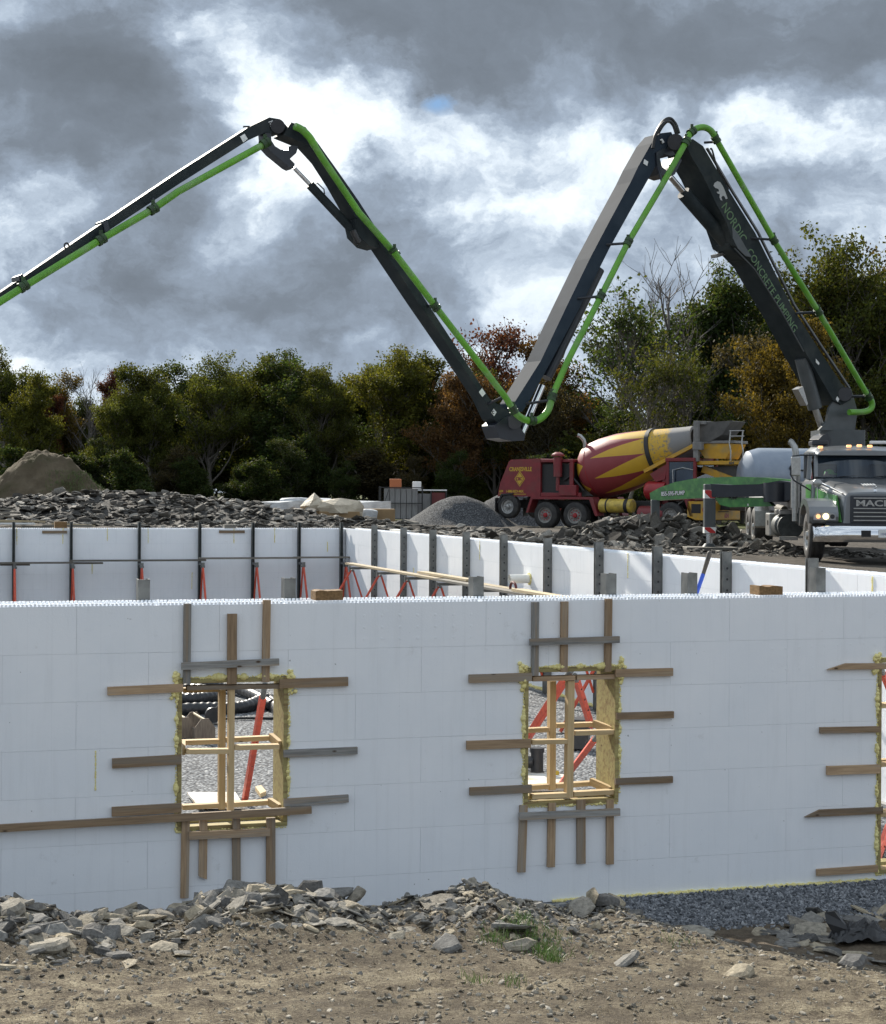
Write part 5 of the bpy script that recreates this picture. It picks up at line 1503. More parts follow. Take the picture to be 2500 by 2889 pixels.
# lifting cylinder at the base
MB().cyl(BP(2262, 1010, .1), BP(2300, 1152, .1), .165, n=18).build('hydraulic_cylinder', SLTL, PT, True)
MB().cyl(BP(2300, 1152, .1), BP(2326, 1228, .1), .075, n=14).build('cylinder_rod', ALU, PT, True)
MB().prism([BP(x, y, .2) for (x, y) in ((2252, 1098), (2266, 1090), (2280, 1140), (2276, 1144))], BN * -.2).build('cylinder_guard', ALU, PT)
# delivery pipes and couplings
def spline(pts, n=6):
    P3 = [Vector(p) for p in pts]; path = []
    for i in range(len(P3) - 1):
        a, b, c, d = P3[max(0, i - 1)], P3[i], P3[i + 1], P3[min(len(P3) - 1, i + 2)]
        for k in range(n):
            t = k / n; path.append(.5 * ((2 * b) + (c - a) * t + (2 * a - 5 * b + 4 * c - d) * t * t + (3 * b - a - 3 * c + d) * t ** 3))
    return path + [P3[-1]]
O_ = .62
def pipe(pts, r=.064, off=O_, parent=PT):
    return MB().tube([BP(x, y, off) for (x, y) in pts], r, 14).build('delivery_pipe', PIPEG, parent, True)
def elbow(pts, r=.070, off=O_):
    return MB().tube(spline([BP(x, y, off) for (x, y) in pts]), r, 14).build('pipe_elbow', PIPEG, PT, True)
def coupling(p, q, off=O_, r=.092, L=.16):
    a, b = BP(*p, off), BP(*q, off); d = (b - a).normalized()
    return MB().cyl(a - d * L * .5, a - d * L * .12, r, n=14).cyl(a + d * L * .12, a + d * L * .5, r, n=14).cyl(a - d * L * .5, a + d * L * .5, r * .9, n=14).box((-.03, -.03, 0), (.03, .03, .09), 0, Matrix.Translation(a + Vector((0, 0, r - .02)))).build('pipe_coupling', CLAMP, PT, True)
def hanger(p, q, o1, o2, r=.028):
    return MB().cyl(BP(*p, o1), BP(*q, o2), r, n=8).build('pipe_bracket', NAVY, PT, True)
pipe([(2020, 392), (2183, 677), (2309, 879), (2446, 1112)])
elbow([(1932, 408), (1945, 380), (1962, 364), (1985, 359), (2006, 369), (2020, 392)])
pipe([(1932, 408), (1869, 520), (1772, 684), (1695, 837), (1600, 1022), (1556, 1122)])
elbow([(1556, 1122), (1550, 1150), (1536, 1172), (1515, 1186), (1487, 1186), (1464, 1174), (1448, 1156)])
pipe([(1448, 1156), (1426, 1120), (1228, 864), (1113, 713)]); pipe([(1113, 713), (1013, 600), (912, 450), (888, 412)], off=.36)
elbow([(888, 412), (874, 388), (852, 366), (832, 356)], off=.34)
pipe([(748, 405), (502, 541), (432, 590)], .062, .30); pipe([(432, 590), (301, 666), (70, 807), (-150, 946)], .062, .26)
elbow([(2446, 1112), (2460, 1136), (2456, 1154), (2436, 1162), (2396, 1163)])
for (p, q, o) in [((2020, 392), (2040, 428), O_), ((2183, 677), (2203, 710), O_), ((2309, 879), (2330, 914), O_), ((2450, 1118), (2456, 1128), O_), ((1936, 400), (1920, 430), O_), ((1952, 372), (1962, 364), O_), ((1772, 684), (1755, 718), O_), ((1695, 837), (1680, 866), O_), ((1558, 1120), (1552, 1140), O_), ((1500, 1187), (1490, 1186), O_), ((1448, 1156), (1440, 1140), O_), ((1228, 864), (1200, 828), O_), ((1113, 713), (1090, 684), O_ - .1), ((432, 590), (410, 603), .28), ((285, 676), (262, 690), .26), ((66, 808), (40, 824), .26), ((748, 404), (738, 410), .30)]:
    coupling(p, q, o)
for (p, q, o1, o2) in [((2120, 672), (2180, 676), .35, O_), ((2246, 884), (2306, 880), .35, O_), ((1988, 402), (2022, 400), .3, O_), ((1712, 690), (1770, 686), .25, O_), ((1630, 842), (1694, 836), .25, O_), ((1478, 1140), (1550, 1130), .2, O_), ((1376, 1140), (1424, 1118), .18, O_), ((1206, 862), (1228, 864), .18, O_), ((2398, 1118), (2446, 1118), .35, O_), ((1870, 520), (1856, 470), O_, .3), ((300, 640), (304, 662), .15, .26), ((432, 560), (432, 588), .15, .28), ((64, 790), (68, 806), .15, .26)]:
    hanger(p, q, o1, o2)
# brackets and eyes on the last section
for (x, y) in ((300, 645), (62, 800)):
    MB().prism([BP(x + a, y + b, .22) for (a, b) in ((-9, -22), (3, -28), (12, 12), (2, 18), (-4, 8))], BN * -.38).build('support_clamp', NAVY, PT, bevel=.01)
MB().tube(spline([BP(184, 702, .1), BP(182, 690, .1), BP(190, 686, .1), BP(197, 698, .1), BP(206, 712, .17)]), .016, 6).build('lifting_eye', NAVY, PT, True)
MB().tube([BP(688, 360, .1), BP(687, 357, .1), BP(704, 357, .1)], .016, 6).build('lifting_eye', NAVY, PT, True)
# hose loops over the high knuckle
for (dx, dy, o) in ((0, 0, .2), (4, 5, .05), (-3, 8, .35)):
    MB().tube(spline([BP(1845 + dx, 410 + dy, o), BP(1852 + dx, 374 + dy, o), BP(1870 + dx, 344 + dy, o), BP(1888 + dx, 334 + dy, o), BP(1902 + dx, 344 + dy, o), BP(1912 + dx, 372 + dy, o)], 8), .036, 8).build('hydraulic_hose', BLACKR, PT, True)
MB().tube(spline([BP(2004, 420, .3), BP(2010, 425, .3), BP(2026, 480, .3), BP(2055, 535, .3)], 8), .02, 6).build('hydraulic_hose', BLACKR, PT, True)

# --- outriggers
def plane_pts(a, b):
    a, b = Vector((a[0], a[1], 0)), Vector((b[0], b[1], 0)); d = (b - a).normalized(); nrm = Vector((d.y, -d.x, 0))
    if nrm.dot(-a) < 0: nrm = -nrm
    return (lambda px, py, off=0.0: ray_plane(px, py, a + nrm * off, nrm)), nrm
QA, NA = plane_pts((8.35, 40.8), (5.6, 45.0))
armA = MB().prism([QA(x, y, .12) for (x, y) in ((1833, 1391), (1862, 1375), (1905, 1360), (1960, 1350), (2030, 1346), (2090, 1345), (2150, 1347), (2235, 1354), (2245, 1372), (2200, 1384), (2100, 1388), (2040, 1398), (2000, 1404), (1930, 1407), (1836, 1413))], NA * -.24).build('outrigger_arm', GREENM, PT, bevel=.015)
M_, L_ = frame(QA(1866, 1399, .126), QA(1957, 1394, .126), NA)
t1_ = text_obj('lettering', '855-595-PUMP', .150, BLKB, armA, M_, bold=.014, extrude=.002, sx=1.0)
text_obj('lettering', '855-595-PUMP', .150, WHITEB, armA, M_ @ Matrix.Translation((0, 0, .004)), bold=.003, extrude=.002, sx=1.0)
lA = P(1849, 1410, 44.85)
MB().box((-.11, -.11, 0), (.11, .11, lA.z - TKZ), 0, Matrix.Translation((lA.x, lA.y, TKZ))).build('outrigger_jack', SLTL, PT, bevel=.02)
QB, NB = plane_pts((8.3, 40.0), (6.52, 41.7))
armB = MB().prism([QB(x, y, .16) for (x, y) in ((1992, 1372), (2004, 1365), (2060, 1368), (2140, 1366), (2200, 1356), (2240, 1362), (2240, 1410), (2190, 1416), (2150, 1400), (2010, 1403))], NB * -.32).build('outrigger_arm', NAVY, PT, bevel=.02)
MB().prism([QB(x, y, .10) for (x, y) in ((2016, 1404), (2150, 1404), (2168, 1414), (2180, 1428), (2060, 1431), (2030, 1424))], NB * -.16).build('arm_skirt', GREENM, armB, bevel=.01)
text_obj('lettering', 'PUMP', .10, BLKB, armB, frame(QB(2056, 1409, .105), QB(2130, 1408, .105), NB)[0], bold=.004, extrude=.002)
text_obj('lettering', 'S', .07, WHITEB, armB, frame(QB(2109, 1427, .105), QB(2119, 1427, .105), NB)[0], bold=.004, extrude=.002)
MB().cyl(P(2190, 1362, 40.3), P(2190, 1416, 40.3), .30, n=18).build('outrigger_hinge', NAVY, PT, True)
jB = P(2001, 1545, 41.6); top = P(2001, 1366, 41.6).z
jk = MB().box((-.135, -.135, 1505 and (P(2001, 1505, 41.6).z)), (.135, .135, top), 0, Matrix.Translation((jB.x, jB.y, 0))).build('outrigger_jack', SLTL, PT, bevel=.02)
for (ya, yb) in ((1382, 1406), (1487, 1504)):
    za, zb_ = P(2001, ya, 41.6).z, P(2001, yb, 41.6).z
    st_ = MB().box((jB.x - .139, jB.y - .139, zb_), (jB.x + .139, jB.y + .139, za)).build('warning_band', WHITEB, jk)
    zm = (za + zb_) / 2; hh = (za - zb_) / 2
    MB().prism([(jB.x - .13, jB.y - .1405, zm + hh * .95), (jB.x + .0, jB.y - .1405, zm + hh * .95), (jB.x + .13, jB.y - .1405, zm - hh * .5), (jB.x + .13, jB.y - .1405, zm - hh * .95), (jB.x + .0, jB.y - .1405, zm - hh * .95), (jB.x - .13, jB.y - .1405, zm + hh * .3)], (0, -.003, 0)).build('red_stripe', REDB, jk)
MB().cyl((jB.x, jB.y, TKZ + .10), (jB.x, jB.y, P(2001, 1500, 41.6).z), .085, n=16).build('jack_rod', CHROMED, jk, True)
MB().cyl((jB.x, jB.y, TKZ + .10), (jB.x, jB.y, TKZ + .18), .17, .11, 16).build('jack_foot', STEELD, jk, True)
tag(MB().box((jB.x - .62, jB.y - .5, TKZ + .03), (jB.x + .62, jB.y + .5, TKZ + .095)).build('outrigger_pad', PLYD, bevel=.01), 'square plywood pad under the pump truck outrigger jack', 'pad')

# driver in the cab: green cap
def pl_(x, y, z): return MTK @ Vector((x, y, z))
dr = thing('person', 'person in a green cap sitting behind the pump truck windshield', 'person', pl_(-.60, 1.62, 1.2))
SKIN = pm('skin', (0.42, 0.25, 0.17), (0.36, 0.21, 0.14), .55)
me = bpy.data.meshes.new('body'); vsx = [(0, 0, 0), (0, 0, .34), (0, -.02, .46), (0, -.03, .52), (0, -.05, .60), (.19, 0, .40), (-.19, 0, .40), (.25, -.12, .16), (-.25, -.12, .16), (.16, -.36, .16), (-.16, -.36, .16), (.10, -.30, .0), (-.10, -.30, .0)]
me.from_pydata(vsx, [(0, 1), (1, 2), (2, 3), (3, 4), (1, 5), (1, 6), (5, 7), (6, 8), (7, 9), (8, 10), (0, 11), (0, 12)], [])
body = link('body', me, dr, Matrix.Identity(4), True); me.materials.append(pm('dark_jacket', (0.03, 0.035, 0.045), None, .8))
sk = body.modifiers.new('skin', 'SKIN'); sub = body.modifiers.new('sub', 'SUBSURF'); sub.levels = sub.render_levels = 2
for i, r in enumerate([.17, .19, .07, .065, .06, .09, .09, .055, .055, .045, .045, .09, .09]): me.skin_vertices[0].data[i].radius = (r, r)
me.skin_vertices[0].data[0].use_root = True
MB().ball((0, -.05, .60), .105, n=16, m=12, sq=(.82, 1, 1.15)).ball((0, -.155, .585), .022, n=8, m=6).ball((.085, -.04, .59), .025, n=8, m=6, sq=(.4, 1, 1.3)).ball((-.085, -.04, .59), .025, n=8, m=6, sq=(.4, 1, 1.3)).build('head', SKIN, dr, 'all', M=WM[dr])
CAPG = pm('green_cap_cloth', (0.22, 0.75, 0.08), (0.18, 0.62, 0.07), .7)
m = MB(); n = 18
for j in range(6):
    a = j / 5 * math.pi / 2
    for i in range(n):
        b = 2 * math.pi * i / n; m.v.append((.104 * math.cos(a) * math.cos(b), -.05 + .122 * math.cos(a) * math.sin(b), .625 + .115 * math.sin(a)))
for j in range(5):
    for i in range(n): m.f.append((j * n + i, j * n + (i + 1) % n, (j + 1) * n + (i + 1) % n, (j + 1) * n + i)); m.m.append(0)
m.prism([(.09, -.10, .63), (.10, -.16, .625), (.06, -.24, .615), (-.06, -.24, .615), (-.10, -.16, .625), (-.09, -.10, .63)], (0, 0, .012))
m.build('cap', CAPG, dr, True, M=WM[dr] @ Matrix.Rotation(.5, 4, 'Z'))
# ------------------------------------------------------------------ red and yellow concrete mixer
MRED = pm('mixer_red_paint', (0.20, 0.016, 0.022), (0.15, 0.013, 0.018), 0.45, scale=4, rvar=.1, c3=(.16, .03, .03), s3=2)
MREDB = pm('tank_red_paint', (0.33, 0.018, 0.022), (0.26, 0.016, 0.02), 0.35, scale=4)
MYEL = pm('mixer_yellow_paint', (0.56, 0.31, 0.018), (0.46, 0.25, 0.018), 0.5, scale=3, c3=(0.34, 0.24, 0.09), s3=2.2)
MYELP = pm('tank_yellow_paint', (0.62, 0.46, 0.08), (0.5, 0.36, 0.06), 0.45, scale=5, c3=(.3, .22, .06), s3=4)
DUST = pm('cement_dust', (0.16, 0.155, 0.15), (0.24, 0.235, 0.225), 0.9, scale=5)
HOPD = pm('hopper_dark_steel', (0.07, 0.068, 0.066), (0.11, 0.107, 0.10), 0.75, scale=3)
YTXT = pm('yellow_lettering', (0.50, 0.33, 0.03), None, .5)


def drum_mat():
    mat = bpy.data.materials.new('drum_starburst_paint'); mat.use_nodes = True
    T = NT(mat.node_tree); b = T.n['Principled BSDF']; o = T.new('ShaderNodeTexCoord').outputs['Object']
    sep = T.new('ShaderNodeSeparateXYZ'); T.l.new(o, sep.inputs[0])
    ang = T.math('ARCTAN2', sep.outputs[1], sep.outputs[2])
    def saw(n, ph): return T.math('ABSOLUTE', T.math('SUBTRACT', T.math('MULTIPLY', T.math('FRACT', T.math('ADD', T.math('MULTIPLY', ang, n / 6.28318), ph)), 2.0), 1.0))
    s1_ = saw(9.0, 0.30)
    y1 = T.math('GREATER_THAN', sep.outputs[0], T.math('ADD', 1.0, T.math('MULTIPLY', s1_, 2.35)))
    y2 = T.math('LESS_THAN', sep.outputs[0], T.math('SUBTRACT', 0.62, T.math('MULTIPLY', saw(7.0, 0.1), 0.62)))
    yel = T.math('MAXIMUM', y1, y2)
    n = T.noise(o, 3, 6, .65)
    red = T.mix(n, (0.20, 0.022, 0.030), (0.27, 0.045, 0.05)); ye = T.mix(n, (0.60, 0.37, 0.02), (0.48, 0.28, 0.03))
    c = T.mix(yel, red, ye)
    spots = T.maprange(T.math('ADD', T.noise(o, 9, 6, .7), T.math('MULTIPLY', sep.outputs[0], .043)), .68, .78)
    c = T.mix(T.math('MULTIPLY', spots, T.math('GREATER_THAN', sep.outputs[0], 3.2)), c, (0.20, 0.17, 0.11))
    c = T.mix(T.maprange(T.math('ADD', sep.outputs[0], T.math('MULTIPLY', n, .8)), 4.55, 4.75), c, (0.19, 0.185, 0.18))
    T.l.new(c, b.inputs['Base Color']); b.inputs['Roughness'].default_value = .5
    return mat


MMX = Matrix.Translation((5.29, 68.0, 2.46)) @ Matrix.Rotation(math.radians(-35), 4, 'Z')
MX = thing('concrete_mixer', 'red and yellow front discharge concrete mixer truck behind the slab pile', 'mixer truck', M=MMX)
def mb(m, name, mat, smooth=False, bevel=.02, parent=None): return m.build(name, mat, parent or MX, smooth, local=True, bevel=bevel)
def wheel_y(x, y, r, w, side, rim, hub, z=None):
    before = MX
    wh = wheel(MX, 0, 0, r, w, -1, rim, hub, z=z)
    M_ = Matrix.Translation((x, y, r if z is None else z)) @ Matrix.Rotation(math.pi / 2 if side < 0 else -math.pi / 2, 4, 'Z')
    wh.matrix_basis = M_; WM[wh] = MMX @ M_
    return wh
for sy in (-1, 1):
    wheel_y(-.68, sy * 1.0, .53, .42, sy, RIMD, MREDB); wheel_y(.68, sy * 1.0, .53, .42, sy, RIMD, MREDB)
    wheel_y(4.85, sy * 1.05, .54, .34, sy, RIMD, ALU); wheel_y(-2.45, sy * 1.05, .49, .30, sy, ALU, ALU, z=.86)
    mb(MB().prism([(-2.95, sy * 1.22, 1.0), (-2.75, sy * 1.22, 1.36), (-2.2, sy * 1.22, 1.40), (-2.2, sy * 1.22, 1.35), (-2.7, sy * 1.22, 1.30), (-2.88, sy * 1.22, .98)], (0, -sy * .34, 0)), 'tag_fender', BLACKR, bevel=.01)
    mb(MB().box((-3.02, sy * 1.05 - .2, .45), (-2.99, sy * 1.05 + .2, 1.2)), 'mud_flap', BLACKR, bevel=0)
    mb(MB().prism([(-1.45, sy * 1.24, .62), (-1.25, sy * 1.24, 1.16), (1.35, sy * 1.24, 1.16), (1.62, sy * 1.24, .52), (1.75, sy * 1.24, .52), (1.50, sy * 1.24, 1.26), (-1.32, sy * 1.24, 1.26), (-1.55, sy * 1.24, .62)], (0, -sy * .5, 0)), 'tandem_fender', MRED, bevel=.015)
mb(MB().box((-2.6, -.5, .8), (7.0, -.35, 1.12)).box((-2.6, .35, .8), (7.0, .5, 1.12)).box((-2.6, -.35, .85), (-2.4, .35, 1.1)).box((4.0, -.35, .85), (4.2, .35, 1.1)), 'chassis_frame', BLACKR)
# engine housing at the rear
hs = mb(MB().prism([(-2.98, -1.12, 1.26), (-2.86, -1.12, 1.8), (-2.45, -1.12, 2.66), (-2.35, -1.12, 2.74), (-.95, -1.12, 2.78), (-.95, -1.12, 1.26)], (0, 2.24, 0)), 'engine_housing', MRED, bevel=.05)
MR_ = lambda x, z: Matrix.Translation((x, -1.124, z)) @ Matrix.Rotation(math.pi / 2, 4, 'X')
text_obj('lettering', 'CRANESVILLE', .225, YTXT, hs, MR_(-2.42, 2.28), bold=.006, extrude=.003, local=True, sx=.78)
text_obj('lettering', '604', .14, YTXT, hs, MR_(-2.9, 1.42), bold=.003, extrude=.003, local=True, sx=.88)
text_obj('lettering', '1-888-REDI-MIX', .14, YTXT, hs, MR_(-2.58, 1.42), bold=.003, extrude=.003, local=True, sx=.88)
dia = lambda k, y: [(-1.92 + a * k, y, 1.97 + b * k) for (a, b) in ((-1, 0), (0, -1.28), (1, 0), (0, 1.28))]
mb(MB().prism(dia(.25, -1.122), (0, -.004, 0)), 'emblem', YTXT, bevel=0, parent=hs); mb(MB().prism(dia(.215, -1.127), (0, -.003, 0)), 'emblem_field', MRED, bevel=0, parent=hs); mb(MB().prism(dia(.19, -1.131), (0, -.003, 0)), 'emblem', YTXT, bevel=0, parent=hs)
text_obj('lettering', 'CBC', .17, MRED, hs, Matrix.Translation((-2.085, -1.136, 1.91)) @ Matrix.Rotation(math.pi / 2, 4, 'X'), bold=.010, extrude=.002, local=True, sx=.82)
mb(MB().box((-2.9, -1.124, 1.34), (-1.62, -1.14, 1.365)), 'pinstripe', YTXT, bevel=0, parent=hs)
mb(MB().box((-.94, -1.0, 1.3), (.45, 1.0, 2.55)), 'engine_bay', BLACKR, bevel=0)
mb(MB().box((-.94, -1.12, 2.62), (.55, 1.12, 2.74)).box((.38, -1.12, 1.7), (.55, -1.02, 2.62)).box((-.94, -1.12, 1.26), (.9, -1.02, 1.42)), 'bay_frame', MRED)
mb(MB().box((-.05, -1.22, 1.30), (.75, -1.0, 1.72)), 'battery_box', MRED)
mb(MB().cyl((-.12, -1.16, 2.05), (-.12, -1.16, 2.82), .175, n=18).cyl((-.12, -1.16, 2.86), (-.12, -1.16, 2.93), .26, .26, 18).cyl((-.12, -1.16, 2.93), (-.12, -1.16, 3.02), .24, .10, 18).cyl((-.12, -1.16, 1.5), (-.12, -1.16, 2.05), .08, n=12), 'air_cleaner', MRED, True, 0)
mb(MB().tube([(.75, -.55, 2.2), (.75, -.55, 3.35), (.72, -.58, 3.5), (.60, -.66, 3.66), (.5, -.7, 3.70)], .075, 10), 'exhaust_stack', ALU, True, 0)
mb(MB().tube([(.1, -1.05, 1.9), (.4, -1.03, 2.1), (.7, -1.0, 1.8), (.9, -.9, 1.5)], .05, 8), 'engine_hose', BLACKR, True, 0)
# drum
MDR = Matrix.Translation((.42, 0, 2.16)) @ Matrix.Rotation(math.radians(-14.2), 4, 'Y')
prof = [(0, .001), (.02, .45), (.14, .80), (.36, 1.02), (.68, 1.13), (1.1, 1.18), (1.85, 1.17), (2.4, 1.10), (3.4, .92), (4.1, .78), (4.8, .65), (5.12, .60), (5.12, .50), (4.7, .48)]
dr_ = MB().lathe(prof, 64, None).build('drum', drum_mat(), MX, True, M=MDR, local=True)
mb(MB().lathe([(3.32, .935), (3.32, .985), (3.48, .965), (3.48, .91)], 48, None), 'drum_ring', BLACKR, True, 0, dr_)
mb(MB().lathe([(.68, 1.131), (.68, 1.139), (.70, 1.139), (.70, 1.131)], 48, None), 'weld_seam', MREDB, True, 0, dr_)
# saddle tanks
mb(MB().cyl((1.75, -.98, .92), (3.15, -.98, .92), .27, n=20), 'fuel_tank', MYELP, True, .02); mb(MB().cyl((2.05, -.98, .92), (2.11, -.98, .92), .282, n=20).cyl((2.85, -.98, .92), (3.0, -.98, .92), .282, n=20), 'tank_strap', BLACKR, True, 0)
mb(MB().cyl((3.45, -.95, .62), (4.55, -.95, .62), .31, n=20), 'air_tank', MRED, True, .03)
mb(MB().ball((3.75, -.75, 1.52), .36, n=18, m=12, sq=(.6, 1, 1)).cyl((3.75, -.75, 1.52), (4.5, -.75, 1.52), .36, n=20), 'water_tank', MREDB, True, 0)
mb(MB().box((4.35, -.9, 1.0), (4.6, -.2, 2.0)), 'valve_rack', MRED)
mb(MB().prism([(3.85, -.95, 2.15), (4.6, -.95, 2.55), (4.5, -.95, 1.95), (4.1, -.95, 1.85)], (0, .3, 0)), 'drum_roller_bracket', MRED)
# cab at the front
mb(MB().box((4.500, -.95, 1.15), (5.749, .95, 1.62)), 'cab_lower', MRED); mb(MB().box((4.500, -.95, 2.62), (5.749, .95, 2.76)), 'cab_roof', MRED)
for x in (4.54, 5.67): mb(MB().box((x, -.95, 1.62), (x + .12, -.83, 2.62)), 'cab_pillar', MRED); mb(MB().box((x, .83, 1.62), (x + .12, .95, 2.62)), 'cab_pillar', MRED)
mb(MB().box((4.650, -.92, 1.64), (5.658, -.90, 2.60)), 'side_window', GLASS, bevel=0); mb(MB().box((5.708, -.82, 1.64), (5.725, .82, 2.60)), 'windshield', GLASS, bevel=0)
mb(MB().box((4.708, -.6, 1.5), (5.125, .6, 2.3)), 'cab_seat', BLACKR)
mb(MB().tube([(4.875, -.98, 1.5), (4.875, -1.05, 2.3), (5.291, -1.05, 2.38), (5.708, -1.0, 2.3)], .02, 6), 'grab_rail', ALU, True, 0)
mb(MB().prism([(4.100, -1.22, .62), (4.300, -1.22, 1.18), (5.450, -1.22, 1.18), (5.700, -1.22, .55), (5.830, -1.22, .55), (5.570, -1.22, 1.28), (4.200, -1.22, 1.28), (3.970, -1.22, .62)], (0, .5, 0)), 'front_fender', MRED)
mb(MB().prism([(5.580, -1.22, .55), (5.580, -1.22, 1.12), (6.595, -1.22, 1.12), (6.595, -1.22, .42), (5.930, -1.22, .42)], (0, 2.44, 0)), 'bumper_body', MYEL, bevel=.03)
bx_ = mb(MB().box((5.755, -1.232, .68), (6.140, -1.221, 1.02)), 'step_recess', BOLT, bevel=0)
text_obj('lettering', '0', .26, MREDB, MX, Matrix.Translation((6.210, -1.224, .72)) @ Matrix.Rotation(math.pi / 2, 4, 'X'), bold=.01, extrude=.003, local=True)
text_obj('lettering', '604', .25, MREDB, MX, Matrix.Translation((6.598, -.15, .50)) @ Matrix.Rotation(math.pi / 2, 4, 'Z') @ Matrix.Rotation(math.pi / 2, 4, 'X'), bold=.008, extrude=.003, local=True)
mb(MB().box((6.598, -.7, .72), (6.609, .2, .75)).box((6.598, -.2, .84), (6.609, .5, .86)), 'bumper_slot', BOLT, bevel=0)
# discharge end: portal frame, hoppers, chute, rails
for sy in (-1, 1):
    mb(MB().box((5.640, sy * .80 - .08, 2.62), (5.840, sy * .80 + .08, 4.15)), 'portal_post', DUST, bevel=.01)
    mb(MB().beam((5.690, sy * .80, 3.25), (3.540, sy * .80, 2.25), .14, .14, (0, 0, 1)), 'drum_brace', MYEL, bevel=.01)
    mb(MB().box((5.620, sy * .80 - .11, 3.05), (6.0, sy * .80 + .11, 3.35)), 'roller_block', DUST)
mb(MB().box((5.640, -.72, 4.02), (6.057, .72, 4.14)), 'portal_beam', DUST, bevel=.01)
mb(MB().prism([(5.649, -.62, 4.08), (7.099, -.62, 4.14), (6.691, -.62, 3.62), (6.148, -.62, 3.34), (5.740, -.62, 3.42)], (0, 1.24, 0)), 'charge_hopper', HOPD, bevel=.04)
mb(MB().prism([(5.532, -.55, 3.32), (7.144, -.55, 3.28), (6.827, -.55, 2.72), (5.967, -.55, 2.74)], (0, 1.1, 0)), 'discharge_hopper', MYEL, bevel=.03)
mb(MB().box((5.514, -.60, 3.30), (7.190, .60, 3.40)), 'hopper_rim', DUST, bevel=.01)
pf = mb(MB().box((5.604, -.75, 2.50), (7.688, .75, 2.64)), 'platform', MYEL, bevel=.01)
text_obj('lettering', '604', .14, HOPD, pf, Matrix.Translation((7.054, -.754, 2.515)) @ Matrix.Rotation(math.pi / 2, 4, 'X'), bold=.006, extrude=.003, local=True)
mb(MB().prism([(5.785, -.42, 2.42), (7.326, -.42, 2.46), (7.235, -.42, 2.0), (6.691, -.42, 1.95)], (0, .84, 0)), 'chute_throat', HOPD, bevel=.03)
mb(MB().beam((5.831, -.45, 2.35), (7.416, -.45, 1.80), .12, .26, (0, 0, 1)).beam((5.831, .45, 2.35), (7.416, .45, 1.80), .12, .26, (0, 0, 1)).beam((5.831, 0, 2.26), (7.416, 0, 1.70), .8, .05, (0, 0, 1)), 'chute', MYEL, bevel=.01)
for x in (7.1, 7.6):
    mb(MB().tube([(x, -.72, 2.64), (x + .02, -.74, 3.0), (x - .05, -.72, 3.3), (x, -.72, 3.75)], .025, 6), 'rail_post', ALU, True, 0)
for z in (3.55, 3.75): mb(MB().cyl((7.054, -.72, z), (7.643, -.72, z), .022, n=6), 'hand_rail', ALU, True, 0)
mb(MB().tube([(5.9, -1.0, 1.7), (5.4, -1.05, 1.2), (5.0, -1.1, .9)], .025, 6), 'spray_lance', ALU, True, 0)

# ------------------------------------------------------------------ silver tank truck half hidden behind
c = P(2190, 1400, 62); MTT = Matrix.Translation((c.x, c.y, 2.45)) @ Matrix.Rotation(math.radians(8), 4, 'Z')
TT = thing('tank_truck', 'pale silver tank truck half hidden behind the pump truck', 'truck', M=MTT)
TANKM = pm('tank_silver', (0.21, 0.25, 0.31), (0.26, 0.30, 0.36), .32, .2, scale=2)
MB().lathe([(-1.35, .001), (-1.33, .55), (-1.1, .92), (-.7, 1.04), (3.4, 1.04), (3.7, .9), (3.85, .001)], 36, Matrix.Translation((0, 0, 2.05))).build('tank', TANKM, TT, True, local=True)
MB().box((-1.2, -.5, .7), (5.6, .5, 1.0)).build('chassis_frame', BLACKR, TT, local=True)
cb = MB().box((-1.45, -1.0, .8), (-.1, 1.0, 1.35)).build('cab_lower', NAVY, TT, local=True, bevel=.05)
MB().box((-1.42, -1.0, 1.86), (-.15, 1.0, 1.93)).build('cab_roof', NAVY, TT, local=True, bevel=.02)
for x in (-1.42, -.80, -.22): MB().box((x, -1.0, 1.35), (x + .07, -.93, 1.86)).build('cab_pillar', ALU, TT, local=True)
MB().box((-1.35, -.98, 1.35), (-.22, -.96, 1.86)).build('side_window', GLASS, TT, local=True)
for x in (-.7, 3.6, 4.9):
    wh = wheel(TT, 0, 0, .52, .35, -1); M_ = Matrix.Translation((x, -.95, .52)) @ Matrix.Rotation(math.pi / 2, 4, 'Z'); wh.matrix_basis = M_; WM[wh] = MTT @ M_
MB().tube([(.2, -1.0, 1.4), (.25, -1.05, 2.2), (.35, -1.05, 2.28), (3.0, -1.05, 2.22)], .03, 6).ball((.22, -1.05, 2.36), .10, n=10, m=6).build('rail', BLACKP, TT, True, local=True)

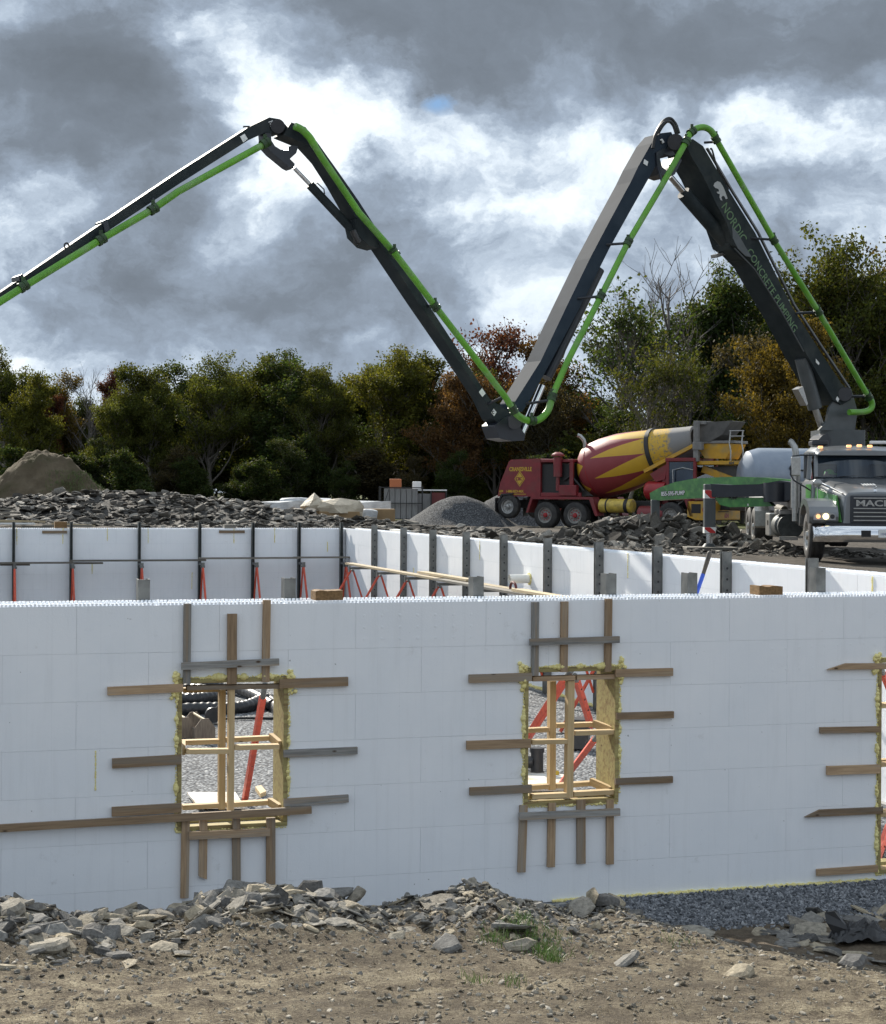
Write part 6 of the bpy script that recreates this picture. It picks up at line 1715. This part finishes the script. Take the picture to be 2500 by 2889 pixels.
# ------------------------------------------------------------------ stacked materials in the distance
WRAP = pm('white_plastic_wrap', (0.62, 0.64, 0.65), (0.42, 0.44, 0.46), .3, scale=2.5, bump=.05, bscale=4, spec=.6)
TARP = pm('beige_tarp', (0.50, 0.44, 0.34), (0.36, 0.31, 0.23), .7, scale=2, bump=.05, bscale=4)
CARD = pm('cardboard', (0.30, 0.20, 0.10), (0.24, 0.16, 0.08), .8, scale=3)
def lumpy_box(name, mat, c, size, rz, seed, amp, parent=None, sub=5):
    r_ = random.Random(seed); m = MB(); n = sub
    g = {}
    def vid(i, j, k):
        if (i, j, k) not in g:
            v = Vector(((i / n - .5) * size[0], (j / n - .5) * size[1], (k / n) * size[2]))
            q = mnoise.noise_vector(v * (2.2 / max(size)) + Vector((seed, 0, 0))); v += q * amp * (0.3 if k == 0 else 1)
            g[(i, j, k)] = len(m.v); m.v.append(tuple(v))
        return g[(i, j, k)]
    for a in range(n):
        for b in range(n):
            for (f0) in (lambda p, q: (p, q, n), lambda p, q: (p, 0, q), lambda p, q: (0, p, q), lambda p, q: (n, p, q), lambda p, q: (p, n, q)):
                m.f.append((vid(*f0(a, b)), vid(*f0(a + 1, b)), vid(*f0(a + 1, b + 1)), vid(*f0(a, b + 1)))); m.m.append(0)
    return m.build(name, mat, parent, M=Matrix.Translation(c) @ Matrix.Rotation(rz, 4, 'Z'))
def gpt(px, Z): 
    x = (px - 1250) / F * Z; return Vector((x, Z, zfar(x, Z)))
for i, (px, Z, sz, rz, lb) in enumerate([(800, 66, (2.2, 1.2, .72), .05, 'white plastic wrapped bundle at the left end of the row'), (862, 67, (1.9, 1.2, .85), .0, 'white wrapped bundle behind the beige tarped lumps'), (1010, 67, (2.6, 1.2, .78), -.04, 'long white wrapped bundle right of the beige tarps'), (1022, 64.5, (1.0, 1.0, .45), .1, 'low white wrapped pack beside the brown carton')]):
    o = lumpy_box('wrapped_bundle', WRAP, gpt(px, Z) + Vector((0, 0, .10)), sz, rz, 60 + i, .10); tag(o, lb, 'bundle', 'plastic wrapped bundles')
for i, (px, Z, dz, sz, rz, lb) in enumerate([(893, 63.5, .52, (.95, .9, .62), .7, 'pointed beige tarped lump on top of a box'), (958, 63.3, .46, (1.35, 1.0, .56), .2, 'rounded beige tarped lump right of the pointed one')]):
    m = MB(); r_ = random.Random(300 + i); nn = 7; W_, D_, H_ = sz[0] * .62, sz[1] * .6, sz[2] * (1.1 if i == 0 else 1.0)
    for (k, z, j) in ((1.0, 0, .05), (1.08, H_ * .3, .08), (.62 if i == 0 else .9, H_ * .62, .12)):
        for q in range(nn):
            a = q * 6.283 / nn + r_.uniform(-.2, .2); m.v.append((W_ * k * math.cos(a) + r_.uniform(-j, j), D_ * k * math.sin(a) + r_.uniform(-j, j), z + r_.uniform(-j, j) * (z > 0)))
    m.v.append((-.1 if i == 0 else .05, 0, H_))
    for l in range(2):
        for q in range(nn): m.f.append((l * nn + q, l * nn + (q + 1) % nn, (l + 1) * nn + (q + 1) % nn, (l + 1) * nn + q)); m.m.append(0)
    for q in range(nn): m.f.append((2 * nn + q, 2 * nn + (q + 1) % nn, 3 * nn)); m.m.append(0)
    o = m.build('tarped_load', TARP, M=Matrix.Translation(gpt(px, Z) + Vector((0, 0, dz))) @ Matrix.Rotation(rz, 4, 'Z')); tag(o, lb, 'tarp', 'beige tarped loads')
for (px, Z, sz, mat, lb) in [(882, 63.5, (1.3, 1.0, .50), CARD, 'brown box under the pointed beige tarp'), (958, 63.3, (1.5, 1.0, .44), CARD, 'dark box under the rounded beige tarp'), (1000, 63.5, (.6, .7, .42), TARP, 'small beige carton at the end of the tarped loads'), (1066, 65, (1.3, 1.0, .55), CARD, 'brown carton with white lid left of the wire cages')]:
    o = MB().box((-sz[0] / 2, -sz[1] / 2, 0), (sz[0] / 2, sz[1] / 2, sz[2])).build('carton', mat, M=Matrix.Translation(gpt(px, Z) + Vector((0, 0, .08))) @ Matrix.Rotation(.06, 4, 'Z'), bevel=.02); tag(o, lb, 'carton', 'cartons')
# wire cages with panels, boxes on top
c = gpt(1132, 76); cg = thing('wire_cage', 'dark wire cage of grey panels beside the gravel heap', 'cage', c)
GREYP = pm('grey_panel', (0.25, 0.25, 0.25), (0.17, 0.17, 0.17), .7, scale=3, stretch=(6, 6, .6))
for i in range(6): MB().box((-.75 + i * .25, -.5, .1), (-.52 + i * .25, .5, 1.45)).build('panel', GREYP, cg, local=True, bevel=.01)
for (x, y) in ((-.95, -.6), (.95, -.6), (-.95, .6), (.95, .6)): MB().box((x - .03, y - .03, 0), (x + .03, y + .03, 1.55)).build('corner_post', BLACKR, cg, local=True)
for z in (.1, .8, 1.5): MB().box((-.98, -.65, z - .02), (.98, -.61, z + .02)).build('rail', BLACKR, cg, local=True)
MB().beam((-.95, -.64, .1), (-.5, -.64, 1.5), .04, .03).build('brace', BLACKR, cg, local=True)
c = gpt(1203, 77); cg = thing('wire_cage', 'low dark cage with a red panel right of the tall cage', 'cage', c)
MB().box((-.75, -.5, .1), (.2, .5, 1.25)).build('panel', GREYP, cg, local=True); MB().box((.24, -.5, .1), (.85, .5, 1.3)).build('red_panel', pm('dull_red', (.13, .03, .03), None, .7), cg, local=True)
for x in (-.8, .22, .9): MB().box((x - .03, -.56, 0), (x + .03, -.52, 1.45)).build('corner_post', BLACKR, cg, local=True)
MB().box((-.83, -.57, 1.38), (.93, -.53, 1.44)).build('rail', WHITEB, cg, local=True)
tag(MB().box((-.26, -.2, 0), (.26, .2, .42)).build('orange_box', pm('orange_crate', (.45, .14, .05), None, .6), M=Matrix.Translation(gpt(1116, 76) + Vector((0, 0, 1.46))), bevel=.03), 'small orange box on top of the tall wire cage', 'box')
tag(MB().box((-.2, -.2, 0), (.2, .2, .34)).build('white_box', WHITEB, M=Matrix.Translation(gpt(1176, 77) + Vector((0, 0, 1.45))), bevel=.03), 'small white box above the low cage', 'box')
# lumber by the far wall
for i, (px0, px1, Z, dz, mat) in enumerate([(-60, 42, 53.5, .50, PLYD), (-60, 58, 53.0, .38, PLYD), (-60, 50, 52.6, .26, PLYD), (-60, 62, 52.4, .12, PLYW), (-60, 125, 51.0, .17, PLYW), (30, 60, 51.5, .30, PLYD), (150, 265, 51.4, .10, PLYW), (120, 262, 50.8, .06, PLYD), (-40, 96, 49.8, .10, WHITEB), (60, 170, 50.4, .03, PLYD), (1075, 1160, 46.5, .05, PLYW), (1110, 1150, 46.0, .12, WHITEB)]):
    a, b_ = gpt(px0, Z), gpt(px1, Z + (.3 if i % 2 else -.2)); up = Vector((0, 0, dz))
    if px0 > 1000: a = gpt(px0, 52.2); b_ = gpt(px1, 49.2)
    o = board('loose_plank', a + up, b_ + up + Vector((0, 0, .03 * (i % 3 - 1))), .22, .05, (0, 0.05, 1), mat)
    tag(o, ['weathered plank topmost on the lumber pile at the far left', 'weathered plank second on the lumber pile at the far left', 'weathered plank third on the lumber pile at the far left', 'paler plank low in the lumber pile at the far left', 'long pale plank on the gravel beside the lumber pile', 'short tilted dark plank beside the lumber pile', 'pale plank lying behind the second far wall post', 'grey plank under the pale one behind the second far wall post', 'white board on the gravel at the far left', 'low grey board between the lumber pile and the wood block', 'pale plank lying just outside the side wall near the far corner', 'white strip lying outside the side wall'][i], 'plank', 'loose planks behind the walls')
# ------------------------------------------------------------------ trees
def leaf_mat():
    mat = bpy.data.materials.new('autumn_foliage'); mat.use_nodes = True
    T = NT(mat.node_tree); T.n.clear(); out = T.new('ShaderNodeOutputMaterial')
    oi = T.new('ShaderNodeObjectInfo'); geo = T.new('ShaderNodeNewGeometry'); o = T.new('ShaderNodeTexCoord').outputs['Object']
    r = geo.outputs['Random Per Island']
    br = T.maprange(r, 0, 1, 0.45, 1.55); cb = T.new('ShaderNodeCombineXYZ')
    for i in range(3): T.put(cb.inputs[i], br)
    c = T.mix(1.0, oi.outputs['Color'], cb.outputs[0], 'MULTIPLY')
    # some leaves and some boughs have turned
    turn = T.maprange(T.math('ADD', T.math('MULTIPLY', T.noise(o, .55, 3, .5), .8), T.math('MULTIPLY', T.math('FRACT', T.math('MULTIPLY', r, 37.7)), .42)), .62, .80)
    c = T.mix(T.math('MULTIPLY', turn, 0.38), c, T.mix(.45, c, (0.15, 0.10, 0.02)))
    d = T.new('ShaderNodeBsdfPrincipled'); T.l.new(c, d.inputs['Base Color']); d.inputs['Roughness'].default_value = .7; d.inputs['Specular IOR Level'].default_value = .15
    tl = T.new('ShaderNodeBsdfTranslucent'); T.l.new(T.mix(1.0, c, (1.5, 1.35, .7), 'MULTIPLY'), tl.inputs[0])
    mx = T.new('ShaderNodeMixShader'); mx.inputs[0].default_value = .42; T.l.new(d.outputs[0], mx.inputs[1]); T.l.new(tl.outputs[0], mx.inputs[2]); T.l.new(mx.outputs[0], out.inputs[0])
    return mat


LEAF = leaf_mat()
BARK = pm('bark', (0.085, 0.075, 0.066), (0.16, 0.145, 0.128), 0.9, scale=5, stretch=(8, 8, 1), bump=.02)
BARKG = pm('grey_bark', (0.11, 0.10, 0.095), (0.17, 0.16, 0.15), 0.9, scale=5, stretch=(8, 8, 1))


def make_tree(seed, spread=.36, nl=8, leaves=38, lsz=.30, base=.22, bare=False, droop=0.0, cl=.62, depth=3, narrow=1.0, splay=0.75):
    """a tree 10 units tall: (trunk mesh, crown mesh)"""
    r = random.Random(seed); m = MB(); tips = []
    def limb(p, d, L, rad, lev):
        n = 4 if lev < 2 else 3; pts = [p]; q = p
        for i in range(n):
            d = (d + Vector((r.gauss(0, .16), r.gauss(0, .16), .10 - droop * lev * .1))).normalized(); q = q + d * (L / n); pts.append(q)
        m.tube(pts, [rad * (1 - .72 * i / n) + .006 for i in range(n + 1)], 6 if lev < 1 else (5 if lev == 1 else 3), caps=False)
        if lev >= depth: tips.append(q); tips.append(pts[-2]); return
        k = (3 if lev else 0) + r.choice((1, 2, 2))
        for i in range(k if lev else nl):
            f = r.uniform(base if lev == 0 else .3, 1.0)
            j = min(n - 1, int(f * n)); c = pts[j].lerp(pts[j + 1], f * n - j)
            a = r.uniform(0, 6.283); sp = splay * r.uniform(.6, 1.25)
            e = (d * (1 - .35 * sp) + Vector((math.cos(a) * narrow, math.sin(a) * narrow, .12)) * sp).normalized()
            limb(c, e, L * (spread * 1.15 if lev == 0 else .58) * r.uniform(.7, 1.15) * (1.15 - .45 * (f if lev == 0 else 0)), rad * (.42 if lev == 0 else .5) * (1.1 - .5 * f), lev + 1)
        if lev: tips.append(q)
        else: limb(q, d, L * .22, rad * .3, 1)
    limb(Vector((0, 0, -.2)), Vector((r.gauss(0, .04), r.gauss(0, .04), 1)), 8.6, .21, 0)
    tr = m.mesh('trunk', BARKG if bare else BARK, 'all')
    if bare: return tr, None
    vs = []; fs = []; top = max(t.z for t in tips)
    P_ = []
    def tg(sd): return max(-1.5, min(1.5, r.gauss(0, 1))) * sd
    for t in tips:
        k = int(leaves * r.choice((.25, .7, 1.2, 1.9)))
        for _ in range(k):
            P_.append((t.x + tg(cl * .62), t.y + tg(cl * .62), t.z + tg(cl * .45) - droop * .2))
    N = len(P_); rs = np.random.RandomState(seed); C = np.array(P_)
    a = rs.normal(size=(N, 3)); a /= np.linalg.norm(a, axis=1)[:, None]; b = rs.normal(size=(N, 3)); b = np.cross(a, b); b /= np.linalg.norm(b, axis=1)[:, None]
    s = lsz * rs.uniform(.55, 1.2, (N, 1))
    v = np.stack([C - a * s * .5, C + b * s * .30, C + a * s * .5, C - b * s * .30], 1).reshape(-1, 3)
    me = bpy.data.meshes.new('crown'); me.vertices.add(4 * N); me.vertices.foreach_set('co', v.ravel())
    me.loops.add(4 * N); me.loops.foreach_set('vertex_index', np.arange(4 * N)); me.polygons.add(N); me.polygons.foreach_set('loop_start', np.arange(0, 4 * N, 4)); me.polygons.foreach_set('loop_total', np.full(N, 4))
    me.materials.append(LEAF); me.update(); me.validate()
    return tr, me


PROT = {'oak': make_tree(1, .36, 20, 26, .20, .16, cl=.46), 'maple': make_tree(2, .32, 21, 26, .20, .10, cl=.46), 'tall': make_tree(3, .28, 22, 26, .20, .22, cl=.44), 'broad': make_tree(4, .40, 20, 26, .20, .20, splay=.85, cl=.46), 'thin': make_tree(5, .34, 18, 9, .20, .15, cl=.5), 'slim': make_tree(6, .24, 22, 24, .20, .05, cl=.45), 'open': make_tree(9, .42, 13, 6, .24, .45, cl=.34),
        'bush': make_tree(7, .55, 16, 30, .5, .0, depth=2, cl=.9, splay=1.0), 'low': make_tree(17, .40, 18, 18, .42, .0, depth=3, cl=.8, splay=.95), 'bare': make_tree(8, .36, 14, 0, .2, .25, True), 'bare2': make_tree(13, .30, 16, 0, .2, .15, True)}
for k_ in PROT: print(k_, len(PROT[k_][1].polygons) if PROT[k_][1] else 0)
DG, OG, YG, RU, RD, OR, BR, GO = (0.034, 0.056, 0.016), (0.056, 0.070, 0.015), (0.088, 0.098, 0.018), (0.088, 0.050, 0.024), (0.085, 0.032, 0.024), (0.115, 0.062, 0.016), (0.055, 0.048, 0.026), (0.096, 0.074, 0.018)
TOPZ = {}
for k_, (a_, b_) in PROT.items():
    me_ = b_ or a_; co_ = np.empty(len(me_.vertices) * 3); me_.vertices.foreach_get('co', co_); TOPZ[k_] = float(np.percentile(co_.reshape(-1, 3)[:, 2], 99.6))


def tree(px, top, Z, kind, col, label, group, wide=1.0, rz=None, zlow=0.0):
    r = random.Random(int(px * 3 + Z)); c = P(px, 1400, Z); zb_ = zfar(c.x, Z) - .1
    H = P(px, top, Z).z - zb_; s = H / TOPZ[kind]
    M = Matrix.Translation((c.x, Z, zb_)) @ Matrix.Rotation(r.uniform(0, 6.28) if rz is None else rz, 4, 'Z') @ Matrix.Diagonal((s * wide, s * wide, s, 1))
    tr, cr = PROT[kind]
    name = {'bush': 'bush', 'bare': 'bare_tree', 'bare2': 'bare_tree'}.get(kind, 'tree')
    t = thing(name, label, 'bush' if kind == 'bush' else 'tree', group=group, M=M)
    link('trunk' if kind != 'bush' else 'stems', tr, t, Matrix.Identity(4), True)
    if cr is not None:
        o = link('crown' if kind != 'bush' else 'foliage', cr, t, Matrix.Identity(4), True)
        k = r.uniform(.8, 1.2); o.color = (col[0] * k, col[1] * k, col[2] * k, 1)
    return t


EDGE = 'trees along the edge of the wood'
for (px, top, Z, kd, col, wd, lb) in [
    (20, 985, 108, 'oak', OG, .95, 'olive green tree at the left edge behind the dirt mound'),
    (100, 1110, 112, 'maple', RD, .8, 'small dull red tree behind the dirt mound'),
    (165, 1062, 115, 'slim', GO, .9, 'yellowing slim tree above the dirt mound'),
    (235, 1040, 113, 'bare2', BR, .8, 'grey bare tree with many thin upright stems, left'),
    (262, 1075, 119, 'thin', DG, .9, 'dark thin-leaved tree behind the bare grey stems'),
    (375, 1040, 109, 'maple', OG, 1.0, 'olive tree with a dark red top, right of the bare stems'),
    (352, 1052, 118, 'tall', RD, .7, 'dark red treetop peeping out behind the olive tree'),
    (600, 1000, 106, 'broad', OG, 1.02, 'broad olive green tree, tallest left of the boom'),
    (505, 1070, 112, 'maple', OG, .9, 'mid green tree between the broad tree and the red-topped one'),
    (760, 992, 110, 'oak', DG, 1.0, 'bluish green tree right of the broad olive one'),
    (862, 1050, 114, 'tall', OG, .9, 'lower green tree in the dip left of the boom'),
    (1050, 985, 104, 'oak', YG, 1.12, 'yellow-green full tree left of the falling boom section'),
    (955, 1050, 108, 'maple', OG, .9, 'olive tree left of the yellow-green one'),
    (1190, 1000, 110, 'tall', DG, .9, 'green tree just left of the boom knuckle'),
    (1255, 1060, 100, 'maple', RU, 1.0, 'rust brown tree beside the falling boom section'),
    (1345, 940, 112, 'thin', RD, .85, 'sparse reddish tree behind the green pipe'),
    (1420, 900, 106, 'bare', BR, .9, 'bare grey tree rising between the two boom sections'),
    (1480, 1035, 100, 'maple', OR, .9, 'orange tree between the two middle boom sections'),
    (1575, 965, 104, 'slim', OR, 1.0, 'bright orange slim tree seen past the rising boom section'),
    (1680, 872, 98, 'open', DG, 1.1, 'tall open dark tree right of the rising boom section'),
    (1800, 828, 97, 'open', DG, 1.0, 'tall open dark tree left of the grey bare branches'),
    (1870, 805, 100, 'open', OG, .95, 'thin-leaved tall tree among the bare branches'),
    (1945, 722, 99, 'bare', BR, .95, 'tall bare grey tree left of the first boom section'),
    (1840, 790, 103, 'bare2', BR, .8, 'smaller bare grey tree between the tall dark ones'),
    (2070, 765, 98, 'oak', DG, .9, 'dark green tree behind the first boom section'),
    (2140, 900, 82, 'maple', GO, .95, 'golden orange tree left of the pump truck pedestal'),
    (2230, 1020, 80, 'maple', GO, .9, 'lower golden tree close behind the pump truck pedestal'),
    (2290, 745, 98, 'tall', OG, .95, 'tall olive tree behind the upright green pipe'),
    (2420, 690, 94, 'broad', OG, .95, 'large olive brown tree right of the upright green pipe'),
    (2530, 668, 95, 'oak', BR, .95, 'brownish tree cut by the right edge of the photo'),
    (2380, 930, 84, 'thin', BR, .9, 'sparse brown tree right of the boom foot')]:
    tree(px, top, Z, kd, col, lb, EDGE, wd)
# trees filling the gaps along the edge, and slender trunks standing before the shrubs
r = random.Random(40)
for (px, top, Z, kd, col, wd, lb) in [
    (440, 1085, 104, 'tall', OG, 1.0, 'olive tree in the dip left of the broad tree'), (545, 1030, 110, 'slim', DG, 1.2, 'narrow dark tree hugging the broad tree on its left'), (680, 1010, 109, 'tall', OG, 1.1, 'olive tree joining the broad tree on its right'),
    (815, 1015, 106, 'slim', DG, 1.25, 'narrow dark tree right of the bluish green one'), (905, 1035, 104, 'broad', OG, .9, 'olive tree before the yellow-green one'), (1120, 1005, 107, 'maple', OG, 1.0, 'olive tree joined to the yellow-green tree'),
    (300, 1090, 104, 'oak', OG, .9, 'olive tree below the bare stems'), (60, 1060, 103, 'tall', YG, .9, 'yellow-green tree left above the dirt mound'), (1300, 1010, 104, 'oak', RU, .85, 'rusty tree right of the falling boom section'),
    (1400, 1050, 101, 'oak', OG, .9, 'green tree below the bare tree between boom sections'), (1540, 1070, 98, 'oak', BR, 1.0, 'brown tree behind the green pipe elbow')]:
    tree(px, top, Z, kd, col, lb, EDGE, wd)
for (px, top, Z, lb) in [(1760, 990, 84, 'grey trunk before the wood above the mixer drum'), (2005, 960, 85, 'grey trunk before the wood above the mixer hopper')]:
    tree(px, top, Z, 'open', OG, lb, 'slender trunks before the wood', .8)
# second rank: nothing tells these apart from one another
r = random.Random(77)
def outline(px):
    pts = [(-200, 1040), (0, 1030), (120, 1120), (480, 1120), (700, 1040), (880, 1090), (1000, 1040), (1250, 1050), (1400, 1080), (1540, 1060), (1640, 1150), (1940, 1150), (2040, 1000), (2120, 850), (2300, 800), (2500, 740), (2700, 720)]
    for (a, ya), (b, yb) in zip(pts, pts[1:]):
        if a <= px <= b: return ya + (yb - ya) * (px - a) / (b - a)
    return 1050
i = 0; px = -60
while px < 2600:
    dark = i % 2
    tree(px, outline(px) + r.uniform(-10, 60), r.uniform(118, 134), r.choice(('oak', 'maple', 'tall', 'broad')), r.choice((DG, DG, OG, OG)), 'dark tree in the second rank of the wood, mostly hidden', 'second rank of the wood', 1.05)
    px += r.uniform(60, 95); i += 1
# understorey along the foot of the wood
places = [(0, 'behind the dirt mound'), (300, 'right of the dirt mound'), (520, 'above the left of the rubble bank'), (740, 'above the low rubble end'), (960, 'behind the beige tarped loads'), (1180, 'behind the wire cages'), (1400, 'behind the gravel heaps'), (1620, 'behind the mixer drum'), (1900, 'behind the mixer hopper'), (2150, 'left of the boom foot'), (2400, 'behind the pump truck cab'), (9999, 'at the far right')]
names = {DG: 'dark green', OG: 'olive green', BR: 'dull brown', RU: 'rust brown', GO: 'golden'}
def shrubs(z0, z1, y0, y1, step, kinds, cols, rank, wd):
    px = -60
    while px < 2620:
        Z = r.uniform(z0, z1) * (.93 if px > 1500 else 1.0); col = r.choice(cols); kd = r.choice(kinds)
        pl = next(p for (x, p) in places if px <= x)
        top = r.uniform(y0, y1) - (60 if px > 1600 else 0)
        tree(px, top, Z, kd, tuple(k * .8 for k in col), '%s %s %s %s' % (names[col], 'shrub' if kd == 'bush' else 'sapling', rank, pl), 'understorey at the foot of the wood', r.uniform(*wd))
        px += r.uniform(*step)
shrubs(94, 103, 1210, 1340, (55, 105), ('bush', 'low', 'low', 'slim'), (DG, DG, DG, OG, DG, DG, BR), 'at the wood edge', (1.0, 1.5))
shrubs(112, 120, 1170, 1300, (55, 90), ('bush', 'low', 'low'), (DG, DG, DG, DG, OG), 'just inside the wood', (1.1, 1.6))
shrubs(124, 140, 1180, 1290, (60, 80), ('low', 'bush'), (DG,), 'deep in the wood', (1.4, 1.9))
shrubs(143, 156, 1230, 1310, (42, 60), ('low', 'bush'), (DG,), 'at the very back', (1.7, 2.2))

seen = {}
for o in sorted([o for o in bpy.data.objects if o.get('group') == 'understorey at the foot of the wood'], key=lambda o: o.matrix_basis.translation.x / o.matrix_basis.translation.y):
    seen.setdefault(o['label'], []).append(o)
for lb, os_ in seen.items():
    if len(os_) > 1:
        for k, o in enumerate(os_): o['label'] = lb + ', ' + (['leftmost', 'second along', 'third along', 'fourth along', 'fifth along', 'sixth along'] + ['farther along'] * 20)[k]
